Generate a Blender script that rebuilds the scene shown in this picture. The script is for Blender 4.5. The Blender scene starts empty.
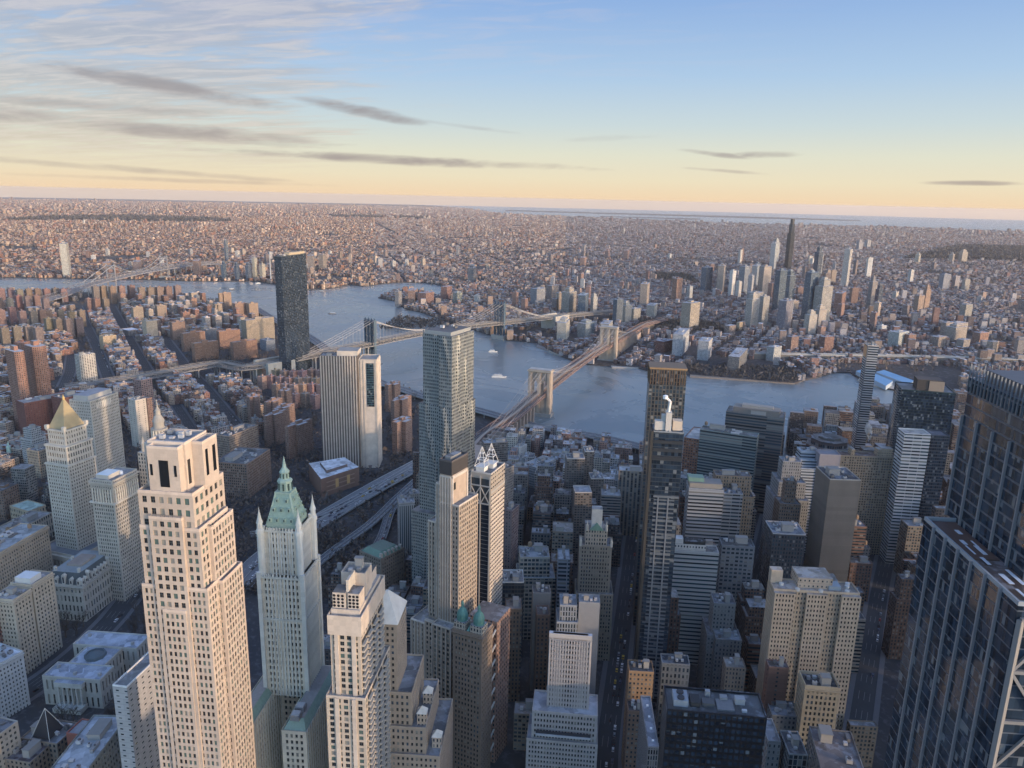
import bpy, math, random
import numpy as np
from math import radians as R_, sin, cos, pi
rng = random.Random(7)
nrg = np.random.default_rng(7)
S = bpy.context.scene
COL = S.collection

# ---------------------------------------------------------------- camera
CAMP = np.array([10.7, -16.4, 384.2]); YAW = R_(114.24); PITCH = R_(-13.76); ROLL = R_(1.30); FPX = 759.4
ER = 6371000.0 * 7 / 6          # earth radius seen through ordinary refraction
def _rot():
    f = np.array([sin(YAW)*cos(PITCH), cos(YAW)*cos(PITCH), sin(PITCH)])
    r = np.array([cos(YAW), -sin(YAW), 0.0]); u = np.cross(r, f)
    c, s = cos(ROLL), sin(ROLL)
    return c*r + s*u, -s*r + c*u, f
CR, CU, CF = _rot()
cam = bpy.data.cameras.new('camera'); camo = bpy.data.objects.new('camera', cam); COL.objects.link(camo)
from mathutils import Matrix, Vector
camo.matrix_world = Matrix(((CR[0], CU[0], -CF[0], CAMP[0]), (CR[1], CU[1], -CF[1], CAMP[1]), (CR[2], CU[2], -CF[2], CAMP[2]), (0, 0, 0, 1)))
cam.sensor_fit = 'HORIZONTAL'; cam.sensor_width = 36.0; cam.lens = FPX/1024*36.0
cam.clip_start = 1.0; cam.clip_end = 200000.0
S.camera = camo

# ---------------------------------------------------------------- light
SUN_AZ, SUN_EL = 236.0, 6.5
SUN_STR, SKY_STR, EXPO = 1.4, 0.15, 1.18
world = bpy.data.worlds.new('World'); S.world = world; world.use_nodes = True
S.view_settings.view_transform = 'Standard'; S.view_settings.look = 'None'
S.view_settings.exposure = EXPO; S.view_settings.gamma = 1.0; S.view_settings.use_curve_mapping = False
S.cycles.max_bounces = 5; S.cycles.diffuse_bounces = 3; S.cycles.glossy_bounces = 2; S.cycles.transmission_bounces = 2
S.cycles.volume_bounces = 0; S.cycles.use_denoising = True; S.cycles.caustics_reflective = False; S.cycles.caustics_refractive = False
S.cycles.sample_clamp_indirect = 4.0

class NT:
    """small helper for writing node trees"""
    def __init__(s, tree): s.t = tree; s.n = tree.nodes; s.l = tree.links
    def new(s, typ, **kw):
        nd = s.n.new(typ)
        for k, v in kw.items(): setattr(nd, k, v)
        return nd
    def link(s, a, b): s.l.new(a, b)
    def _in(s, sock, v):
        if v is None: return
        if isinstance(v, (int, float)): sock.default_value = v
        elif isinstance(v, (tuple, list)):
            try: sock.default_value = v
            except Exception: sock.default_value = tuple(v)[:3]
        else: s.link(v, sock)
    def m(s, op, a, b=None, c=None, clamp=False):
        nd = s.new('ShaderNodeMath', operation=op, use_clamp=clamp)
        s._in(nd.inputs[0], a); s._in(nd.inputs[1], b); s._in(nd.inputs[2], c)
        return nd.outputs[0]
    def vm(s, op, a, b=None):
        nd = s.new('ShaderNodeVectorMath', operation=op); s._in(nd.inputs[0], a); s._in(nd.inputs[1], b)
        return nd.outputs['Value'] if op in ('LENGTH', 'DOT_PRODUCT') else nd.outputs[0]
    def mix(s, f, a, b, blend='MIX', clamp=False):
        nd = s.new('ShaderNodeMix', data_type='RGBA', blend_type=blend); nd.clamp_result = clamp
        s._in(nd.inputs[0], f); s._in(nd.inputs[6], a); s._in(nd.inputs[7], b)
        return nd.outputs[2]
    def fmix(s, f, a, b):
        nd = s.new('ShaderNodeMix', data_type='FLOAT'); s._in(nd.inputs[0], f); s._in(nd.inputs[2], a); s._in(nd.inputs[3], b)
        return nd.outputs[0]
    def sep(s, v):
        nd = s.new('ShaderNodeSeparateXYZ'); s._in(nd.inputs[0], v); return nd.outputs
    def comb(s, x, y, z):
        nd = s.new('ShaderNodeCombineXYZ'); s._in(nd.inputs[0], x); s._in(nd.inputs[1], y); s._in(nd.inputs[2], z); return nd.outputs[0]
    def noise(s, vec, scale, detail=3, rough=.5, dist=0, out='Fac'):
        nd = s.new('ShaderNodeTexNoise'); s._in(nd.inputs['Vector'], vec)
        nd.inputs['Scale'].default_value = scale; nd.inputs['Detail'].default_value = detail
        nd.inputs['Roughness'].default_value = rough; nd.inputs['Distortion'].default_value = dist
        return nd.outputs[out]
    def ramp(s, f, pts, interp='LINEAR'):
        nd = s.new('ShaderNodeValToRGB'); s._in(nd.inputs[0], f); cr = nd.color_ramp; cr.interpolation = interp
        while len(cr.elements) < len(pts): cr.elements.new(.5)
        for e, (p, c) in zip(cr.elements, pts):
            e.position = p; e.color = (c if isinstance(c, (tuple, list)) else (c, c, c)) + ((1,) if not isinstance(c, (tuple, list)) or len(c) == 3 else ())
        return nd.outputs[0]
    def step(s, x, a, b):
        """smooth 0..1 between a and b"""
        nd = s.new('ShaderNodeMapRange', interpolation_type='SMOOTHSTEP'); s._in(nd.inputs[0], x)
        s._in(nd.inputs[1], a); s._in(nd.inputs[2], b); nd.inputs[3].default_value = 0; nd.inputs[4].default_value = 1
        return nd.outputs[0]

def make_sky():
    N = NT(world.node_tree); N.n.clear()
    sky = N.new('ShaderNodeTexSky', sky_type='NISHITA'); sky.sun_disc = False
    sky.sun_elevation = R_(SUN_EL); sky.sun_rotation = R_(SUN_AZ)
    sky.altitude = 300; sky.air_density = 1.0; sky.dust_density = 1.5; sky.ozone_density = 2.0
    tc = N.new('ShaderNodeTexCoord'); d = tc.outputs['Generated']
    x, y, z = N.sep(d)
    # direction turned so that +a looks where the view looks, b is to its right
    a = N.m('ADD', N.m('MULTIPLY', x, sin(YAW)), N.m('MULTIPLY', y, cos(YAW)))
    b = N.m('ADD', N.m('MULTIPLY', x, cos(YAW)), N.m('MULTIPLY', y, -sin(YAW)))
    az = N.m('ARCTAN2', b, a)                       # radians to the right of the harbour view
    el = N.m('ARCSINE', z)
    # the evening colours of the sky opposite the sun: a warm band low down, blue above
    grad = N.ramp(N.m('DIVIDE', N.m('ADD', el, .02), .5), [
        (0.0, (.82, .60, .44)), (.04, (.90, .67, .44)), (.09, (.85, .75, .54)), (.15, (.76, .76, .62)),
        (.22, (.60, .70, .72)), (.33, (.43, .60, .80)), (.50, (.28, .45, .76)), (1.0, (.12, .22, .52))])
    skyc = N.mix(1.0, sky.outputs[0], (1, 1, 1, 1), 'MULTIPLY')
    # clouds: flat layers far away, seen edge-on low down
    zc = N.m('ADD', N.m('MAXIMUM', z, 0), .06)
    P = N.comb(N.m('DIVIDE', b, zc), N.m('ADD', N.m('DIVIDE', a, zc), N.m('MULTIPLY', N.m('DIVIDE', b, zc), .22)), 0.0)
    warp = N.noise(N.vm('MULTIPLY', P, (.5, .5, 1)), 1.0, 2, .5)
    P = N.vm('ADD', P, N.comb(N.m('MULTIPLY', warp, .8), N.m('MULTIPLY', warp, .5), 0))
    nA = N.noise(N.vm('MULTIPLY', P, (.9, 2.6, 1)), 1.0, 6, .62, .3)
    nB = N.noise(N.vm('MULTIPLY', P, (.30, .55, 1)), 1.0, 4, .55, .3)
    nC = N.noise(N.vm('MULTIPLY', P, (2.8, 7.0, 1)), 1.0, 5, .62, .5)
    leftness = N.step(N.m('ADD', az, N.m('MULTIPLY', el, -.7)), -.08, -.46)
    low = N.step(el, .012, .06)
    cov = N.m('ADD', N.m('ADD', N.m('MULTIPLY', nB, .40), N.m('MULTIPLY', nA, .42)), N.m('MULTIPLY', nC, .28))
    thr = N.m('SUBTRACT', .66, N.m('MULTIPLY', leftness, .235))
    veil = N.step(cov, thr, N.m('ADD', thr, .15))
    # high pale streaks along the top, thinning to the right
    hs = N.noise(N.vm('MULTIPLY', P, (1.5, 5.5, 1)), 1.0, 5, .65, .6)
    hi = N.m('MULTIPLY', N.step(hs, .47, .66), N.m('MULTIPLY', N.step(el, .11, .17), N.step(az, .50, -.15)))
    veil = N.m('MULTIPLY', N.m('MULTIPLY', veil, low), .70)
    ccol = N.ramp(N.m('DIVIDE', el, .5), [(0, (.72, .56, .41)), (.12, (.62, .55, .46)), (.28, (.46, .46, .48)), (.5, (.44, .46, .56)), (1, (.42, .43, .52))])
    ccol = N.mix(N.m('MULTIPLY', N.step(nC, .40, .66), .62), ccol, (.78, .69, .62, 1))
    c1 = N.mix(veil, grad, ccol)
    c1 = N.mix(N.m('MULTIPLY', hi, .26), c1, (.62, .60, .68, 1))
    # long thin grey banks, each an ellipse bent slightly, with ragged edges
    e = N.vm('MULTIPLY', N.comb(az, el, 0), (1, 1, 1))
    rag = N.m('SUBTRACT', N.noise(N.vm('MULTIPLY', e, (9, 46, 1)), 1.0, 5, .62, .4), .5)
    banks = [(-.409, .113, .13, .0095, -.106, .8), (-.194, .099, .085, .0075, -.151, .9), (-.44, .068, .21, .0095, -.043, .75), (-.154, .043, .22, .0062, -.018, .9),
             (.241, .058, .05, .0034, -.112, .75), (.305, .057, .04, .0045, .0, .8), (.254, .038, .05, .0026, -.064, .6), (.524, .027, .05, .0028, .0, .75), (-.46, .022, .20, .0042, -.046, .5),
             (-.063, .085, .07, .003, -.095, .35), (-.40, .0115, .2, .003, -.01, .4), (-.50, .088, .14, .006, -.02, .45), (-.33, .058, .10, .004, -.03, .4), (.12, .075, .06, .004, .05, .2)]
    tot = None
    for (ca, ce, wa, we, tilt, amt) in banks:
        da = N.m('SUBTRACT', az, ca)
        de = N.m('SUBTRACT', N.m('SUBTRACT', el, ce), N.m('MULTIPLY', da, tilt))
        q = N.m('ADD', N.m('POWER', N.m('ABSOLUTE', N.m('DIVIDE', da, wa)), 2.0), N.m('POWER', N.m('ABSOLUTE', N.m('DIVIDE', de, we)), 2.0))
        q = N.m('ADD', q, N.m('MULTIPLY', rag, 3.4))
        mk = N.m('MULTIPLY', N.step(q, 1.3, -.5), amt)
        tot = mk if tot is None else N.m('MAXIMUM', tot, mk)
    bcol = N.ramp(N.m('DIVIDE', el, .25), [(0, (.40, .33, .30)), (.4, (.34, .32, .33)), (.8, (.30, .29, .34))])
    c2 = N.mix(tot, c1, bcol)
    # small bright puff
    # weather colours in front; unseen sky behind the view brightened and cooled as fill light
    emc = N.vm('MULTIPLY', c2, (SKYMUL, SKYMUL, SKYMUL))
    phys = N.vm('MULTIPLY', sky.outputs[0], (SKYFILL*.90, SKYFILL*.95, SKYFILL*1.08))
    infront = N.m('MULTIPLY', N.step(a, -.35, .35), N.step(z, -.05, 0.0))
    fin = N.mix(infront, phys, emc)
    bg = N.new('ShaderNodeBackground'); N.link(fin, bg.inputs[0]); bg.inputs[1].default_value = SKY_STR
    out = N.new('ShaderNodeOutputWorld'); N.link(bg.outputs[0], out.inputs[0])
SKYMUL, SKYFILL = 1/(SKY_STR*2**EXPO), 2.1
make_sky()

sl = bpy.data.lights.new('sun', 'SUN'); sl.energy = SUN_STR; sl.angle = R_(0.6); sl.color = (1.0, .72, .48)
so = bpy.data.objects.new('sun', sl); COL.objects.link(so)
sd = Vector((sin(R_(SUN_AZ))*cos(R_(SUN_EL)), cos(R_(SUN_AZ))*cos(R_(SUN_EL)), sin(R_(SUN_EL))))
so.rotation_euler = sd.to_track_quat('Z', 'Y').to_euler(); so.location = (-300, -300, 900)

# ---------------------------------------------------------------- geometry helpers
def gz(x, y): return -(x*x + y*y)/(2*ER)
def ray(px, py):
    v = CF*FPX + CR*(px-512) - CU*(py-384)
    return v/np.linalg.norm(v)
def at(px, py, h=0.0):
    """the place on the (curved) ground, h metres up, that lies behind a picture point"""
    v = ray(px, py); t = (CAMP[2]-h)/max(-v[2], 1e-4)
    for _ in range(6):
        p = CAMP + v*t
        t = (CAMP[2]-h-gz(p[0], p[1]))/max(-v[2], 1e-4)
        t = min(t, 60000)
    p = CAMP + v*t
    return np.array([p[0], p[1]])
def proj(x, y, z):
    d = np.array([x, y, z+gz(x, y)])-CAMP; w = d@CF
    return 512+FPX*(d@CR)/w, 384-FPX*(d@CU)/w, w
def azv(a): return np.array([sin(R_(a)), cos(R_(a))])
def bearing(P): return math.degrees(math.atan2(P[0]-CAMP[0], P[1]-CAMP[1]))

class Fr:
    """a building's own frame: near roof corner C, s runs along the right face, t along the left one"""
    def __init__(f, C, a, wr, wl): f.C = np.array(C, float); f.a = a; f.wr = wr; f.wl = wl; f.es = azv(a+90); f.et = azv(a)
    def P(f, s, t): return f.C + f.es*s + f.et*t
    def mid(f): return f.P(f.wr/2, f.wl/2)
    def poly(f, m=0): return [f.P(-m, -m), f.P(f.wr+m, -m), f.P(f.wr+m, f.wl+m), f.P(-m, f.wl+m)]
def ext(C, dirv, H, px):
    """how far from C along dirv until it shows at picture column px"""
    C3 = np.array([C[0], C[1], H+gz(*C)])-CAMP; n = FPX*CR-(px-512)*CF; dv = np.array([dirv[0], dirv[1], 0])
    return -(C3@n)/(dv@n)
def frame(c, xl, xr, H, a=None, g=28, L=None, Rr=None, wl=None, wr=None):
    C = at(c[0], c[1], H); b = bearing(C)
    if L is not None or Rr is not None:
        aa = []
        if L is not None: v = at(L[0], L[1], H)-C; aa.append(math.degrees(math.atan2(v[0], v[1])))
        if Rr is not None: v = at(Rr[0], Rr[1], H)-C; aa.append(math.degrees(math.atan2(v[0], v[1]))-90)
        a = aa[0] if len(aa) == 1 else aa[0]+((aa[1]-aa[0]+180) % 360-180)/2
        if xl is None and L: xl = L[0]
        if xr is None and Rr: xr = Rr[0]
    if a is None:
        a = g
        while a > b-3: a -= 90
        while a <= b-93: a += 90
    if wl is None: wl = max(3, ext(C, azv(a), H, xl))
    if wr is None: wr = max(3, ext(C, azv(a+90), H, xr))
    return Fr(C, a, min(wr, 400), min(wl, 400))

NOWIN = (0.0, 0.0, 0.0)
class Acc:
    """collects faces with colour, window spacing and window size, and links them as ONE mesh"""
    def __init__(s): s.V = []; s.UV = []; s.n = []; s.c = []; s.p = []; s.q = []; s.mi = []
    def quads(s, V, UV, col, par=(3, 3, 0), par2=NOWIN, mi=0):
        k = len(V); s.V.append(np.asarray(V, float).reshape(-1, 3)); s.UV.append(np.asarray(UV, float).reshape(-1, 2))
        s.n.append(np.full(k, 4)); f = lambda a, w: np.broadcast_to(np.asarray(a, float), (k, w))
        s.c.append(f(col, 3)); s.p.append(f(par, 3)); s.q.append(f(par2, 3)); s.mi.append(np.full(k, mi))
    def poly(s, V, UV, col, par=(3, 3, 0), par2=NOWIN, mi=0):
        s.V.append(np.asarray(V, float)); s.UV.append(np.asarray(UV, float)); s.n.append(np.array([len(V)]))
        s.c.append(np.array([col], float)[:, :3]); s.p.append(np.array([par], float)); s.q.append(np.array([par2], float)); s.mi.append(np.array([mi]))
    def quad(s, a, b, c, d, col, par=(3, 3, 0), par2=NOWIN, uv=None, mi=0):
        if uv is None:
            w = math.dist(a, b); h = math.dist(b, c); uv = [(0, 0), (w, 0), (w, h), (0, h)]
        s.quads([[a, b, c, d]], [uv], col, par, par2, mi)
    def prism(s, poly, z0, z1, col, rcol=None, par=(3, 3, 0), par2=NOWIN, top=True, mi=0, top_poly=None, rmi=None, rz=None):
        """upright (or tapering) block over a counter-clockwise outline"""
        n = len(poly); tp = top_poly if top_poly is not None else poly
        u = 0
        for i in range(n):
            a, b = poly[i], poly[(i+1) % n]; c, d = tp[(i+1) % n], tp[i]; w = math.dist(a, b)
            s.quad((a[0], a[1], z0), (b[0], b[1], z0), (c[0], c[1], z1), (d[0], d[1], z1), col, par, par2, [(u, z0), (u+w, z0), (u+w, z1), (u, z1)], mi)
            u += w
        if top:
            s.poly([(p[0], p[1], z1) for p in tp], [(p[0], p[1]) for p in tp], rcol if rcol is not None else col, mi=mi if rmi is None else rmi)
    def fbox(s, fr, s0, s1, t0, t1, z0, z1, col, rcol=None, par=(3, 3, 0), par2=NOWIN, parL=None, par2L=None, top=True, mi=0):
        P = [fr.P(s0, t0), fr.P(s1, t0), fr.P(s1, t1), fr.P(s0, t1)]
        for i in range(4):
            a, b = P[i], P[(i+1) % 4]; w = math.dist(a, b)
            pp, qq = (par, par2) if i % 2 == 0 or parL is None else (parL, par2L)
            s.quad((a[0], a[1], z0), (b[0], b[1], z0), (b[0], b[1], z1), (a[0], a[1], z1), col, pp, qq, [(0, z0), (w, z0), (w, z1), (0, z1)], mi)
        if top: s.poly([(p[0], p[1], z1) for p in P], [(0, 0), (s1-s0, 0), (s1-s0, t1-t0), (0, t1-t0)], rcol if rcol is not None else col, mi=mi)
    def bar(s, p, q, w, col, h=None, mi=0):
        p = np.array(p, float); q = np.array(q, float); d = q-p; L = np.linalg.norm(d)
        if L < 1e-6: return
        d /= L; up = np.array([0, 0, 1.0]) if abs(d[2]) < .95 else np.array([1.0, 0, 0])
        a = np.cross(d, up); a /= np.linalg.norm(a); b = np.cross(a, d); h = h or w
        o = [a*w/2+b*h/2, -a*w/2+b*h/2, -a*w/2-b*h/2, a*w/2-b*h/2]
        Q = [[p+o[i], p+o[(i+1) % 4], q+o[(i+1) % 4], q+o[i]] for i in range(4)]
        Q.append([q+o[0], q+o[1], q+o[2], q+o[3]]); Q.append([p+o[3], p+o[2], p+o[1], p+o[0]])
        s.quads(Q, [[(0, 0), (1, 0), (1, 1), (0, 1)]]*6, col, mi=mi)
    def lathe(s, cx, cy, prof, n, col, rot=0, mi=0, sx=1.0):
        for (r0, z0), (r1, z1) in zip(prof, prof[1:]):
            for i in range(n):
                a0 = rot+2*pi*i/n; a1 = rot+2*pi*(i+1)/n
                V = [(cx+r0*cos(a0), cy+r0*sin(a0), z0), (cx+r0*cos(a1), cy+r0*sin(a1), z0), (cx+r1*cos(a1), cy+r1*sin(a1), z1), (cx+r1*cos(a0), cy+r1*sin(a0), z1)]
                if r1 < 1e-3: s.poly(V[:3], [(0, 0), (1, 0), (1, 1)], col, mi=mi)
                elif r0 < 1e-3: s.poly([V[0], V[2], V[3]], [(0, 0), (1, 0), (1, 1)], col, mi=mi)
                else: s.quad(*V, col, mi=mi)
    def boxes(s, cx, cy, hx, hy, az, z0, z1, col, rcol, par=None, par2=None):
        """many boxes at once (arrays)"""
        k = len(cx); az = np.radians(np.broadcast_to(az, (k,)))
        ex = np.stack([np.cos(az), -np.sin(az)], 1); ey = np.stack([np.sin(az), np.cos(az)], 1)
        C = np.stack([cx, cy], 1); X = ex*np.asarray(hx)[:, None]; Y = ey*np.asarray(hy)[:, None]
        c = [C-X-Y, C+X-Y, C+X+Y, C-X+Y]; z0 = np.broadcast_to(z0, (k,)); z1 = np.broadcast_to(z1, (k,))
        up = lambda p, z: np.concatenate([p, z[:, None]], 1)
        par = np.tile(np.array([3, 3.2, 0.]), (k, 1)) if par is None else par
        par2 = np.zeros((k, 3)) if par2 is None else par2
        for i in range(4):
            a, b = c[i], c[(i+1) % 4]; w = np.linalg.norm(b-a, axis=1); zz = np.zeros(k); h = z1-z0
            s.quads(np.stack([up(a, z0), up(b, z0), up(b, z1), up(a, z1)], 1),
                    np.stack([np.stack([zz, zz], 1), np.stack([w, zz], 1), np.stack([w, h], 1), np.stack([zz, h], 1)], 1), col, par, par2)
        s.quads(np.stack([up(p, z1) for p in c], 1), np.stack([p for p in c], 1), rcol, par, np.zeros((k, 3)))
    def build(s, name, mats, parent=None, origin=None, smooth=False):
        V = np.concatenate(s.V); UV = np.concatenate(s.UV); n = np.concatenate(s.n).astype(np.int32)
        if origin is None: origin = V.min(0)*.5+V.max(0)*.5; origin[2] = V[:, 2].min()
        V = V-np.asarray(origin)
        me = bpy.data.meshes.new(name); k = len(V)
        me.vertices.add(k); me.vertices.foreach_set('co', V.astype(np.float32).ravel())
        me.loops.add(k); me.loops.foreach_set('vertex_index', np.arange(k, dtype=np.int32))
        me.polygons.add(len(n)); st = np.concatenate([[0], np.cumsum(n)[:-1]]).astype(np.int32)
        me.polygons.foreach_set('loop_start', st); me.polygons.foreach_set('loop_total', n)
        me.polygons.foreach_set('material_index', np.concatenate(s.mi).astype(np.int32))
        uv = me.uv_layers.new(name='UVMap'); uv.data.foreach_set('uv', UV.astype(np.float32).ravel())
        for nm, arr in (('col', s.c), ('par', s.p), ('win', s.q)):
            at_ = me.attributes.new(nm, 'FLOAT_VECTOR', 'FACE'); at_.data.foreach_set('vector', np.concatenate(arr).astype(np.float32).ravel())
        for m in (mats if isinstance(mats, (list, tuple)) else [mats]): me.materials.append(m)
        me.update(calc_edges=True)
        if smooth: me.polygons.foreach_set('use_smooth', [True]*len(n))
        o = bpy.data.objects.new(name, me); COL.objects.link(o)
        if parent is not None: o.parent = parent
        else: o.location = origin
        o['_org'] = [float(v) for v in origin]
        return o
def tag(o, label=None, cat=None, group=None, kind=None):
    if label: o['label'] = label
    if cat: o['category'] = cat
    if group: o['group'] = group
    if kind: o['kind'] = kind
    return o
def empty(name, org, label=None, cat=None, group=None):
    o = bpy.data.objects.new(name, None); o.location = org; o['_org'] = [float(v) for v in org]; COL.objects.link(o)
    return tag(o, label, cat, group)
def part(acc, name, mats, root): return acc.build(name, mats, root, np.array(root['_org'][:]))

# ---------------------------------------------------------------- materials
def newmat(name):
    m = bpy.data.materials.new(name); m.use_nodes = True; N = NT(m.node_tree); N.n.clear()
    b = N.new('ShaderNodeBsdfPrincipled'); o = N.new('ShaderNodeOutputMaterial'); N.link(b.outputs[0], o.inputs[0])
    return m, N, b
def attr(N, nm):
    a = N.new('ShaderNodeAttribute'); a.attribute_name = nm; return a.outputs['Vector']
def facade_mat(name, glass_rough=.12, dark=(.012, .016, .022), blind=(.22, .22, .21), blindp=.72, wall_rough=.85, tint=(.05, .07, .09), metal=0.0, weather=.55, spandrel=0.0, mull=0.0):
    m, N, b = newmat(name)
    col = attr(N, 'col'); par = N.sep(attr(N, 'par')); win = N.sep(attr(N, 'win'))
    uvn = N.new('ShaderNodeUVMap'); uvn.uv_map = 'UVMap'; u, v, _ = N.sep(uvn.outputs[0])
    geo = N.new('ShaderNodeNewGeometry'); nz = N.sep(geo.outputs['Normal'])[2]
    cu = N.m('DIVIDE', u, par[0]); cv = N.m('DIVIDE', v, par[1])
    fu = N.m('ABSOLUTE', N.m('SUBTRACT', N.m('FRACT', cu), .5)); fv = N.m('ABSOLUTE', N.m('SUBTRACT', N.m('FRACT', cv), .45))
    mu = N.m('LESS_THAN', fu, N.m('MULTIPLY', win[0], .56)); mv = N.m('LESS_THAN', fv, N.m('MULTIPLY', win[1], .55))
    mask = N.m('MULTIPLY', mu, mv)
    cell = N.comb(N.m('FLOOR', cu), N.m('FLOOR', cv), par[2])
    wn = N.new('ShaderNodeTexWhiteNoise', noise_dimensions='3D'); N.link(cell, wn.inputs[0]); r = wn.outputs[0]
    rc = N.sep(wn.outputs[1])
    g = N.mix(rc[1], dark+(1,), tint+(1,))
    bl = N.m('MULTIPLY', N.m('GREATER_THAN', r, blindp), N.m('GREATER_THAN', N.m('SUBTRACT', N.m('FRACT', cv), .45), N.m('SUBTRACT', rc[2], .75)))
    g = N.mix(N.m('MULTIPLY', bl, .8), g, blind+(1,))
    # wall: stone or brick with weathering at two scales
    pos = geo.outputs['Position']
    n1 = N.noise(N.vm('MULTIPLY', pos, (1, 1, .35)), .09, 4, .6); n2 = N.noise(pos, .9, 3, .6)
    var = N.m('ADD', 1.0-weather*.55, N.m('ADD', N.m('MULTIPLY', n1, weather*.7), N.m('MULTIPLY', n2, weather*.4)))
    var = N.m('MULTIPLY', var, N.m('ADD', .93, N.m('MULTIPLY', rc[0], .14)))
    flo = N.m('LESS_THAN', N.m('FRACT', N.m('ADD', cv, .02)), .07)
    var = N.m('MULTIPLY', var, N.m('SUBTRACT', 1.0, N.m('MULTIPLY', N.m('MULTIPLY', flo, N.m('GREATER_THAN', win[0], .01)), .28)))
    wcol = N.mix(1.0, col, N.comb(var, var, var), 'MULTIPLY')
    # flat tops: tar, gravel and old snow in patches
    isroof = N.m('GREATER_THAN', nz, .7)
    rn = N.noise(pos, .055, 5, .65); rn2 = N.noise(pos, .28, 4, .6)
    snow = N.m('MULTIPLY', N.step(N.m('ADD', N.m('MULTIPLY', rn, .6), N.m('MULTIPLY', rn2, .4)), .50, .58), .27)
    vo = N.new('ShaderNodeTexVoronoi', distance='CHEBYCHEV'); N.link(pos, vo.inputs['Vector']); vo.inputs['Scale'].default_value = .16
    vr = N.sep(vo.outputs['Color'])[0]; seam = N.m('LESS_THAN', vo.outputs['Distance'], .12)
    pv = N.m('ADD', .60, N.m('MULTIPLY', vr, .62)); pv = N.fmix(isroof, 1.0, pv); wcol = N.mix(1.0, wcol, N.comb(pv, pv, pv), 'MULTIPLY')
    rcol = N.mix(N.m('MULTIPLY', snow, isroof), wcol, (.50, .53, .60, 1))
    f = N.mix(N.m('MULTIPLY', mask, N.m('SUBTRACT', 1.0, isroof)), rcol, g)
    N.link(f, b.inputs['Base Color'])
    N.link(N.fmix(mask, wall_rough, glass_rough), b.inputs['Roughness'])
    if metal: N.link(N.m('MULTIPLY', N.m('SUBTRACT', 1.0, mask), metal), b.inputs['Metallic'])
    bp = N.new('ShaderNodeBump'); bp.inputs['Strength'].default_value = .6; bp.inputs['Distance'].default_value = .35
    N.link(N.m('SUBTRACT', 1.0, mask), bp.inputs['Height'])
    b.inputs['Specular IOR Level'].default_value = .5
    return m
M = {}
M['masonry'] = facade_mat('masonry_wall')
M['office'] = facade_mat('office_wall', glass_rough=.08, blindp=.8, tint=(.04, .065, .09), weather=.2)
M['metal'] = facade_mat('steel_clad_wall', glass_rough=.12, metal=.3, wall_rough=.5, weather=.25, blindp=.85)
M['glass'] = facade_mat('curtain_wall', glass_rough=.06, dark=(.008, .014, .024), tint=(.03, .05, .08), blindp=.90, blind=(.16, .18, .2), weather=.15, wall_rough=.4)
def plain(name, rough=.8, metal=0, weather=.25, scale=.3):
    m, N, b = newmat(name); col = attr(N, 'col'); geo = N.new('ShaderNodeNewGeometry')
    n = N.noise(geo.outputs['Position'], scale, 4, .6); v = N.m('ADD', 1-weather/2, N.m('MULTIPLY', n, weather))
    N.link(N.mix(1.0, col, N.comb(v, v, v), 'MULTIPLY'), b.inputs['Base Color']); b.inputs['Roughness'].default_value = rough; b.inputs['Metallic'].default_value = metal
    return m
M['plain'] = plain('painted_surface'); M['steelp'] = plain('painted_steel', .55, .2)
M['stone'] = plain('weathered_stone', .9, 0, .7, .12); M['copper'] = plain('green_copper', .6, 0, .6, .5)
M['tin'] = plain('roof_plant', .6, .3, .4, .8)
M['pane'] = plain('window_pane', .08, 0, .3, .15)
# ---------------------------------------------------------------- water, land, streets
def ground_mesh(name, poly, z, mat, steps, kind='structure', uvs=1.0):
    """flat outline cut into tiles and laid on the curve of the earth"""
    import bmesh
    from mathutils.geometry import tessellate_polygon
    bm = bmesh.new(); vs = [bm.verts.new((float(p[0]), float(p[1]), 0)) for p in poly]
    for t in tessellate_polygon([[Vector((float(p[0])/1000, float(p[1])/1000, 0)) for p in poly]]): bm.faces.new([vs[i] for i in t])
    xs = [p[0] for p in poly]; ys = [p[1] for p in poly]
    def cuts(lo, hi):
        out = []; v = 0.0
        for sgn in (1, -1):
            v = 0.0
            while True:
                v += steps[0] if v < steps[1] else steps[0]*4
                if v > max(abs(lo), abs(hi)): break
                if lo < sgn*v < hi: out.append(sgn*v)
        return out
    for c in cuts(min(xs), max(xs)): bmesh.ops.bisect_plane(bm, geom=bm.verts[:]+bm.edges[:]+bm.faces[:], plane_co=(c, 0, 0), plane_no=(1, 0, 0))
    for c in cuts(min(ys), max(ys)): bmesh.ops.bisect_plane(bm, geom=bm.verts[:]+bm.edges[:]+bm.faces[:], plane_co=(0, c, 0), plane_no=(0, 1, 0))
    for v in bm.verts: v.co.z = z+gz(v.co.x, v.co.y)
    bmesh.ops.recalc_face_normals(bm, faces=bm.faces[:])
    for f in bm.faces:
        if f.normal.z < 0: f.normal_flip()
    if z > -2.5:      # quay wall down to the water
        be = [e for e in bm.edges if len(e.link_faces) == 1]
        r = bmesh.ops.extrude_edge_only(bm, edges=be)
        for v in [g for g in r['geom'] if isinstance(g, bmesh.types.BMVert)]: v.co.z -= 5.0
    me = bpy.data.meshes.new(name); bm.to_mesh(me); bm.free(); me.materials.append(mat)
    o = bpy.data.objects.new(name, me); COL.objects.link(o); return tag(o, kind=kind)

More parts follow.
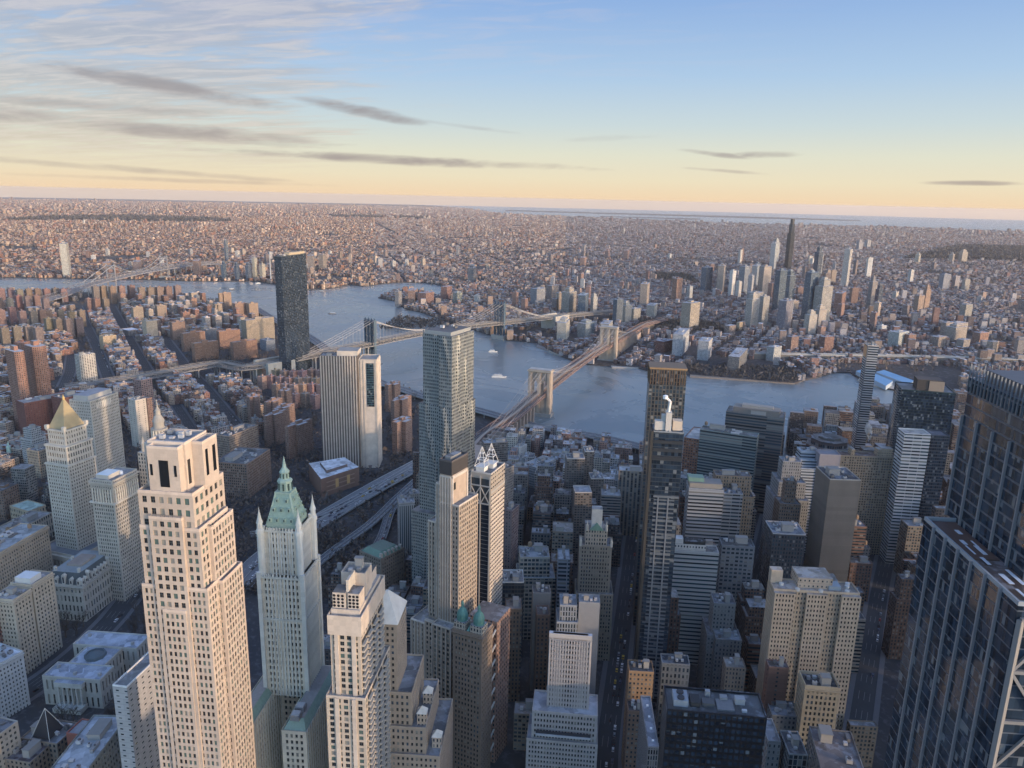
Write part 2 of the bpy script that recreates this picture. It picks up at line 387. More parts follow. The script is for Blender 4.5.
def water_mat():
    m, N, b = newmat('river_water'); geo = N.new('ShaderNodeNewGeometry'); P = geo.outputs['Position']
    b.inputs['Base Color'].default_value = (.030, .055, .068, 1); b.inputs['Roughness'].default_value = .16; b.inputs['IOR'].default_value = 1.33
    a = N.noise(N.vm('MULTIPLY', P, (1, 1, 0)), .16, 4, .65, .4); c = N.noise(N.vm('MULTIPLY', P, (1, 1.7, 0)), .045, 3, .6, .8)
    big = N.noise(N.vm('MULTIPLY', P, (1, 1.3, 0)), .0042, 4, .6, 1.2)
    N.link(N.fmix(N.step(big, .35, .65), .20, .34), b.inputs['Roughness'])
    N.link(N.mix(N.step(big, .4, .62), (.16, .19, .205, 1), (.25, .28, .29, 1)), b.inputs['Base Color'])
    bp = N.new('ShaderNodeBump'); bp.inputs['Distance'].default_value = 1.0
    N.link(N.fmix(big, .10, .22), bp.inputs['Strength'])
    N.link(N.m('ADD', N.m('MULTIPLY', a, .9), N.m('MULTIPLY', c, 2.2)), bp.inputs['Height'])
    return m
def land_mat(name, c0, c1, c2, s=.012):
    m, N, b = newmat(name); geo = N.new('ShaderNodeNewGeometry'); P = geo.outputs['Position']
    n = N.noise(P, s, 5, .65); n2 = N.noise(P, s*14, 4, .6)
    col = N.mix(N.step(n, .40, .62), c0+(1,), c1+(1,)); col = N.mix(N.m('MULTIPLY', N.step(n2, .5, .66), .8), col, c2+(1,))
    N.link(col, b.inputs['Base Color']); b.inputs['Roughness'].default_value = .92
    return m
M['water'] = water_mat()
M['city_ground'] = land_mat('city_ground', (.040, .041, .048), (.06, .056, .056), (.10, .10, .11))
M['suburb_ground'] = land_mat('suburb_ground', (.040, .036, .038), (.065, .055, .052), (.12, .115, .12), .006)
M['asphalt'] = plain('asphalt', .85, 0, .4, .1); M['walk'] = plain('pavement_slabs', .9, 0, .3, .2)

n = 72
circ = [(50000*cos(2*pi*i/n), 50000*sin(2*pi*i/n)) for i in range(n)]
ground_mesh('water', circ, -3.0, M['water'], (1500, 12000))
# Manhattan: the east shore as seen, the rest off to the left and behind
sh = [at(*p) for p in [(-60,288),(40,291),(120,293),(175,297),(220,300),(256,308),(275,320),(308,335),(345,362),(380,382),(402,388),(420,395),(473,408),(490,413),(530,425),(545,428),(600,437),(645,447)]]
man = [(3300,900),(3200, 350)]+[tuple(p) for p in sh[1:]]+[(870,-790),(700,-960),(500,-1130),(300,-1320),(60,-1450),(-200,-1400),(-420,-900),(-500,-200),(-450,1200),(0,3500),(2800,3500)]
ground_mesh('ground_manhattan', man, 0.0, M['city_ground'], (400, 3600))
bks = [at(*p) for p in [(-70,276),(0,277),(60,278),(130,279),(200,281),(256,281),(307,289),(323,289),(351,284.5),(363,286),(386,283),(401,282),(426,282.5),(441,285),(452,291),(438,296),(420,291),(400,290),(378,297.5),(396,301),(406,309),(422,312),(451,323),(473,329),(498,337),(512,340),(537,342),(551,351),(572,360),(590,364),(637,367),(647,370),(687,374),(768,381),(795,383),(803,380),(835,372),(850,372),(861,379),(875,385),(900,391),(930,384),(960,392)]]
bk = [tuple(p) for p in bks]+[(900,-1700),(700,-2500),(200,-3500),(-500,-6000),(-300,-12000)]
coast = [at(*p) for p in [(1100,236),(1023,232),(896,227),(768,224.5),(700,222),(640,219.8),(560,216.2),(500,214)]]
lb = lambda b, d: (d*sin(R_(b)), d*cos(R_(b)))
bk += [tuple(p) for p in coast]+[lb(111.5, 27000), lb(109, 40000), lb(107, 49500), lb(90, 49500), lb(70, 49500), lb(60, 40000), lb(58, 12000), (4600, 3200), (4100, 1500)]
ground_mesh('ground_brooklyn', bk, 0.0, M['suburb_ground'], (500, 5000))
def px_strip(top, bot): return [tuple(at(*p)) for p in bot]+[tuple(at(*p)) for p in reversed(top)]
ground_mesh('ground_barrier_island', px_strip([(505,209.9),(640,213.6),(768,217.0),(860,220.2)], [(505,210.9),(640,214.9),(768,218.6),(860,221.0)]), 0.0, M['suburb_ground'], (3000, 60000))
ground_mesh('ground_marsh_island', px_strip([(600,216.0),(700,218.6)], [(600,216.6),(700,219.6)]), 0.0, M['suburb_ground'], (3000, 60000))

# raster of what is taken, so that later buildings keep off roads and off each other
OX, OY, OC = -300, -2200, 4.0
occ = np.zeros((1300, 900), bool)
def raster(poly, test=False, grow=0.0):
    poly = np.array(poly, float)[:, :2]; x0, y0 = poly.min(0)-grow; x1, y1 = poly.max(0)+grow
    i0, i1 = int((x0-OX)/OC), int((x1-OX)/OC)+1; j0, j1 = int((y0-OY)/OC), int((y1-OY)/OC)+1
    i0, j0 = max(i0, 0), max(j0, 0); i1, j1 = min(i1, occ.shape[0]), min(j1, occ.shape[1])
    if i0 >= i1 or j0 >= j1: return False
    gx, gy = np.meshgrid(OX+OC*(np.arange(i0, i1)+.5), OY+OC*(np.arange(j0, j1)+.5), indexing='ij')
    ins = np.ones(gx.shape, bool)*False; n = len(poly); c = False
    ins = pip(gx, gy, poly)
    if grow:
        g = int(math.ceil(grow/OC)); base = ins.copy()
        for a in range(-g, g+1):
            for b in range(-g, g+1): 
                ins |= np.roll(np.roll(base, a, 0), b, 1)
    if test: return bool((occ[i0:i1, j0:j1] & ins).any())
    occ[i0:i1, j0:j1] |= ins
def pip(gx, gy, poly):
    poly = np.asarray(poly, float); ins = np.zeros(np.shape(gx), bool); n = len(poly)
    for i in range(n):
        xa, ya = poly[i]; xb, yb = poly[(i+1) % n]
        if ya == yb: continue
        c = ((ya > gy) != (yb > gy)) & (gx < (xb-xa)*(gy-ya)/(yb-ya)+xa); ins ^= c
    return ins
def ribbon_pts(pts, w):
    """left and right edges of a strip along a centre line (x, y, z)"""
    P = np.array(pts, float); d = np.gradient(P[:, :2], axis=0); d /= np.linalg.norm(d, axis=1)[:, None]+1e-9
    nrm = np.stack([-d[:, 1], d[:, 0]], 1); Lf = P.copy(); Rt = P.copy(); Lf[:, :2] += nrm*w/2; Rt[:, :2] -= nrm*w/2
    return Lf, Rt
def resample(pts, step):
    P = np.array(pts, float); seg = np.linalg.norm(np.diff(P, axis=0), axis=1); s = np.concatenate([[0], np.cumsum(seg)])
    t = np.linspace(0, s[-1], max(2, int(s[-1]/step)+1)); return np.stack([np.interp(t, s, P[:, k]) for k in range(P.shape[1])], 1)
def smooth(pts, step=12, k=2):
    P = resample(pts, step)
    for _ in range(k*4):
        P[1:-1] = (P[:-2]+2*P[1:-1]+P[2:])/4
    return P
ROADS = []
def road(name, pts, w, col=(.05, .052, .058), z=.05, reserve=True, marks=True, lanes=None, walk=True):
    """flat street: pavements with kerbs, carriageway, painted lane lines"""
    P = resample([(x, y, 0) for x, y in pts], 25); P[:, 2] = z+np.array([gz(*p[:2]) for p in P])
    A = Acc(); l, r = ribbon_pts(P, w)
    for i in range(len(P)-1): A.quad(r[i], r[i+1], l[i+1], l[i], col)
    o = A.build(name, M['asphalt'], None, (0, 0, 0)); tag(o, kind='structure')
    if walk:
        A = Acc()
        for sg in (1, -1):
            Q = P.copy(); l2, r2 = ribbon_pts(Q, w+8 if sg > 0 else w)
            la, ra = ribbon_pts(P, w); lb_, rb = ribbon_pts(P, w+8)
            a, b = (la, lb_) if sg > 0 else (ra, rb)
            for i in range(len(P)-1):
                up = np.array([0, 0, .14]); 
                q = [a[i]+up, a[i+1]+up, b[i+1]+up, b[i]+up]
                A.quad(*(q if sg < 0 else q[::-1]), (.13, .13, .14)); A.quad(a[i], a[i+1], a[i+1]+up, a[i]+up, (.25, .25, .25))
        tag(A.build('pavement', M['walk'], None, (0, 0, 0)), kind='structure')
    if marks:
        A = Acc(); nl = lanes or max(2, int(w/3.6)); up = np.array([0, 0, .006])
        for k in range(1, nl):
            off = -w/2+w*k/nl; a, _ = ribbon_pts(P, 2*off+.18); b, _ = ribbon_pts(P, 2*off-.18)
            for i in range(len(P)-1):
                m0, m1 = (b[i]+up, b[i+1]+up), (a[i]+up, a[i+1]+up); f = .45
                A.quad(m0[0], m0[0]+(m0[1]-m0[0])*f, m1[0]+(m1[1]-m1[0])*f, m1[0], (.32, .32, .31))
        tag(A.build('lane_markings', M['plain'], None, (0, 0, 0)), kind='structure')
    if reserve:
        l, r = ribbon_pts(P, w+9)
        for i in range(len(P)-1): raster([r[i][:2], r[i+1][:2], l[i+1][:2], l[i][:2]])
    ROADS.append((P, w))
    return P
W = lambda *ps: [tuple(at(*p)) for p in ps]
r_east1 = road('road_avenue', W((112,388),(104,367),(95,343),(84,320),(78,306)), 20)
r_east2 = road('road_street', W((158,388),(140,357),(122,325),(112,306)), 18)
r_east3 = road('road_street', W((62,390),(70,372),(72,355)), 20)
r_bow = road('road_street', W((252,446),(232,420),(206,388),(190,372),(165,338)), 20)
r_pearl = road('road_street', W((196,436),(176,405)), 15)
r_park = road('road_street', W((392,752),(404,735),(432,712),(462,742),(480,768)), 18) if False else road('road_street', W((404,716),(432,748),(452,790)), 17)
r_ful = road('road_street', W((604,800),(608,740),(618,660),(627,590),(632,545),(640,500)), 16)
r_bway = road('road_street', W((-30,728),(30,690),(72,660),(110,622),(135,590)), 20)
r_wil = road('road_street', W((742,640),(758,560),(772,500),(795,455)), 13)
r_chu = road('road_street', W((858,740),(878,600),(890,540)), 16)
r_fdr = W((175,300),(220,303),(256,311),(275,323),(308,339),(345,366),(380,387),(402,393),(420,400),(473,413),(490,418),(530,430),(545,433),(600,442),(645,453),(700,470),(760,490))
# ---------------------------------------------------------------- bridges
def deckpath(P1, P2, z1, zm, z2, n=24):
    return [(*(P1+(P2-P1)*t), z1+(z2-z1)*t+(zm-(z1+z2)/2)*(1-(2*t-1)**2)) for t in np.linspace(0, 1, n)]
def strip(A, pts, w, z0, z1, col, side=None, off=0.0):
    P = np.array(pts, float).copy(); c, _ = ribbon_pts(P, 2*off) if off >= 0 else (ribbon_pts(P, -2*off)[1], 0)
    l, r = ribbon_pts(c, w); u0, u1 = np.array([0, 0, z0]), np.array([0, 0, z1]); side = side or col
    for i in range(len(c)-1):
        A.quad(r[i]+u1, r[i+1]+u1, l[i+1]+u1, l[i]+u1, col); A.quad(l[i]+u0, l[i+1]+u0, r[i+1]+u0, r[i]+u0, side)
        A.quad(l[i+1]+u0, l[i]+u0, l[i]+u1, l[i+1]+u1, side); A.quad(r[i]+u0, r[i+1]+u0, r[i+1]+u1, r[i]+u1, side)
def offs(P, o):
    a, b = ribbon_pts(np.array(P, float), abs(2*o)); return a if o > 0 else b
def truss(A, pts, off, h, w, col, zb=0.0, step=7.0):
    P = resample(offs(pts, off), step)
    for i in range(len(P)-1):
        a, b = P[i]+[0, 0, zb], P[i+1]+[0, 0, zb]; a2, b2 = a+[0, 0, h], b+[0, 0, h]
        A.bar(a, b, w, col); A.bar(a2, b2, w, col); A.bar(a, a2, w*.8, col); A.bar(a, b2 if i % 2 else b, w*.7, col) if i % 2 else A.bar(a2, b, w*.7, col)
def cable_main(A, Q, n, w, col):
    for i in range(len(Q)-1): A.bar(Q[i], Q[i+1], w, col)

def brooklyn_bridge():
    P1, P2 = at(541, 369, 84), at(609.5, 326.5, 84); d = (P2-P1)/np.linalg.norm(P2-P1); nn = np.array([-d[1], d[0]])
    root = empty('suspension_bridge', (*P1, 0), 'stone towered suspension bridge with twin pointed arches and a brown deck over the river', 'bridge')
    stone = (.33, .27, .22)
    g1 = at(480, 439, 14); g0 = g1-d*10
    left = smooth([(*at(474, 447, 12), 12), (*g1, 15), (*(P1-d*150), 30), (*P1, 37)], 14, 1)
    main = deckpath(P1, P2, 37, 43, 37, 34)
    right = smooth([(*P2, 37), (*(P2+d*170), 31), (*(P2+d*300), 26), (*(P2+d*470), 20), (*(P2+d*640+nn*-30), 14)], 14, 1)
    path = np.array(list(left[:-1])+main+list(right[1:])); path = resample(path, 12)
    for P in (P1, P2):
        A = Acc(); fr = Fr(P-d*9-nn*21.5, math.degrees(math.atan2(nn[0], nn[1])), 18, 43)   # s along the bridge, t across it
        fr.es = d; fr.et = nn
        A.fbox(fr, -2.5, 20.5, -2.5, 45.5, -4, 3, (.30, .28, .26))
        A.fbox(fr, 0, 18, 0, 43, 3, 34, stone, stone)
        for t0, t1 in ((0, 7.5), (17.8, 25.2), (35.5, 43)):
            A.fbox(fr, .8, 17.2, t0+.4, t1-.4, 34, 80, stone)
            for e0, e1 in ((-1.0, .8), (17.2, 19)): A.fbox(fr, e0, e1, t0+1.6, t1-1.6, 3, 78, (.37, .31, .25))
        for t0, t1 in ((7.1, 18.2), (24.8, 35.9)):           # pointed arch heads
            m = (t0+t1)/2; z0, z1, zt = 58, 70.5, 80; k = 7
            for s_ in (2.5, 15.5):
                for side, te in ((0, t0), (1, t1)):
                    pts = [(te+(m-te)*math.sin(j/k*pi/2*.98), z0+(z1-z0)*(1-math.cos(j/k*pi/2*1.05))**.8) for j in range(k+1)]
                    for (ta, za), (tb, zb) in zip(pts, pts[1:]):
                        a, b = fr.P(s_, ta), fr.P(s_, tb); A.quad((*a, za), (*b, zb), (*b, zt), (*a, zt), stone)
            for side, te in ((0, t0), (1, t1)):
                pts = [(te+(m-te)*math.sin(j/k*pi/2*.98), z0+(z1-z0)*(1-math.cos(j/k*pi/2*1.05))**.8) for j in range(k+1)]
                for (ta, za), (tb, zb) in zip(pts, pts[1:]):
                    A.quad((*fr.P(2.5, ta), za), (*fr.P(15.5, ta), za), (*fr.P(15.5, tb), zb), (*fr.P(2.5, tb), zb), (.36, .31, .27))
        A.fbox(fr, -1, 19, -1, 44, 80, 82.2, (.38, .33, .27)); A.fbox(fr, .5, 17.5, .5, 42.5, 82.2, 84, stone, (.42, .40, .38))
        part(A, 'tower', M['stone'], root)
    A = Acc(); strip(A, path, 26, -1.6, 0, (.10, .085, .085), (.16, .11, .10)); part(A, 'deck', M['asphalt'], root)
    A = Acc()
    for o in (-13, -2.6, 2.6, 13): truss(A, path, o, 5.0 if abs(o) > 5 else 3.4, .55, (.34, .22, .18), -.2, 9)
    part(A, 'stiffening_truss', M['steelp'], root)
    A = Acc(); strip(A, path, 4.6, 4.0, 4.5, (.36, .29, .24)); part(A, 'footway', M['plain'], root)
    A = Acc()
    for o in (-9.3, -5.6, 5.6, 9.3): strip(A, [p+[0, 0, .03] for p in path], .25, 0, .02, (.6, .6, .58), off=o)
    part(A, 'lane_markings', M['plain'], root)
    # main cables with hangers and the fan of stays
    def cz(s):   # s measured from P1 along the bridge
        if s < 0: t = min(1, -s/284); return 81*(1-t)+17*t-18*t*(1-t)
        if s > L: t = min(1, (s-L)/284); return 81*(1-t)+24*t-16*t*(1-t)
        return 46+35*(2*s/L-1)**2
    L = float(np.linalg.norm(P2-P1)); H = Acc()
    for o in (-12.6, -3.0, 3.0, 12.6):
        A = Acc(); Q = [np.array([*(P1+d*s+nn*o), cz(s)]) for s in np.concatenate([np.linspace(-284, 0, 18), np.linspace(0, L, 32)[1:], np.linspace(L, L+284, 18)[1:]])]
        cable_main(A, Q, 0, .42, (.42, .38, .35)); part(A, 'main_cable', M['plain'], root)
        for s in np.arange(-260, L+260, 9.0):
            dz = 38
            if cz(s) > 40: H.bar((*(P1+d*s+nn*o), 36+(5 if 0 < s < L else -abs(s if s < 0 else s-L)*.03)), (*(P1+d*s+nn*o), cz(s)), .10, (.40, .37, .34))
        for T in (0, L):
            for k in range(1, 9):
                for sg in (-1, 1): H.bar((*(P1+d*T+nn*o), 80), (*(P1+d*(T+sg*k*15)+nn*o), 39), .10, (.40, .37, .34))
    part(H, 'hanger_cables', M['plain'], root)
    A = Acc(); fr = Fr(P1, 0, 1, 1); fr.es = d; fr.et = nn; sand = (.36, .28, .23)
    s = 150; 
    for s0, s1, z in ((-330, -270, 20), (L+262, L+322, 22)): A = Acc(); A.fbox(fr, s0, s1, -18, 18, -1, z, sand, par=(9, 12, 0), par2=(0, 0, 0)); part(A, 'anchorage', M['stone'], root); A = Acc()
    for s0, s1, z in [(-258+k*17, -254+k*17, 20+k*1.1) for k in range(12)]+[(L+30+k*17, L+34+k*17, 34-k*.7) for k in range(14)]+[(L+330+k*18, L+335+k*18, 22-k*.6) for k in range(14)]:
        A = Acc(); A.fbox(fr, s0, s1, -12.5, 12.5, -3, z, sand); part(A, 'approach_pier', M['stone'], root)
    l, r = ribbon_pts(path, 34)
    for i in range(len(path)-1): raster([r[i][:2], r[i+1][:2], l[i+1][:2], l[i][:2]])
    return path
BB = brooklyn_bridge()

def steel_tower(A, P, d, nn, H, base, w, col, legs=4, zb=8):
    fr = Fr(P, 0, 1, 1); fr.es = d; fr.et = nn
    A.fbox(fr, -10, 10, -w/2-5, w/2+5, -4, zb, (.40, .37, .34))
    xs = np.linspace(-w/2+1.2, w/2-1.2, legs)
    for x in xs:
        A.fbox(fr, -3.4, 3.4, x-1.5, x+1.5, zb, H-6, col)
    for z in (30, H*.62, H*.80, H-9): A.fbox(fr, -2.4, 2.4, -w/2, w/2, z, z+3.4, col)
    for a, b in zip(xs, xs[1:]):
        for z0, z1 in ((33, H*.62), (H*.62+3, H*.80), (H*.8+3, H-9)):
            if abs(a+b) < 1 and legs == 4: continue
            A.bar((*fr.P(0, a), z0), (*fr.P(0, b), z1), 1.0, col); A.bar((*fr.P(0, b), z0), (*fr.P(0, a), z1), 1.0, col)
    A.fbox(fr, -4.2, 4.2, -w/2-1, w/2+1, H-6, H-3.6, col)
    for x in xs:
        A.fbox(fr, -2.2, 2.2, x-2, x+2, H-3.6, H-1, col); c = fr.P(0, x); A.lathe(c[0], c[1], [(1.9, H-1), (1.5, H+1.2), (.4, H+3.4), (0, H+3.4)], 8, col)
def manhattan_bridge():
    P1, P2 = at(370, 318.5, 102), at(500, 302.5, 100); d = (P2-P1)/np.linalg.norm(P2-P1); nn = np.array([-d[1], d[0]]); L = float(np.linalg.norm(P2-P1))
    root = empty('suspension_bridge', (*P1, 0), 'blue grey steel towered suspension bridge farther upriver with pale trussed double deck', 'bridge')
    blue = (.06, .10, .14); pale = (.27, .25, .235)
    left = smooth([(*at(66, 389, 9), 9), (*at(110, 383, 11), 11), (*at(160, 374.5, 15), 15), (*at(222, 363.5, 22), 22), (*(P1-d*330), 30), (*(P1-d*150), 36), (*P1, 40)], 16, 1)
    right = smooth([(*P2, 40), (*(P2+d*220), 33), (*(P2+d*420), 25), (*(P2+d*700), 12)], 16, 1)
    path = resample(np.array(list(left[:-1])+deckpath(P1, P2, 40, 46, 40, 30)+list(right[1:])), 14)
    for P in (P1, P2):
        A = Acc(); steel_tower(A, P, d, nn, 101, 0, 36, blue); part(A, 'tower', M['steelp'], root)
    A = Acc(); strip(A, path, 36, -1.5, 0, (.17, .16, .155), pale); part(A, 'deck', M['asphalt'], root)
    A = Acc(); strip(A, [p+[0, 0, 5.5] for p in path], 12, -.8, 0, (.22, .21, .20), pale); part(A, 'upper_roadway', M['asphalt'], root)
    A = Acc()
    for o in (-18, -6.5, 6.5, 18): truss(A, path, o, 7.0, .75, pale, -.8, 10)
    part(A, 'stiffening_truss', M['steelp'], root)
    def cz(s):
        if s < 0: t = min(1, -s/221); return 99*(1-t)+31*t-16*t*(1-t)
        if s > L: t = min(1, (s-L)/221); return 99*(1-t)+34*t-16*t*(1-t)
        return 51+48*(2*s/L-1)**2
    Hh = Acc()
    for o in (-17.5, -6, 6, 17.5):
        A = Acc(); Q = [np.array([*(P1+d*s+nn*o), cz(s)]) for s in np.concatenate([np.linspace(-221, 0, 16), np.linspace(0, L, 30)[1:], np.linspace(L, L+221, 16)[1:]])]
        cable_main(A, Q, 0, 0.7, (.36, .34, .33)); part(A, 'main_cable', M['plain'], root)
        for s in np.arange(-215, L+215, 10.0): Hh.bar((*(P1+d*s+nn*o), 41), (*(P1+d*s+nn*o), max(41.2, cz(s))), .15, (.32, .31, .31))
    part(Hh, 'hanger_cables', M['plain'], root)
    fr = Fr(P1, 0, 1, 1); fr.es = d; fr.et = nn
    for s0, s1 in ((-290, -225), (L+222, L+290)):
        A = Acc(); A.fbox(fr, s0, s1, -28, 28, -1, 33, (.42, .38, .33), (.3, .3, .3), (14, 34, 0), (.35, .75, 0))
        for t in (-28, 20): A.fbox(fr, s0, s1, t, t+8, 33, 40, (.42, .38, .33))
        part(A, 'anchorage', M['stone'], root)
    for i in range(0, len(left)-1, 3):
        p = left[i]
        if p[2] > 12:
            A = Acc(); A.bar((*(p[:2]-nn*14), p[2]-3.2), (*(p[:2]+nn*14), p[2]-3.2), 2.4, (.3, .29, .28))
            for o in (-13, 0, 13): q = p[:2]+nn*o*.9; A.bar((*q, -1), (*q, p[2]-2), 2.6, (.3, .29, .28))
            part(A, 'approach_pier', M['stone'], root)
    l, r = ribbon_pts(path, 46)
    for i in range(len(path)-1): raster([r[i][:2], r[i+1][:2], l[i+1][:2], l[i][:2]])
    return path
MB = manhattan_bridge()

def williamsburg_bridge():
    P1, P2 = at(110, 264, 100), at(163, 255.5, 100); d = (P2-P1)/np.linalg.norm(P2-P1); nn = np.array([-d[1], d[0]]); L = float(np.linalg.norm(P2-P1))
    root = empty('suspension_bridge', (*P1, 0), 'distant grey suspension bridge with lattice towers beyond the brown housing towers', 'bridge')
    g = (.26, .25, .26)
    path = smooth([(*at(36, 303, 14), 14), (*at(60, 296.5, 20), 20), (*(P1-d*180), 36), (*P1, 40), (*(P1+d*L/2), 43), (*P2, 40), (*(P2+d*220), 34), (*(P2+d*600), 14)], 20, 1)
    for P in (P1, P2):
        A = Acc(); steel_tower(A, P, d, nn, 98, 0, 34, g, legs=2); part(A, 'tower', M['steelp'], root)
    A = Acc(); strip(A, path, 36, -3, 0, (.21, .20, .205), (.24, .23, .24)); part(A, 'deck', M['asphalt'], root)
    A = Acc()
    for o in (-17, 17): truss(A, path, o, 12, 1.4, g, 0, 16)
    part(A, 'stiffening_truss', M['steelp'], root)
    for o in (-14, 14):
        A = Acc(); Q = [np.array([*(P1+d*s+nn*o), (50+46*(2*s/L-1)**2) if 0 <= s <= L else (96-(abs(s) if s < 0 else s-L)*.28)]) for s in list(np.linspace(-180, -1, 8))+list(np.linspace(0, L, 24))+list(np.linspace(L+1, L+180, 8))]
        cable_main(A, Q, 0, 1.2, (.4, .4, .41)); part(A, 'main_cable', M['plain'], root)
    for i in range(0, len(path), 3):
        p = path[i]
        if p[2] < 38:
            A = Acc(); A.bar((*(p[:2]-nn*13), p[2]-4), (*(p[:2]+nn*13), p[2]-4), 2.4, g)
            for o in (-12, 12): q = p[:2]+nn*o; A.bar((*q, -1), (*q, p[2]-3), 3, g)
            part(A, 'approach_pier', M['steelp'], root)
    return path
WB = williamsburg_bridge()

# elevated highway along the shore and the sunken approach to the stone bridge
def viaduct(name, label, pts, w, z, col=(.15, .15, .16), piers=True, cat='elevated road'):
    P = smooth([(x, y, zz) for (x, y), zz in zip(pts, z)], 14, 1); org = (*P[0][:2], 0)
    root = empty(name, org, label, cat)
    A = Acc(); strip(A, P, w, -1.4, 0, col, (.30, .30, .30)); part(A, 'deck', M['asphalt'], root)
    A = Acc()
    for o in (-w/2+.3, w/2-.3, 0): strip(A, P, .4, 0, .95, (.40, .39, .38), off=o)
    part(A, 'barriers', M['walk'], root)
    A = Acc()
    for o in (-w/4, w/4): 
        Q = resample(offs(P, o), 9)
        for i in range(0, len(Q)-1, 1): A.bar(Q[i]+[0, 0, .02], Q[i]*.6+Q[i+1]*.4+[0, 0, .02], .22, (.65, .65, .62), .02)
    part(A, 'lane_markings', M['plain'], root)
    if piers:
        Q = resample(P, 30)
        for i in range(len(Q)-1):
            if Q[i][2] > 4 and 0 < proj(*Q[i])[0] < 1024:
                A = Acc(); d = Q[i+1]-Q[i]; d /= np.linalg.norm(d); nv = np.array([-d[1], d[0], 0]); A.bar(Q[i]-nv*w*.42-[0, 0, 1.9], Q[i]+nv*w*.42-[0, 0, 1.9], 1.1, (.33, .33, .33))
                for o in (-w*.35, w*.35): q = Q[i]+nv*o; A.bar((q[0], q[1], -1), (q[0], q[1], Q[i][2]-2.2), 1.4, (.33, .33, .33))
                part(A, 'pier', M['walk'], root)
    l, r = ribbon_pts(P, w+10)
    for i in range(len(P)-1): raster([r[i][:2], r[i+1][:2], l[i+1][:2], l[i][:2]])
    return P
FDR = viaduct('elevated_highway', 'grey elevated highway along the near river shore', r_fdr, 25, [9]*len(r_fdr))
APP = viaduct('bridge_approach', 'wide multilane ramp full of cars climbing towards the stone bridge', W((236,590),(262,560),(300,535),(345,508),(385,486),(425,466),(452,450),(474,446)), 30, [2, 2, 3, 4, 6, 8, 10, 12], (.19, .19, .20), cat='ramp')
RAMP2 = viaduct('bridge_ramp', 'narrower ramp beside the wide approach curving up past the brick fort building', W((262,602),(290,588),(330,556),(372,528),(400,500),(425,478),(450,460),(478,447)), 11, [1, 2, 4, 6, 7, 8, 10, 12], (.13, .13, .14), cat='ramp')
RAMP3 = viaduct('bridge_ramp', 'curved ramp on the far side of the wide approach next to the low brick fort', W((250,536),(300,528),(340,510),(372,494),(400,478),(430,460)), 12, [2, 3, 4, 5, 6, 8], (.14, .14, .15), cat='ramp')
RAMP4 = viaduct('loop_ramp', 'tight loop ramp curling around under the silver tower', W((372,556),(383,540),(388,520),(396,505),(410,494)), 11, [2, 3, 5, 6, 7], (.13, .13, .14), cat='ramp')
RAMP5 = viaduct('shore_ramp', 'ramp swinging down from the stone bridge to the shore highway', W((478,442),(500,436),(520,430),(548,432),(580,439)), 10, [12, 11, 10, 9, 9], (.14, .14, .15), cat='ramp')
# ---------------------------------------------------------------- buildings
WINS = {}
def win_proto(kind):
    """one window: stone-side frame, two panes with a mullion and a rail; unit size, facing -y"""
    if kind in WINS: return WINS[kind]
    pane = {'dark': (.016, .020, .026), 'green': (.09, .15, .135), 'blind': (.26, .25, .22), 'blue': (.05, .08, .12)}[kind]
    frc = (.10, .11, .11) if kind != 'blind' else (.2, .2, .19)
    A = Acc()
    A.quad((0, 0, 0), (1, 0, 0), (1, 0, 1), (0, 0, 1), pane, mi=0)
    for x0, x1, z0, z1 in ((0, .07, 0, 1), (.93, 1, 0, 1), (.46, .54, 0, 1), (.07, .93, 0, .05), (.07, .93, .95, 1), (.07, .93, .48, .53)):
        A.quad((x0, -.04, z0), (x1, -.04, z0), (x1, -.04, z1), (x0, -.04, z1), frc, mi=1)
        A.quad((x0, 0, z0), (x0, -.04, z0), (x0, -.04, z1), (x0, 0, z1), frc, mi=1)
    o = A.build('window', [M['pane'], M['steelp']], None, (0, 0, 0)); WINS[kind] = o.data
    bpy.data.objects.remove(o); return WINS[kind]
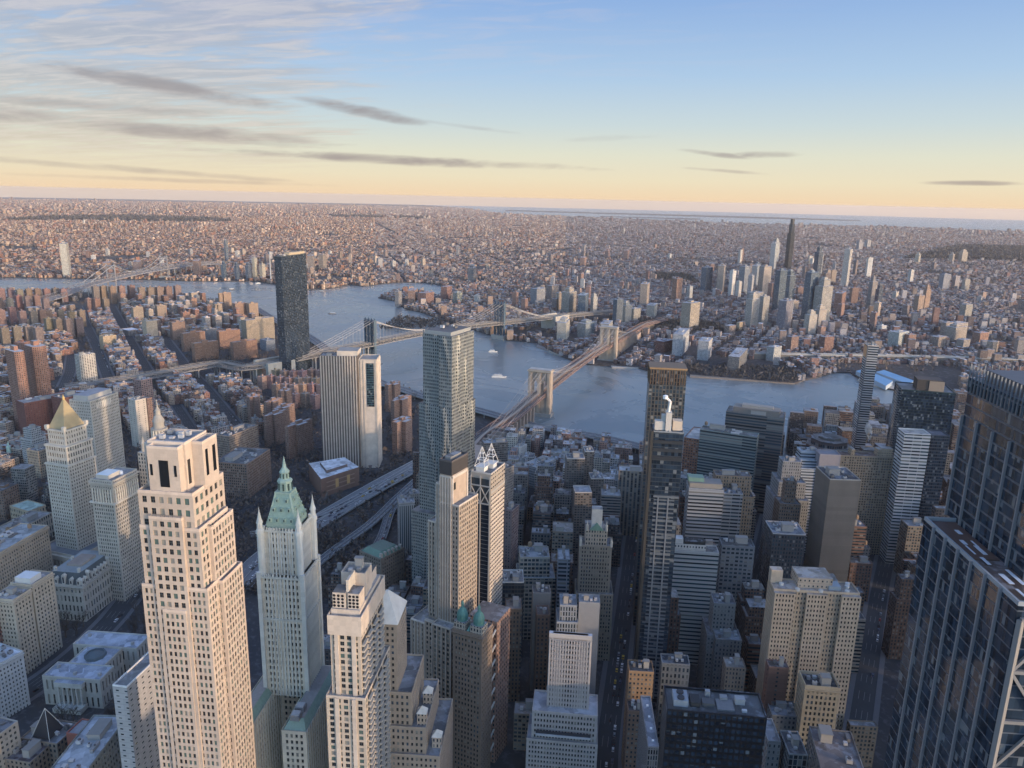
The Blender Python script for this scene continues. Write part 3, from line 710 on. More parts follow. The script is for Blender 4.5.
def grid_wall(A, p0, p1, z0, z1, nc, nr, wf, hf, col, depth=.35, out=None, margin=(0, 0), sill=.45, pier=None, gap=None, colf=None):
    """a wall with real openings: piers, spandrels, reveals; windows go to `out` as (corner, dir, w, h)"""
    p0 = np.array(p0, float); p1 = np.array(p1, float); Wd = np.linalg.norm(p1-p0); e = (p1-p0)/Wd; nin = np.array([-e[1], e[0]])
    m0, m1 = margin; bw = (Wd-m0-m1)/nc; ww = bw*wf; fh = (z1-z0)/nr; wh = fh*hf
    Q = lambda u0, u1, za, zb, c=col: ([(*(p0+e*u0), za), (*(p0+e*u1), za), (*(p0+e*u1), zb), (*(p0+e*u0), zb)], [(u0, za), (u1, za), (u1, zb), (u0, zb)])
    V = []; U = []; V2 = []; U2 = []
    def add(v): V.append(v[0]); U.append(v[1])
    xs = [m0+bw*(i+.5)-ww/2 for i in range(nc)]
    edges = [0]+[v for x in xs for v in (x, x+ww)]+[Wd]
    for i in range(0, len(edges), 2): 
        if edges[i+1]-edges[i] > 1e-3: add(Q(edges[i], edges[i+1], z0, z1))
    for i, x in enumerate(xs):
        prev = z0
        for j in range(nr):
            zb = z0+fh*j+(fh-wh)*sill; zt = zb+wh
            add(Q(x, x+ww, prev, zb)); prev = zt
            a = p0+e*x; b = p0+e*(x+ww); ai = a+nin*depth; bi = b+nin*depth
            V2 += [[(*ai, zb), (*a, zb), (*a, zt), (*ai, zt)], [(*b, zb), (*bi, zb), (*bi, zt), (*b, zt)], [(*a, zb), (*ai, zb), (*bi, zb), (*b, zb)], [(*a, zt), (*b, zt), (*bi, zt), (*ai, zt)]]
            if out is not None: out.append((ai, e, ww, zb, wh))
        add(Q(x, x+ww, prev, z1))
    A.quads(V, U, col); 
    if V2: A.quads(V2, [[(0, 0), (1, 0), (1, 1), (0, 1)]]*len(V2), [c*.9 for c in col])
def put_windows(root, out, kinds=(('dark', .62), ('green', .2), ('blind', .18)), limit=100, seed=1):
    """the largest-showing ones as windows of their own, the rest as one part"""
    org = np.array(root['_org'][:]); r = random.Random(seed); vis = []
    for w in out:
        P = w[0]+w[1]*w[2]/2; x, y, d = proj(P[0], P[1], w[3]+w[4]/2)
        nin = np.array([-w[1][1], w[1][0]]); v = P-CAMP[:2]; facing = (v@nin)/np.linalg.norm(v)
        vis.append(((w[2]*w[4])*max(facing, 0)/d**2 if -5 < x < 1029 and 0 < y < 773 else -1, w))
    vis.sort(key=lambda q: -q[0]); names = [k for k, _ in kinds]; ws = [p for _, p in kinds]; rest = Acc(); k = 0
    cols = {'dark': (.016, .020, .026), 'green': (.09, .15, .135), 'blind': (.26, .25, .22), 'blue': (.05, .08, .12)}
    for sc, w in vis:
        kd = r.choices(names, ws)[0]; a, e, ww, zb, wh = w
        if k < limit and sc > 0:
            o = bpy.data.objects.new('window', win_proto(kd)); COL.objects.link(o); o.parent = root
            o.location = (a[0]-org[0], a[1]-org[1], zb-org[2]); o.rotation_euler = (0, 0, math.atan2(e[1], e[0])); o.scale = (ww, 1, wh); k += 1
        elif sc > -2:
            b = a+e*ww; rest.quad((*a, zb), (*b, zb), (*b, zb+wh), (*a, zb+wh), cols[kd], mi=0)
            n = np.array([e[1], -e[0]])*.05; 
            for u in (0.0, .46, .93):
                c0 = a+e*ww*u+n; c1 = a+e*ww*(u+.07)+n; rest.quad((*c0, zb), (*c1, zb), (*c1, zb+wh), (*c0, zb+wh), (.10, .11, .11), mi=1)
    if rest.V: tag(part(rest, 'windows_beyond', [M['pane'], M['steelp']], root), kind='stuff')
def roof_plant(root, fr, s0, s1, t0, t1, z, seed=0, col=(.30, .29, .28), tank=None, n=None, big=True):
    """bulkheads, air units and a water tank on a flat roof, kept apart from each other"""
    r = random.Random(seed*7+3); W_, D_ = s1-s0, t1-t0
    if min(W_, D_) < 7: return
    spots = []
    def free(a, b, c, d): return all(a > q[1]+.6 or b < q[0]-.6 or c > q[3]+.6 or d < q[2]-.6 for q in spots)
    if big:
        w, d = W_*r.uniform(.22, .42), D_*r.uniform(.22, .42); a = s0+1.5+r.random()*(W_-w-3); c = t0+1.5+r.random()*(D_-d-3); h = r.uniform(3.0, 6.5)
        spots.append((a, a+w, c, c+d)); A = Acc(); A.fbox(fr, a, a+w, c, c+d, z, z+h, col, (.26, .27, .29)); 
        bo = part(A, 'bulkhead', M['plain'], root); A = Acc(); A.fbox(fr, a-.3, a+w+.3, c-.3, c+d+.3, z+h, z+h+.3, [v*.8 for v in col]); part(A, 'coping', M['plain'], bo)
    for k in range(n if n is not None else r.randint(4, 8)):
        for _ in range(6):
            w, d = r.uniform(1.6, max(2, W_*.16)), r.uniform(1.6, max(2, D_*.16)); a = s0+1+r.random()*max(.1, W_-w-2); c = t0+1+r.random()*max(.1, D_-d-2)
            if free(a, a+w, c, c+d) and a+w < s1-.8 and c+d < t1-.8:
                spots.append((a, a+w, c, c+d)); A = Acc(); h = r.uniform(1, 2.6); v = r.choice([.16, .3, .45, .5])
                A.fbox(fr, a, a+w, c, c+d, z+.4, z+.4+h, (v, v, v*1.03)); A.fbox(fr, a+.3, a+w-.3, c+.3, c+d-.3, z, z+.4, (.12, .12, .12))
                uo = part(A, 'air_unit', M['tin'], root)
                if w > 2.4:
                    A = Acc(); q = fr.P(a+w/2, c+d/2); A.lathe(q[0], q[1], [(min(w, d)*.34, z+.4+h), (min(w, d)*.34, z+.9+h), (0, z+.9+h)], 10, (.10, .10, .11)); part(A, 'fan', M['tin'], uo)
                break
    if tank if tank is not None else r.random() < .35:
        for _ in range(8):
            a = s0+2.5+r.random()*max(.1, W_-5); c = t0+2.5+r.random()*max(.1, D_-5)
            if free(a-2, a+2, c-2, c+2) and a+2 < s1 and c+2 < t1:
                q = fr.P(a, c); A = Acc()
                for i in range(4): A.bar((q[0]+1.3*cos(i*pi/2), q[1]+1.3*sin(i*pi/2), z), (q[0]+1.3*cos(i*pi/2), q[1]+1.3*sin(i*pi/2), z+3.2), .22, (.12, .12, .12))
                A.lathe(q[0], q[1], [(0, z+3.2), (1.9, z+3.2), (1.8, z+6.6), (0, z+8.0)], 12, (.25, .17, .11)); part(A, 'water_tank', M['plain'], root); break
def parapet(A, fr, s0, s1, t0, t1, z, h, col, w=.5):
    A.fbox(fr, s0, s1, t0, t0+w, z, z+h, col); A.fbox(fr, s0, s1, t1-w, t1, z, z+h, col)
    A.fbox(fr, s0, s0+w, t0+w, t1-w, z, z+h, col); A.fbox(fr, s1-w, s1, t0+w, t1-w, z, z+h, col)
def face_openings(A, fr, s0, s1, t0, t1, z0, z1, bay, floor, wf, hf, col, out, depth=.35, margin=1.2, sill=.45, rcol=(.2, .2, .21), par=None, roof=True):
    """a block whose two faces toward the harbour view have real openings; the far two carry windows in their surface"""
    P = [fr.P(s0, t0), fr.P(s1, t0), fr.P(s1, t1), fr.P(s0, t1)]; nr = max(1, round((z1-z0)/floor))
    for i in (0, 3):
        a, b = P[i], P[(i+1) % 4]; w = math.dist(a, b); nc = max(1, round((w-2*margin)/bay))
        grid_wall(A, a, b, z0, z1, nc, nr, wf, hf, col, depth, out, (margin, margin), sill)
    for i in (1, 2):
        a, b = P[i], P[(i+1) % 4]; w = math.dist(a, b)
        A.quad((*a, z0), (*b, z0), (*b, z1), (*a, z1), col, (bay, floor, 3), (wf, hf, 0), [(0, z0), (w, z0), (w, z1), (0, z1)])
    if roof: A.poly([(*p, z1) for p in P], [tuple(p) for p in P], rcol)
NB = [0]
def building(name, label, c, xl, xr, H, a=None, wl=None, wr=None, mat='office', col=(.3, .3, .3), win=(3, 3.6, .5, .5), winL=None, tiers=(), roofc=(.20, .20, .21), plant=True, group=None, cat='building', geo=False, cornice=0, par=1.0, tank=None, kinds=(('dark', .7), ('blue', .15), ('blind', .15)), limit=60, grow=6, L=None, Rr=None, depth=.35, pcol=None, nplant=None):
    """tiers: (s0, s1, t0, t1 insets in metres, top height) from the top block downward; the top block fills the outline"""
    if c[0] > 480 and c[1] > 430 and limit < 100: col = tuple(v*.70 for v in col); roofc = tuple(v*.66 for v in roofc)  # lower-right blocks get darker colours, standing in for street shade
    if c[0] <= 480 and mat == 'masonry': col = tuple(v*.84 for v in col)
    fr = frame(c, xl, xr, H, a=a, wl=wl, wr=wr, L=L, Rr=Rr); NB[0] += 1; seed = NB[0]
    m = fr.mid(); root = empty(name, (m[0], m[1], 0), label, cat, group); A = Acc(); out = []
    bay, floor, wf, hf = win; parv = (bay, floor, seed); q = (wf, hf, 0)
    pL, qL = (None, None) if winL is None else ((winL[0], winL[1], seed), (winL[2], winL[3], 0))
    blocks = [(0, fr.wr, 0, fr.wl, H)]
    for (a0, a1, b0, b1, zt) in tiers: blocks.append((-a0, fr.wr+a1, -b0, fr.wl+b1, zt))
    for i, (s0, s1, t0, t1, zt) in enumerate(blocks):
        zb = blocks[i+1][4] if i+1 < len(blocks) else -1.0
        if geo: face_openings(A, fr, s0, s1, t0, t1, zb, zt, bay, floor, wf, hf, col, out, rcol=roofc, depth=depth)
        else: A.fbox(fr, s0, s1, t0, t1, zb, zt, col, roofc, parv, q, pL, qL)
        if par: parapet(A, fr, s0, s1, t0, t1, zt, par, pcol or [v*1.08 for v in col])
        raster([fr.P(s0, t0), fr.P(s1, t0), fr.P(s1, t1), fr.P(s0, t1)], grow=grow)
    w = part(A, 'wall', M[mat], root)
    if cornice:
        A = Acc(); s0, s1, t0, t1, zt = blocks[0]; A.fbox(fr, s0-cornice, s1+cornice, t0-cornice, t1+cornice, zt-cornice*2.2, zt-cornice*1.2, [v*1.05 for v in col], col)
        A.fbox(fr, s0-cornice*.5, s1+cornice*.5, t0-cornice*.5, t1+cornice*.5, zt-cornice*4, zt-cornice*3.4, col); part(A, 'cornice', M['plain'], root)
    if plant: roof_plant(root, fr, 1, fr.wr-1, 1, fr.wl-1, H, seed, tank=tank, n=nplant)
    if out: put_windows(root, out, kinds, limit, seed)
    return root, fr

CREAM = (.62, .53, .45); LIME = (.52, .49, .44); BEIGE = (.44, .38, .30)

# --- tall pink stone apartment tower in front
def park_tower():
    H = 282; C = at(193, 439, H); a = 31; root = empty('apartment_tower', (*at(205, 520, 240), 0), 'tallest pinkish cream limestone tower, notched crown and terraces, in front at lower left', 'tower')
    fr = Fr(C, a, 1, 1); col = (.44, .36, .30); out = []
    w2 = lambda x, z, dv, C0=C: ext(C0, dv, z, x)
    # plan in metres from the crown corner: s runs away to the right, t to the left
    A = Acc(); tl = 20.0
    def blk(s0, s1, t0, t1, z0, z1, bay=3.1, floor=3.9, wf=.52, hf=.58, **k):
        face_openings(A, fr, s0, s1, t0, t1, z0, z1, bay, floor, wf, hf, col, out, rcol=(.28, .27, .27), margin=k.get('m', .9), roof=True)
        parapet(A, fr, s0, s1, t0, t1, z1, 1.3, (.54, .44, .37), .5)
    # crown: a cross-shaped head with tall slots
    def slots(s0, s1, t0, t1, z0, z1, fl, fr_):
        A.fbox(fr, s0, s1, t0, t1, z0, z1, (.46, .38, .32), (.25, .26, .28)); parapet(A, fr, s0, s1, t0, t1, z1, 1.2, (.55, .46, .39), .6)
    # crown pieces
    slots(0, 18, 4, 21, 258, 279, 0, 0); slots(-4, 4-.02, 5, 19, 258, 278, 0, 0); slots(5, 18-.5, -1.0, 4-.02, 258, 278, 0, 0); slots(2, 16, 21.02, 24, 258, 277, 0, 0)
    def slot(s0, s1, t0, t1, z0, z1, face):
        B = Acc(); z0 -= 3; z1 -= 3
        if face == 's': B.fbox(fr, s0-.12, s0+.02, t0, t1, z0, z1, (.012, .014, .018))
        else: B.fbox(fr, s0, s1, t0-.12, t0+.02, z0, z1, (.012, .014, .018))
        part(B, 'louvre_slot', M['pane'], root)
    slot(-4, 0, 9.8, 14.0, 264, 276, 's'); slot(-4, 0, 6.2, 7.3, 269, 274, 's'); slot(-4, 0, 17.0, 18.1, 269, 274, 's')
    slot(2, 0, 21.8, 23.2, 264, 275, 's'); slot(7, 9, -1.0, 0, 266, 278, 't'); slot(13, 15.5, -1, 0, 266, 278, 't'); slot(1, 3, 4, 0, 264, 275, 't')
    # shaft, getting wider in steps
    blk(-4.8, 22, -.5, 24.5, 242, 258-.02, 4.2, 5.2, .55, .55); 
    blk(-6.4, 20, 4.5, 19.5, 90, 247, 3.0, 4.3, .6, .6)
    blk(-5.2, 20, -2.5, 25, 214, 242-.02, 2.8, 4.3, .58, .6); blk(2, 22, -4.0, 9, 90, 240, 2.6, 4.3, .58, .62)
    blk(-5.6, 21, -4.2, 26.5, -1, 214-.02, 2.3, 3.8, .58, .62); blk(-6.8, -5.62, 6, 17, -1, 203, 2.3, 3.8, .58, .62)
    blk(4, 23, -6.2, 2, -1, 213, 2.3, 3.8, .58, .66)
    part(A, 'wall', M['masonry'], root)
    A = Acc()
    for s0, s1, t0, t1, z in ((-6.7, -4.8, 4.4, 19.6, 247), (1.8, 10, -5.2, -1, 240)):
        for i in range(9):
            f = i/8; A.fbox(fr, s0+(s1-s0)*f*0, s0+.12, t0+(t1-t0)*f-.05, t0+(t1-t0)*f+.05, z+1.3, z+2.2, (.12, .12, .12))
        A.fbox(fr, s0, s0+.14, t0, t1, z+2.2, z+2.32, (.12, .12, .12))
    part(A, 'railing', M['steelp'], root)
    roof_plant(root, fr, 3, 16, 6, 20, 279, 5, (.35, .33, .31), tank=False, n=9, big=False)
    put_windows(root, out, (('dark', .55), ('green', .25), ('blind', .20)), 100, 5)
    raster([fr.P(-8, -10), fr.P(42, -10), fr.P(42, 33), fr.P(-8, 33)], grow=5)
park_tower()

# --- gothic tower with the green copper pyramid
def gothic_tower():
    ctr = at(289, 560, 180); a = 29.5; e_s, e_t = azv(a+90), azv(a); hw = 12.5; col = (.66, .58, .47); out = []
    C = ctr-e_s*hw-e_t*hw; fr = Fr(C, a, 2*hw, 2*hw); root = empty('gothic_tower', (*ctr, 0), 'cream terracotta gothic tower with green copper spire and corner turrets', 'skyscraper')
    A = Acc()
    def shaft(m, z0, z1, bay=2.2, floor=3.9, roof=True):
        face_openings(A, fr, m, 2*hw-m, m, 2*hw-m, z0, z1, bay, floor, .42, .60, col, out, depth=.7, margin=2.2, rcol=(.3, .3, .3))
        S_ = 2*hw-2*m; 
        for s, t in ((m, m), (2*hw-m, m), (m, 2*hw-m), (2*hw-m, 2*hw-m)): A.fbox(fr, s-1.1, s+1.1, t-1.1, t+1.1, z0, z1+2, (.64, .61, .55))
        for f in (.18, .26, .34, .42, .50, .58, .66, .74, .82):
            A.fbox(fr, m+S_*f-.28, m+S_*f+.28, m-.6, m-.02, z0, z1+1, (.66, .63, .57)); A.fbox(fr, m-.55, m-.02, m+S_*f-.28, m+S_*f+.28, z0, z1+1, (.66, .63, .57))
    shaft(0, 100, 176); shaft(2.4, 176.02, 203)
    part(A, 'wall', M['masonry'], root)
    for m, z in ((-.9, 176), (1.5, 203), (-.6, 150)):
        A = Acc(); A.fbox(fr, m, 2*hw-m, m, 2*hw-m, z-1.2, z, (.56, .53, .47), (.45, .43, .40)); 
        for i in range(13):
            u = m+(2*hw-2*m)*i/12
            if z != 150:
                A.fbox(fr, u-.3, u+.3, m-.1, m+.4, z, z+1.7, (.60, .57, .51)); A.fbox(fr, m-.1, m+.4, u-.3, u+.3, z, z+1.7, (.60, .57, .51))
        part(A, 'cornice', M['stone'], root)
    for s in (1.4, 2*hw-1.4):
        for t in (1.4, 2*hw-1.4):
            q = fr.P(s, t); A = Acc(); A.lathe(q[0], q[1], [(1.9, 176), (1.9, 201), (2.4, 201), (2.2, 203), (1.6, 204), (1.5, 207), (1.9, 207.2), (1.1, 210), (.35, 214), (0, 217)], 8, (.62, .59, .53)); part(A, 'turret', M['stone'], root)
    A = Acc(); g = (.27, .37, .31); g2 = (.33, .42, .35)
    def ring(m): return [fr.P(m, m), fr.P(2*hw-m, m), fr.P(2*hw-m, 2*hw-m), fr.P(m, 2*hw-m)]
    A.prism(ring(4.2), 203, 206, g2, top_poly=ring(4.0)); A.prism(ring(4.0), 206, 222, g, top_poly=ring(8.4)); A.fbox(fr, 8, 2*hw-8, 8, 2*hw-8, 222, 223, g2)
    for z, m, n_ in ((207, 4.4, 4), (212.5, 5.9, 3), (217.5, 7.2, 2)):
        for i in range(n_):
            u = m+(2*hw-2*m)*(i+.5)/n_
            A.fbox(fr, u-.7, u+.7, m-.9, m+1.2, z, z+2.4, g2); A.fbox(fr, m-.9, m+1.2, u-.7, u+.7, z, z+2.4, g2)
            A.fbox(fr, u-.35, u+.35, m-.96, m-.88, z+.4, z+1.8, (.03, .05, .05)); A.fbox(fr, m-.96, m-.88, u-.35, u+.35, z+.4, z+1.8, (.03, .05, .05))
    for s in (4.4, 2*hw-4.4):
        for t in (4.4, 2*hw-4.4): A.bar((*fr.P(s, t), 205), (*fr.P(hw+(s-hw)*.5, hw+(t-hw)*.5), 222.5), .8, g2)
    part(A, 'copper_roof', M['copper'], root)
    A = Acc(); A.lathe(ctr[0], ctr[1], [(4.0, 223), (3.8, 228), (4.3, 228.2), (4.0, 229.2), (2.7, 230), (2.5, 233.5), (2.9, 233.7), (1.3, 236.2), (.9, 238), (.25, 242), (0, 243)], 8, g2)
    for i in range(8):
        t = pi/8+i*pi/4; A.bar((ctr[0]+3.7*cos(t), ctr[1]+3.7*sin(t), 223.6), (ctr[0]+3.7*cos(t), ctr[1]+3.7*sin(t), 227.4), .9, (.03, .06, .055)); A.bar((ctr[0]+2.45*cos(t), ctr[1]+2.45*sin(t), 230.4), (ctr[0]+2.4*cos(t), ctr[1]+2.4*sin(t), 233), .6, (.03, .06, .055))
    part(A, 'spire', M['copper'], root)
    # the U-shaped lower block with green roofs
    A = Acc(); B = Acc()
    for s0, s1, t0, t1, z in ((-30, 30, -10, 4, 100), (-30, 30, 21, 34, 100), (10, 30, 4.02, 20.98, 106)):
        face_openings(A, fr, s0, s1, t0, t1, -1, z, 2.6, 3.9, .5, .58, col, out, depth=.5, margin=1.5, rcol=(.30, .28, .27))
        for i in range(int((s1-s0)/3.2)):
            A.fbox(fr, s0+1+i*3.2, s0+1.5+i*3.2, t0-.4, t0-.02, -1, z+1.2, (.63, .60, .54))
        if z == 100:
            k = 3.4; lo = [fr.P(s0+.3, t0+.3), fr.P(s1-.3, t0+.3), fr.P(s1-.3, t1-.3), fr.P(s0+.3, t1-.3)]; hi = [fr.P(s0+6, t0+k), fr.P(s1-6, t0+k), fr.P(s1-6, t1-k), fr.P(s0+6, t1-k)]
            B.prism(lo, z, z+5, g, (.30, .28, .27), top_poly=hi)
        parapet(A, fr, s0, s1, t0, t1, z, 1.2, col, .4)
    part(A, 'lower_wall', M['masonry'], root); part(B, 'wing_roofs', M['copper'], root)
    for j, (s, t) in enumerate(((-27, -6), (-20, -6), (-27, 25))):
        A = Acc(); A.fbox(fr, s, s+5, t+1, t+6, 105, 108, (.3, .3, .32)); A.fbox(fr, s+.5, s+4.5, t+1.5, t+5.5, 108, 108.6, (.5, .5, .52)); part(A, 'air_unit', M['tin'], root)
    put_windows(root, out, (('dark', .7), ('blind', .3)), 100, 9)
    raster([fr.P(-32, -12), fr.P(32, -12), fr.P(32, 36), fr.P(-32, 36)], grow=5)
gothic_tower()

# --- pale tower with round holes in its crown
def round_hole_tower():
    H = 190; C = at(361, 620, H); root = empty('apartment_tower', (*C, 0), 'pale stone tower with round vents in its stepped crown and bay balconies', 'tower')
    fr = Fr(C, 30, 1, 1); col = (.46, .385, .31); pal = (.52, .44, .37); out = []; A = Acc()
    wl = ext(C, azv(30), H, 327)
    def blk(s0, s1, t0, t1, z0, z1, bay, floor, wf, hf, c=col): face_openings(A, fr, s0, s1, t0, t1, z0, z1, bay, floor, wf, hf, c, out, rcol=(.33, .31, .29), margin=.8); parapet(A, fr, s0, s1, t0, t1, z1, 1.0, pal, .4)
    A.fbox(fr, 0, 42, 0, wl, 181, 190, pal, (.35, .33, .31)); parapet(A, fr, 0, 42, 0, wl, 190, 1.2, pal, .5)
    A.fbox(fr, 3, 39, 1.5, wl-1, 190, 193, pal, (.3, .3, .3)); A.fbox(fr, 4, 12, 8.6, wl-1.6, 193, 201, pal, (.14, .14, .14)); A.fbox(fr, 4, 12, 1.8, 7.4, 193, 201, pal, (.14, .14, .14)); A.fbox(fr, 5.5, 16, 7.42, 8.58, 193, 207, (.5, .45, .38)); A.fbox(fr, 16, 27, 2.4, wl-2, 193, 204, pal, (.3, .29, .28)); A.fbox(fr, 29, 37, 3, wl-3, 193, 199, pal, (.12, .12, .12))
    parapet(A, fr, 16, 27, 2.4, wl-2, 204, 1.5, pal, .5)
    blk(1.0, 41, .8, wl-.8, 148, 181-.02, 3.4, 3.3, .62, .66)
    blk(-1.5, 44, -1.5, wl+1.5, -1, 148-.02, 3.4, 3.3, .62, .66)
    for (t0, t1) in ((3, 5), (wl-5, wl-3)):
        A.fbox(fr, .2, .98, t0, t1, 148, 181, pal); A.fbox(fr, -2.2, -1.52, t0, t1, -1, 148, pal)
    part(A, 'wall', M['masonry'], root)
    A = Acc(); z0 = 194.2
    for j, tt in enumerate((10.0, 12.0, 14.0) if wl > 15 else (9.6, 11.4, 13.0)):
        for i in range(4):
            q = fr.P(3.95, tt); _ = None
            for base in (tt,):
                c = np.array([*fr.P(3.9, base), z0+i*1.75]); es = np.array([*fr.et, 0]); ez = np.array([0, 0, 1.0]); 
                P_ = [c+es*.72*cos(u)+ez*.72*sin(u) for u in np.linspace(0, 2*pi, 13)[:-1]]; A.poly(P_, [(0, 0)]*12, (.02, .02, .025))
    for tt in (2.8, 4.6, 6.4):
        for i in range(4):
            c = np.array([*fr.P(3.9, tt), z0+i*1.75]); es = np.array([*fr.et, 0]); ez = np.array([0, 0, 1.0]); P_ = [c+es*.72*cos(u)+ez*.72*sin(u) for u in np.linspace(0, 2*pi, 13)[:-1]]; A.poly(P_, [(0, 0)]*12, (.02, .02, .025))
    part(A, 'round_vents', M['pane'], root)
    # rounded balconies up the right-hand side
    for (sc, w_) in ((5.5, 3.2), (14, 3.2), (24, 3.2), (34, 3.2)):
        A = Acc()
        for k in range(52):
            z = 6+k*3.3; t_ = -1.5 if z < 147 else .8
            A.fbox(fr, sc-w_, sc+w_, t_-1.5, t_-.05, z, z+.95, (.46, .41, .35)); A.fbox(fr, sc-w_+.2, sc+w_-.2, t_-.25, t_-.04, z+.96, z+3.0, (.03, .035, .04))
        part(A, 'balcony_stack', M['plain'], root)
    roof_plant(root, fr, 17, 26, 4, wl-3, 204, 8, n=3, tank=False)
    put_windows(root, out, (('dark', .6), ('green', .22), ('blind', .18)), 100, 11)
    raster([fr.P(-3, -5), fr.P(46, -5), fr.P(46, wl+3), fr.P(-3, wl+3)], grow=5)
round_hole_tower()

# --- stone block with pyramid roofed towers behind it
def pyramid_roof_block():
    H = 160; root, fr = building('office_building', 'beige stone setback block with a white pyramidal roof, behind the round vented tower', (397, 626), 383, 411, H, wl=16, wr=24, mat='masonry', col=(.42, .34, .27), win=(2.6, 3.7, .45, .5), geo=True, tiers=[(2, 10, 8, 3, 120), (4, 16, 16, 4, 100), (6, 20, 24, 6, 84)], plant=False, limit=60)
    A = Acc(); c = fr.mid(); A.prism(fr.poly(.6), H+1, H+14, (.66, .62, .56), top_poly=[c+(p-c)*.08 for p in map(np.array, fr.poly())]); part(A, 'pyramid_roof', M['stone'], root)
    for s, t, z in ((2, -13, 100), (20, -13, 100), (4, -21, 84)):
        q = fr.P(s, t); A = Acc(); A.fbox(fr, s-2.5, s+2.5, t-2.5, t+2.5, z, z+7, (.42, .34, .27), par=(2, 3.5, 1), par2=(.4, .5, 0)); A.prism([fr.P(s-2.9, t-2.9), fr.P(s+2.9, t-2.9), fr.P(s+2.9, t+2.9), fr.P(s-2.9, t+2.9)], z+7, z+10.5, (.62, .58, .52), top_poly=[q+.01*(fr.P(s+dx, t+dy)-q) for dx, dy in ((-1, -1), (1, -1), (1, 1), (-1, 1))]); part(A, 'corner_pavilion', M['masonry'], root)
pyramid_roof_block()

# --- twin cupola building
def twin_cupola():
    H = 112; root, fr = building('office_building', 'early skyscraper of beige brick with twin green domed cupolas', (482, 637), 453, 500, H, a=48, wr=16, mat='masonry', col=(.29, .225, .18), win=(2.4, 3.6, .48, .55), geo=True, plant=False, limit=90, cornice=.8)
    wl = fr.wl
    A = Acc(); A.fbox(fr, 23, 44, 0, wl, -1, H-2, (.24, .15, .12), (.16, .15, .15), (3, 3.6, 9), (.35, .5, 0)); A.fbox(fr, 16.02, 22.98, 8, wl-4, -1, H-6, (.10, .08, .08), (.12, .12, .12)); part(A, 'rear_wall', M['masonry'], root)
    A = Acc()
    for k in range(9):
        z = 16+k*11; A.bar((*fr.P(15.8, .6), z-2), (*fr.P(23.2, 1.0), z), .9, (.5, .48, .45))
    part(A, 'tie_beams', M['walk'], root)
    for t in (4.5, wl-4.5):
        q = fr.P(4.5, t); A = Acc(); A.fbox(fr, 0.3, 8.7, t-4.2, t+4.2, H, H+6, (.40, .35, .29), (.3, .3, .3), (2.1, 3, 1), (.45, .6, 0)); part(A, 'corner_tower', M['masonry'], root)
        A = Acc(); g = (.09, .22, .19); A.lathe(q[0], q[1], [(3.7, H+6), (3.7, H+7), (3.3, H+7), (3.3, H+8.6), (3.8, H+8.8), (3.6, H+10.6), (2.7, H+12.8), (1.2, H+14.6), (.9, H+15.6), (.9, H+17.2), (1.1, H+17.4), (.5, H+18.6), (0, H+20)], 12, g); part(A, 'cupola', M['copper'], root)
    A = Acc(); A.prism([fr.P(0.5, 9.5), fr.P(9, 9.5), fr.P(9, wl-9.5), fr.P(0.5, wl-9.5)], H+.5, H+4, (.13, .30, .26), (.2, .3, .28), top_poly=[fr.P(3.5, 10.5), fr.P(7, 10.5), fr.P(7, wl-10.5), fr.P(3.5, wl-10.5)]); part(A, 'copper_roof', M['copper'], root)
    raster([fr.P(0, 0), fr.P(42, 0), fr.P(42, wl), fr.P(0, wl)], grow=4)
twin_cupola()

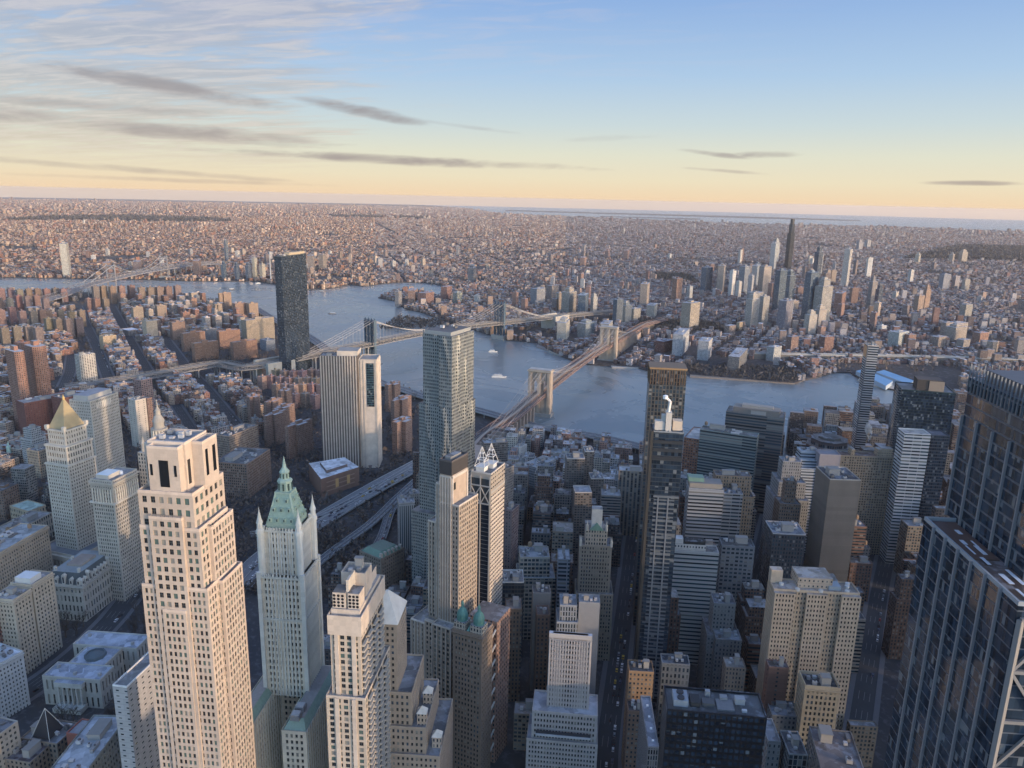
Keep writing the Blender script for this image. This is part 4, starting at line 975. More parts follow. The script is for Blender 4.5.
# --- slim stone tower with dark cap
def dark_cap_tower():
    H = 214; C = at(452, 463, H); root = empty('apartment_tower', (*C, 0), 'slim stepped stone tower with a dark cap, in front of the rippled steel tower', 'tower')
    fr = Fr(C, 52, 1, 1); wl = ext(C, azv(52), H, 440); wr = ext(C, azv(142), H, 468); col = (.34, .275, .22); pal = (.54, .48, .42); out = []; A = Acc()
    A.fbox(fr, -.3, wr, 0, wl+.3, 205, H, (.05, .045, .045), (.10, .10, .10)); parapet(A, fr, -.3, wr, 0, wl+.3, H, 1.4, (.10, .09, .09), .4); A.fbox(fr, 3, wr-4, 3, wl-2, H, H+2.5, (.2, .2, .2)) if wl > 6 else None
    def blk(s0, s1, t0, t1, z0, z1, bay=2.4, floor=3.5, wf=.5, hf=.62): face_openings(A, fr, s0, s1, t0, t1, z0, z1, bay, floor, wf, hf, col, out, rcol=(.3, .29, .28), margin=.7); parapet(A, fr, s0, s1, t0, t1, z1, 1.0, pal, .4)
    def piers(s, t0, t1, z0, z1, n, w=.5):
        for i in range(n+1):
            t = t0+(t1-t0)*i/n; A.fbox(fr, s-.5, s-.03, t-w/2, t+w/2, z0, z1, pal)
        A.fbox(fr, s-.55, s-.03, t0, t1, z1, z1+1, pal)
    A.fbox(fr, .2, wr-.2, .2, wl, 184, 205, (.42, .33, .26), (.3, .3, .3)); 
    for s in (.2, wr-1.4): A.fbox(fr, s, s+1.2, -.4, .18, 184, 204, pal)
    A.fbox(fr, .2, wr-.2, -.4, .18, 202.4, 204.4, pal); A.fbox(fr, 2.2, 5, .05, .19, 194, 199, (.02, .02, .02))
    blk(.2, wr+5, -5.4, wl, -1, 184-.02); piers(.2, .8, wl, 96, 203, 4)
    blk(2, wr+8, wl+.02, wl+4.5, -1, 196); piers(2, wl+.4, wl+4.4, 96, 196, 2)
    blk(5, wr+8, wl+4.52, wl+13, -1, 166); piers(5, wl+5, wl+13, 96, 166, 3, .4)
    blk(-4, wr+2, wl+4, wl+22, -1, 92, 3.2, 3.6); piers(-4, wl+4.2, wl+22, 8, 92, 6, .5)
    blk(-6, -4.02, wl+2, wl+9, -1, 96, 3.2, 3.6); blk(-7, .15, -4, wl+2-.02, -1, 96, 3.2, 3.6); piers(-7, -4, wl+2, 8, 96, 4, .5)
    part(A, 'wall', M['masonry'], root)
    roof_plant(root, fr, 2, wr+3, -4.8, -.6, 184, 4, n=2, tank=False, big=False)
    put_windows(root, out, (('dark', .75), ('blind', .25)), 100, 17)
    raster([fr.P(-8, -6), fr.P(wr+9, -6), fr.P(wr+9, wl+22), fr.P(-8, wl+22)], grow=4)
dark_cap_tower()

# --- white tower with open pyramid frames on its roof
def open_pyramid_tower():
    H = 186; root, fr = building('apartment_tower', 'white framed tower with dark glass left side and two open pyramid frames on its roof', (491, 475), 471, 505, H, a=46, mat='office', col=(.48, .42, .36), win=(3.4, 3.4, .55, .30), winL=(60, 6, 0.0, 0), plant=False, pcol=(.5, .46, .42))
    wl, wr = fr.wl, fr.wr; A = Acc()
    A.fbox(fr, -.35, -.05, 1.2, wl-1, -1, 162, (.015, .022, .034)); A.fbox(fr, -.2, 0, .5, wl-.5, 162.02, 182, (.05, .055, .06)); part(A, 'glass_face', M['pane'], root)
    A = Acc(); w = (.36, .34, .32)
    for t in (0.2, wl*.48, wl-.6): A.fbox(fr, -.9, -.37, t, t+.8, -1, 184, w)
    for k in range(1, 46):
        A.fbox(fr, -.5, -.37, 1, wl-1, 4+k*3.4, 4.25+k*3.4, (.16, .17, .18))
    for t0, t1 in ((1, wl*.48), (wl*.48+.8, wl-.6)):
        A.bar((*fr.P(-.5, t0), 163), (*fr.P(-.5, t1), 175), .7, w); A.bar((*fr.P(-.5, t1), 163), (*fr.P(-.5, t0), 175), .7, w)
    for z in (162, 176): A.fbox(fr, -.85, -.2, 0, wl, z, z+.9, w)
    for k in range(1, 50): A.fbox(fr, 1, wr-1, -.25, -.02, 3.4*k, 3.4*k+1.2, (.54, .47, .41)) if 3.4*k < H-16 else None
    A.fbox(fr, 0, wr, -.4, -.02, H-15, H-13.5, w)
    part(A, 'white_frame', M['plain'], root)
    for i, (s, t) in enumerate(((wr*.22, wl*.62), (wr*.58, wl*.42))):
        c = fr.P(s, t); A = Acc(); r_ = 4.2; zt = H+19
        for dx, dy in ((-1, -1), (1, -1), (1, 1), (-1, 1)): A.bar((*fr.P(s+dx*r_, t+dy*r_), H+4), (*c, zt), .32, (.6, .59, .57))
        for k, f in enumerate((0, .35, .65)):
            P_ = [fr.P(s+dx*r_*(1-f), t+dy*r_*(1-f)) for dx, dy in ((-1, -1), (1, -1), (1, 1), (-1, 1))]; z = H+4+15*f
            for u in range(4): A.bar((*P_[u], z), (*P_[(u+1) % 4], z), .35, (.75, .74, .72))
        A.fbox(fr, s-r_*.8, s+r_*.8, t-r_*.8, t+r_*.8, H, H+4, (.62, .60, .57), (.6, .6, .6)); part(A, 'pyramid_frame', M['plain'], root)
    roof_plant(root, fr, wr*.72, wr-1, 1, wl-1, H, 4, tank=False, n=3)
open_pyramid_tower()

# --- rippled steel tower
def rippled_tower():
    H = 265; C = at(452, 337, H); root = empty('apartment_tower', (*C, 0), 'tallest rippled stainless steel apartment tower rising over the river in the middle', 'skyscraper')
    fr = Fr(C, 50, 1, 1); wl = ext(C, azv(50), H, 421); wr = ext(C, azv(140), H, 474); steel = (.25, .26, .255); A = Acc()
    fl = 3.2; bw = 1.6
    def wavy(p0, p1, z0, z1, seed, amp=1.3, wf=.52, hf=.5):
        p0, p1 = np.array(p0), np.array(p1); Wd = np.linalg.norm(p1-p0); e = (p1-p0)/Wd; no = np.array([e[1], -e[0]]); nc = max(2, int(Wd/bw)); nr = int((z1-z0)/fl)
        U = np.linspace(0, Wd, nc+1); Z = np.linspace(z0, z1, nr+1); uu, zz = np.meshgrid(U, Z, indexing='ij')
        d = amp*np.maximum(0, np.sin(uu*.42+zz*.035+seed+1.3*np.sin(zz*.06+seed)))**2*np.sin(uu/Wd*pi)**.3*(.5+.5*np.sin(zz*.045+uu*.12+seed*2))
        d *= np.clip((H+2-zz)/3, .4, 1); X = p0[0]+e[0]*uu+no[0]*d; Y = p0[1]+e[1]*uu+no[1]*d
        P = np.stack([X, Y, zz], -1); T = np.stack([uu, zz], -1)
        V = np.stack([P[:-1, :-1], P[1:, :-1], P[1:, 1:], P[:-1, 1:]], 2).reshape(-1, 4, 3); UVv = np.stack([T[:-1, :-1], T[1:, :-1], T[1:, 1:], T[:-1, 1:]], 2).reshape(-1, 4, 2)
        A.quads(V, UVv, steel, (2.1, fl, seed), (wf, hf, 0))
    # plan: a T with a recessed slot at the corner; lower wings step out
    mid = wl*.42; R = [(0, 0), (wr, 0), (wr, wl), (2.5, wl), (2.5, mid+2.5), (0, mid+.5)]
    def run(poly, z0, z1, sd):
        P = [fr.P(s, t) for s, t in poly]
        for i in range(len(P)): wavy(P[i], P[(i+1) % len(P)], z0, z1, sd+i*1.7, 2.6 if i in (0, 5, 3) else 1.8)
        A.poly([(*p, z1) for p in P], [tuple(p) for p in P], (.16, .16, .17))
        raster(P, grow=5)
    run([(0, 0), (wr, 0), (wr, wl), (3, wl), (3, mid), (0, mid)], 120, H, 1); run([(-.5, -.5), (wr+3, -.5), (wr+3, wl+4), (2, wl+4), (2, mid), (-.5, mid)], -1, 200, 4)
    run([(-5, 2), (wr+5, 2), (wr+5, wl+9), (-5, wl+9)], -1, 96, 7)
    part(A, 'wall', M['metal'], root)
    A = Acc()
    for i in range(9): A.fbox(fr, 3.2+i*(wr-4)/9, 4.0+i*(wr-4)/9, wl-.5, wl-.1, H, H+3, steel)
    A.fbox(fr, 3, wr-1, 3, wl-2, H, H+3.2, (.30, .31, .31), (.12, .12, .13)); part(A, 'crown', M['steelp'], root)
    roof_plant(root, fr, 4, wr-2, 4, wl-3, H+3.2, 12, n=4, tank=False, big=False)
rippled_tower()

# --- blank striped slab (telephone building)
def striped_slab():
    H = 165; root, fr = building('office_slab', 'windowless tan slab with vertical white ribs and a strip of green glass', (357, 357), 319, 361, H, a=22, mat='masonry', col=(.13, .11, .10), win=(3, 3.6, 0, 0), plant=False, wr=26, roofc=(.28, .27, .26))
    wl, wr = fr.wl, fr.wr; A = Acc(); pal = (.44, .39, .34)
    for i in range(14): t = wl*(i+.5)/14; A.fbox(fr, -.9, -.03, t-.75, t+.75, -1, H+1, pal)
    part(A, 'stone_ribs', M['stone'], root)
    A = Acc(); s0 = 6; t1 = -.5; t0 = -26
    A.fbox(fr, s0, s0+36, t0, t1, -1, H-6, (.52, .45, .38), (.30, .29, .28)); parapet(A, fr, s0, s0+36, t0, t1, H-6, 1.5, pal)
    for i in range(6):
        t = t0+(t1-t0)*(i+.3)/6
        if not (t0+4 < t < t0+14.5): A.fbox(fr, s0-.8, s0-.03, t-.8, t+.8, -1, H-6, pal)
    for i in range(4): A.fbox(fr, s0+3+i*9, s0+8+i*9, t0-.8, t0-.03, -1, H-6, (.62, .54, .46))
    A.fbox(fr, 6, 34, 0, wl*.55, H, H+7, (.52, .45, .38), (.3, .29, .28)); part(A, 'side_block', M['stone'], root)
    A = Acc(); A.fbox(fr, s0-.7, s0-.04, t0+4, t0+14.5, 92, H-10, (.10, .20, .18), par=(2.5, 3.4, 3), par2=(.9, .8, 0)); part(A, 'glass_strip', M['glass'], root)
    roof_plant(root, fr, 2, 24, wl*.6, wl-1, H, 6, n=4, tank=False)
    raster([fr.P(0, t0), fr.P(50, t0), fr.P(50, wl), fr.P(0, wl)], grow=6)
striped_slab()

# --- riverside glass slab tower
root, fr = building('apartment_tower', 'dark glass slab tower standing alone beside the far steel bridge', (281, 257), 274, 306, 258, a=38, mat='glass', col=(.05, .058, .065), win=(2.4, 3.3, .8, .72), winL=(2.4, 3.3, .8, .75), roofc=(.25, .22, .18), wr=None, tiers=[(0, 3, 0, 4, 36)])
A = Acc(); A.fbox(fr, fr.wr*.35, fr.wr-3, 2, fr.wl-2, 259, 264, (.42, .34, .24)); part(A, 'penthouse', M['plain'], root)

# --- gold pyramid courthouse
def courthouse():
    He = 148; C = at(64, 431, He); root = empty('courthouse_tower', (*C, 0), 'granite courthouse tower with a gilded pyramid roof', 'courthouse'); a = 42
    fr = Fr(C, a, 1, 1); wl = ext(C, azv(a), He, 50); wr = ext(C, azv(a+90), He, 86); w = max(wl, wr*.8); wl = max(wl, 22); col = (.46, .42, .36); out = []; A = Acc()
    m = 2.5
    face_openings(A, fr, -m, wr+m, -m, wl+m, 112, 132, 3.0, 6.6, .45, .6, col, out, rcol=(.3, .3, .3)); face_openings(A, fr, 0, wr, 0, wl, 132.02, He, 3.0, 5.2, .4, .55, col, out, rcol=(.3, .3, .3))
    face_openings(A, fr, -m-1.2, wr+m+1.2, -m-1.2, wl+m+1.2, 20, 112-.02, 2.9, 3.9, .42, .55, col, out, rcol=(.3, .3, .3))
    part(A, 'wall', M['masonry'], root)
    A = Acc()
    for mm, z in ((m+2, 112), (m+.8, 131.5), (1, He-.5)): A.fbox(fr, -mm, wr+mm, -mm, wl+mm, z-1, z+.6, (.5, .46, .40))
    for s in (0, wr):
        for t in (0, wl): A.fbox(fr, s-1.6, s+1.6, t-1.6, t+1.6, He, He+4, (.5, .46, .4)); 
    part(A, 'cornice', M['stone'], root)
    A = Acc(); c = fr.P(wr/2, wl/2); lo = [fr.P(.8, .8), fr.P(wr-.8, .8), fr.P(wr-.8, wl-.8), fr.P(.8, wl-.8)]
    A.prism(lo, He+.6, 176, (.36, .28, .16), top_poly=[c+(p-c)*.07 for p in lo]); A.lathe(c[0], c[1], [(1.2, 176), (1.4, 178), (.5, 180), (0, 182)], 8, (.55, .38, .15)); part(A, 'gilded_pyramid', M['stone'], root)
    A = Acc(); A.fbox(fr, -16, wr+18, -16, wl+16, -1, 19.98, (.42, .39, .34), (.18, .19, .21), (4, 9, 3), (.35, .7, 0)); parapet(A, fr, -16, wr+18, -16, wl+16, 19.98, 1.5, col)
    for i in range(11): q = fr.P(-17.2, -12+i*(wl+24)/10); A.lathe(q[0], q[1], [(1.0, 1), (1.0, 14)], 8, (.48, .45, .4))
    A.fbox(fr, -18.6, -16.02, -14, wl+14, 14, 19, (.46, .43, .38)); A.fbox(fr, -20, -16.02, -14, wl+14, -1, 1, (.4, .38, .35)); part(A, 'colonnaded_base', M['stone'], root)
    put_windows(root, out, (('dark', .8), ('blind', .2)), 100, 21); raster([fr.P(-22, -18), fr.P(wr+20, -18), fr.P(wr+20, wl+18), fr.P(-22, wl+18)], grow=6)
courthouse()
root, fr = building('courthouse_slab', 'broad pale courthouse slab right behind the gilded pyramid', (90, 402), 69, 118, 125, a=36, mat='masonry', col=(.47, .44, .39), win=(2.6, 3.9, .42, .5), geo=True, limit=40, cat='courthouse', roofc=(.3, .3, .32))
A = Acc()
for i in range(9): A.fbox(fr, fr.wr*.2+i*3, fr.wr*.2+1.6+i*3, -.5, -.02, 114, 121, (.6, .55, .48))
A.fbox(fr, 4, fr.wr-4, 6, fr.wl-3, 125, 131, (.40, .38, .35), (.3, .3, .33)); part(A, 'attic', M['stone'], root)

# --- civic building with colonnade and wedding-cake cupola
def municipal():
    H = 122; root, fr = building('municipal_building', 'pale civic tower with colonnade and tiered cupola, right behind the tall pink tower', (112, 482), 90, 137, H, a=36, mat='masonry', col=(.47, .43, .37), win=(2.4, 3.9, .5, .6), geo=True, limit=100, cat='civic building', plant=False, cornice=1.4, roofc=(.24, .24, .25))
    A = Acc(); wl, wr = fr.wl, fr.wr
    for i in range(8): q = fr.P(-.9, 2+i*(wl-4)/7); A.lathe(q[0], q[1], [(.7, 101), (.62, 114)], 8, (.56, .52, .45))
    for i in range(12): q = fr.P(2+i*(wr-4)/11, -.9); A.lathe(q[0], q[1], [(.7, 101), (.62, 114)], 8, (.56, .52, .45))
    A.fbox(fr, -1.9, wr+1.9, -1.9, wl+1.9, 99.5, 101, (.5, .46, .4)); part(A, 'colonnade', M['stone'], root)
    A = Acc(); A.fbox(fr, 4, 20, wl*.3, wl-3, H, H+4, (.5, .46, .4), (.62, .68, .72)); part(A, 'white_roof', M['plain'], root)
    c = at(157, 406, 177); A = Acc(); st = (.34, .31, .27); fb = Fr(c-fr.es*14-fr.et*16, fr.a, 28, 32)
    A.fbox(fb, 0, 28, 0, 32, -1, 132, st, (.3, .3, .3), (3, 4, 3), (.45, .55, 0)); A.fbox(fb, 4, 24, 6, 26, 132, 143, st, (.35, .34, .33), (3, 4, 5), (.4, .5, 0)); part(A, 'tower_block', M['masonry'], root)
    A = Acc(); A.lathe(c[0], c[1], [(8.5, 143), (8.5, 145), (6.2, 145), (6.2, 153), (7.8, 153), (7.8, 154.4), (5.2, 155), (5.0, 161), (5.8, 161.2), (5.2, 163.5), (3.8, 166.5), (2.6, 168), (2.4, 172), (2.9, 172.2), (1.6, 174.5), (.6, 177), (.4, 183), (0, 184)], 16, st)
    for i in range(16): t = 2*pi*i/16; A.bar((c[0]+7.3*cos(t), c[1]+7.3*sin(t), 145), (c[0]+7.3*cos(t), c[1]+7.3*sin(t), 153), .9, (.6, .55, .48))
    part(A, 'cupola', M['stone'], root)
    for dx in (-10, 10):
        for dy in (-12, 12): q = c+fr.es*dx+fr.et*dy; A = Acc(); A.lathe(q[0], q[1], [(2.2, 132), (2.2, 140), (2.6, 140.2), (1.4, 143), (.3, 147), (0, 148)], 10, st); part(A, 'corner_turret', M['stone'], root)
    A = Acc(); q = fr.P(20, 6); A.lathe(q[0], q[1], [(1.6, H), (1.6, H+2), (1.3, H+3.1), (0, H+3.8)], 10, (.75, .75, .75)); part(A, 'white_dome', M['plain'], root)
    raster([fb.P(0, 0), fb.P(28, 0), fb.P(28, 32), fb.P(0, 32)], grow=8)
municipal()

# --- mansard roofed records hall
def mansard():
    H = 36; root, fr = building('records_hall', 'grey granite hall with dark slate mansard roof and tall dormers', (82, 586), 50, 118, H, a=31, mat='masonry', col=(.42, .40, .36), win=(3.6, 9, .42, .62), geo=True, limit=60, cat='civic building', plant=False, par=0, cornice=1.1, wl=36, roofc=(.2, .2, .2))
    wl, wr = fr.wl, fr.wr; A = Acc(); sl_ = (.075, .09, .10)
    lo = [fr.P(.8, .8), fr.P(wr-.8, .8), fr.P(wr-.8, wl-.8), fr.P(.8, wl-.8)]; hi = [fr.P(4.5, 4.5), fr.P(wr-4.5, 4.5), fr.P(wr-4.5, wl-4.5), fr.P(4.5, wl-4.5)]
    A.prism(lo, H, H+10, sl_, (.24, .27, .29), top_poly=hi); A.fbox(fr, wr*.3, wr*.7, wl*.3, wl*.7, H+10, H+12, (.3, .27, .24), (.26, .22, .20)); part(A, 'mansard_roof', M['stone'], root)
    st = (.46, .44, .40)
    for i in range(5):
        A = Acc(); t = wl*(i+.5)/5; hh = 8 if i == 2 else 5; A.fbox(fr, .2, 3.5, t-1.5, t+1.5, H, H+hh, st); A.fbox(fr, .1, .22, t-.7, t+.7, H+1, H+hh-1.2, (.03, .03, .04)); A.prism([fr.P(.1, t-1.8), fr.P(3.5, t-1.8), fr.P(3.5, t+1.8), fr.P(.1, t+1.8)], H+hh, H+hh+1.8, st, top_poly=[fr.P(.1, t-.1), fr.P(3.5, t-.1), fr.P(3.5, t+.1), fr.P(.1, t+.1)]); part(A, 'dormer', M['stone'], root)
    for i in range(11):
        A = Acc(); s = wr*(i+.5)/11; hh = 8 if i in (2, 8) else 4.6; A.fbox(fr, s-1.4, s+1.4, .2, 3.5, H, H+hh, st); A.fbox(fr, s-.7, s+.7, .1, .22, H+1, H+hh-1.2, (.03, .03, .04)); A.prism([fr.P(s-1.7, .1), fr.P(s+1.7, .1), fr.P(s+1.7, 3.5), fr.P(s-1.7, 3.5)], H+hh, H+hh+1.8, st, top_poly=[fr.P(s-.1, .1), fr.P(s+.1, .1), fr.P(s+.1, 3.5), fr.P(s-.1, 3.5)]); part(A, 'dormer', M['stone'], root)
    for s, t in ((6, 6), (wr-7, 6), (6, wl-7), (wr*.5, wl*.75)): A = Acc(); A.fbox(fr, s-1.2, s+1.2, t-1, t+1, H+10, H+14, st); part(A, 'chimney', M['stone'], root)
mansard()

# --- low courthouse in the park with the light roof and octagonal skylight
def park_courthouse():
    H = 24; C = at(100, 681, H); root = empty('park_courthouse', (*C, 0), 'low grey stone courthouse with pale wet roof and octagonal skylight in the bare park', 'courthouse')
    fr = Fr(C, 29, 1, 1); wl = ext(C, azv(29), H, 42); col = (.40, .38, .34); rc = (.36, .40, .48); out = []; A = Acc()
    for s0, s1, t0, t1, h in ((0, 18, 0, wl, H), (18.02, 42, wl*.18, wl*.82, H-.6), (42.02, 62, -4, wl+4, H)):
        face_openings(A, fr, s0, s1, t0, t1, -1, h, 4.2, 12, .34, .66, col, out, rcol=rc, depth=.6); parapet(A, fr, s0, s1, t0, t1, h, 1.0, (.46, .44, .4), .5)
    for i in range(6): q = fr.P(-3, wl*.5-9+i*3.6); A.lathe(q[0], q[1], [(.8, 4), (.7, 19)], 8, (.48, .46, .42))
    A.fbox(fr, -4.4, -.02, wl*.5-11, wl*.5+11, 19, 23, (.48, .46, .42), rc); A.fbox(fr, -9, -.02, wl*.5-11, wl*.5+11, -1, 4, (.4, .39, .36))
    part(A, 'wall', M['masonry'], root)
    c = fr.P(30, wl*.5); A = Acc(); A.lathe(c[0], c[1], [(8, H-.6), (8, H+2.2), (6.9, H+2.2), (6.9, H+1.4), (0, H+3.4)], 8, (.10, .13, .15)); part(A, 'skylight', M['plain'], root)
    A = Acc(); A.fbox(fr, 20, 38, wl*.5-1.5, wl*.5+1.5, H-.6, H+.8, (.3, .3, .33)) if False else None
    for s, t in ((6, 4), (12, wl-5), (48, 3), (55, wl-2), (5, wl*.5)): A = Acc(); A.fbox(fr, s-1, s+1, t-1, t+1, H-.4, H+2.4, (.35, .34, .33)); part(A, 'chimney', M['stone'], root)
    put_windows(root, out, (('dark', .8), ('blind', .2)), 60, 31); raster([fr.P(-9, -6), fr.P(64, -6), fr.P(64, wl+6), fr.P(-9, wl+6)], grow=3)
    return fr
PARKC = park_courthouse()

# --- buildings on the left edge
building('bank_building', 'long beige stone office block left of the gilded pyramid tower foot', (-22, 566), None, 48, 60, Rr=(48, 526), wl=30, mat='masonry', col=(.42, .36, .29), win=(2.8, 3.8, .42, .55), geo=True, limit=80, cornice=1.0, roofc=(.30, .33, .36), nplant=8)
for i, (c, xr, H_, lab) in enumerate((((13, 601), 31, 68, 'nearer beige wing at the left edge with red brick wall beside it'), ((32, 586), 53, 70, 'farther beige wing with a white box on its roof, left edge'))):
    r_, f_ = building('bank_wing', lab, c, c[0]-14, xr, H_, a=33, wl=20, mat='masonry', col=(.50, .43, .34), win=(3.2, 3.8, .42, .55), geo=True, limit=70, cornice=.9, plant=(i == 0), roofc=(.32, .31, .32))
    if i == 1:
        A = Acc(); A.fbox(f_, 2, f_.wr*.6, 3, 17, H_, H_+5, (.60, .58, .55), (.66, .66, .68)); part(A, 'white_bulkhead', M['plain'], r_)
building('apartment_building', 'dark red brick block squeezed beside the beige bank wings', (-8, 612), -22, 12, 60, a=33, wl=18, mat='masonry', col=(.20, .10, .085), win=(3, 3.3, .35, .45))
building('office_building', 'white grey office block with pale snowy roof at the left edge', (-14, 672), None, 23, 45, Rr=(23, 652), wl=26, mat='masonry', col=(.50, .50, .50), win=(2.6, 3.6, .42, .5), geo=True, limit=60, cornice=.7, roofc=(.62, .66, .72))
building('office_building', 'grey stone block with dark flat roof in the bottom left corner', (-8, 741), None, 18, 62, Rr=(18, 722), wl=24, mat='masonry', col=(.40, .37, .33), win=(2.8, 3.7, .5, .5), geo=True, limit=40, roofc=(.10, .10, .11))
# blocks at the bottom of the park under repair
building('office_building', 'stone block with snow streaked roof edge running to the lower left corner', (74, 790), None, 128, 55, Rr=(124, 722), wl=22, mat='masonry', col=(.30, .30, .27), win=(3.0, 3.9, .55, .55), geo=True, limit=60, roofc=(.42, .45, .50), nplant=9)
building('office_building', 'low brown stone building with dark maroon flat roof, bottom left', (30, 764), 22, 62, 44, a=34, wl=20, mat='masonry', col=(.26, .21, .17), win=(3, 3.8, .4, .5), roofc=(.10, .075, .08), tank=False)
r_, f_ = building('office_building', 'cluttered rooftop building under a black netted scaffold pyramid', (57, 745), 27, 80, 46, a=34, wl=26, mat='masonry', col=(.27, .22, .18), win=(2.8, 3.6, .45, .5), roofc=(.22, .23, .25), nplant=9)
s_ = empty('scaffold_pyramid', (*f_.P(f_.wr*.4, f_.wl*.5), 46), 'black netted pyramid scaffold with pale poles over a cluttered roof', 'scaffold')
A = Acc(); c_ = f_.P(f_.wr*.4, f_.wl*.5); lo = [f_.P(f_.wr*.4+dx, f_.wl*.5+dy) for dx, dy in ((-6, -6), (6, -6), (6, 6), (-6, 6))]
A.prism(lo, 47, 63, (.03, .03, .035), top_poly=[c_+(p-c_)*.08 for p in lo]); part(A, 'netting', M['plain'], s_)
A = Acc(); [A.bar((*(c_+(p-c_)*1.15), 46), (*c_, 64.5), .3, (.5, .48, .45)) for p in lo]; part(A, 'poles', M['plain'], s_)
r_, f_ = building('office_building', 'red brick party wall building with white gable end beside the scaffold', (79, 736), 72, 89, 52, a=34, wl=9, wr=14, mat='masonry', col=(.33, .12, .09), win=(30, 30, 0, 0), roofc=(.3, .3, .33), plant=False)
building('office_tower', 'plain grey paneled tower with white rim, tucked against the left side of the pink tower', (127, 688), 124, 162, 112, a=33, wl=9, mat='office', col=(.42, .41, .41), win=(5.5, 3.6, .3, .22), roofc=(.2, .2, .2), pcol=(.7, .7, .7), plant=False)
# ---------------------------------------------------------------- downtown blocks, one line each
G = dict
BLK = (.012, .014, .018)
# stepped pale tower in the centre foreground
root, fr = building('office_tower', 'pale stepped tower with dense vertical piers and a square ring crown, bottom centre', (592, 642), 549, 600, 108, a=30, mat='masonry', col=(.42, .39, .38), win=(2.0, 3.7, .52, .55), geo=True, limit=100, plant=False, roofc=(.36, .38, .43), depth=.6,
    tiers=[(7, 12, 6, 9, 58), (9, 14, 7, 12, 38)])
wl, wr = fr.wl, fr.wr; A = Acc()
A.fbox(fr, 0, wr, 0, 2.6, 108, 112, (.46, .44, .43), (.45, .48, .54)); A.fbox(fr, 0, wr, wl-2.6, wl, 108, 112, (.46, .44, .43), (.45, .48, .54)); A.fbox(fr, 0, 2.6, 2.62, wl-2.62, 108, 112, (.46, .44, .43), (.45, .48, .54)); A.fbox(fr, wr-2.6, wr, 2.62, wl-2.62, 108, 112, (.46, .44, .43), (.45, .48, .54))
for i in range(16):
    t = wl*(i+.5)/16; A.fbox(fr, -.5, -.02, t-.35, t+.35, 58, 108, (.48, .45, .44))
part(A, 'ring_parapet', M['plain'], root)
for i in range(5): A = Acc(); q = fr.P(5, 5+i*(wl-10)/4); A.lathe(q[0], q[1], [(1.5, 106), (1.5, 109.4), (1.0, 109.6), (0, 109.6)], 12, (.5, .52, .54)); part(A, 'cooling_fan', M['tin'], root)
A = Acc(); A.fbox(fr, -9.6, -9.02, -2, wl+6, 44, 46, (.05, .05, .06)); A.fbox(fr, -10.4, -9.02, -2, wl+6, 42.8, 44, (.5, .5, .52)); part(A, 'ledge', M['plain'], root)

# black monolith
root, fr = building('hotel_tower', 'black glass slab hotel with cluttered flat roof, bottom middle', (667, 711), 660, 767, 179, a=120, wl=16, mat='glass', col=(.012, .013, .017), win=(2.2, 3.1, .6, .5), roofc=(.16, .165, .17), plant=False, pcol=(.02, .02, .025))
A = Acc()
A.fbox(fr, 3, 9, 3.5, 11, 179, 182, (.34, .36, .40))
for t in (5.2, 9.0): q = fr.P(6, t); A.lathe(q[0], q[1], [(1.5, 182), (1.5, 182.7), (0, 182.7)], 14, (.06, .06, .07))
part(A, 'cooling_units', M['tin'], root)
for k, (s0, s1, t0, t1, h, v) in enumerate(((10, 14, 4, 10, 2.2, .05), (15, 20, 5, 9, 1.6, .12), (21, 28, 3, 10, .8, .22), (29, 33, 8, 11, 2.6, .4), (23, 26, 9.5, 12, 1.8, .3), (31, 33, 3, 4.4, 1, .55), (17, 19, 11, 13, 3.0, .34))):
    A = Acc(); A.fbox(fr, s0, s1, t0, t1, 179, 179+h, (v, v, v*1.05)); part(A, 'roof_unit', M['tin'], root)
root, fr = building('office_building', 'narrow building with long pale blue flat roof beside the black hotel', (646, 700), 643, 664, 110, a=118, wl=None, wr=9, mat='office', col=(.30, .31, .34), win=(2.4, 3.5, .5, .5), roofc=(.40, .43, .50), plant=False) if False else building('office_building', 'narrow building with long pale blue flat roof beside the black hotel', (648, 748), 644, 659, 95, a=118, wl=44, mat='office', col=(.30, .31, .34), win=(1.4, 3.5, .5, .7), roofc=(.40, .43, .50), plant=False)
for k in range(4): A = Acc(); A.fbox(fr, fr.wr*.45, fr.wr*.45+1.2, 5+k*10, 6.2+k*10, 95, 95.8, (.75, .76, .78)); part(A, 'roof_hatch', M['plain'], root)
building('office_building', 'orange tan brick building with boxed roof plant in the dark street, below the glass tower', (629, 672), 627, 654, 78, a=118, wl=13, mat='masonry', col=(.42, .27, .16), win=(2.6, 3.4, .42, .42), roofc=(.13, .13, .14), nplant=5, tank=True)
building('office_building', 'dull brown brick block along the dark street in front of the orange tan building', (628, 712), 626, 648, 60, a=118, wl=12, mat='masonry', col=(.26, .17, .13), win=(2.6, 3.5, .4, .45), roofc=(.1, .1, .11))

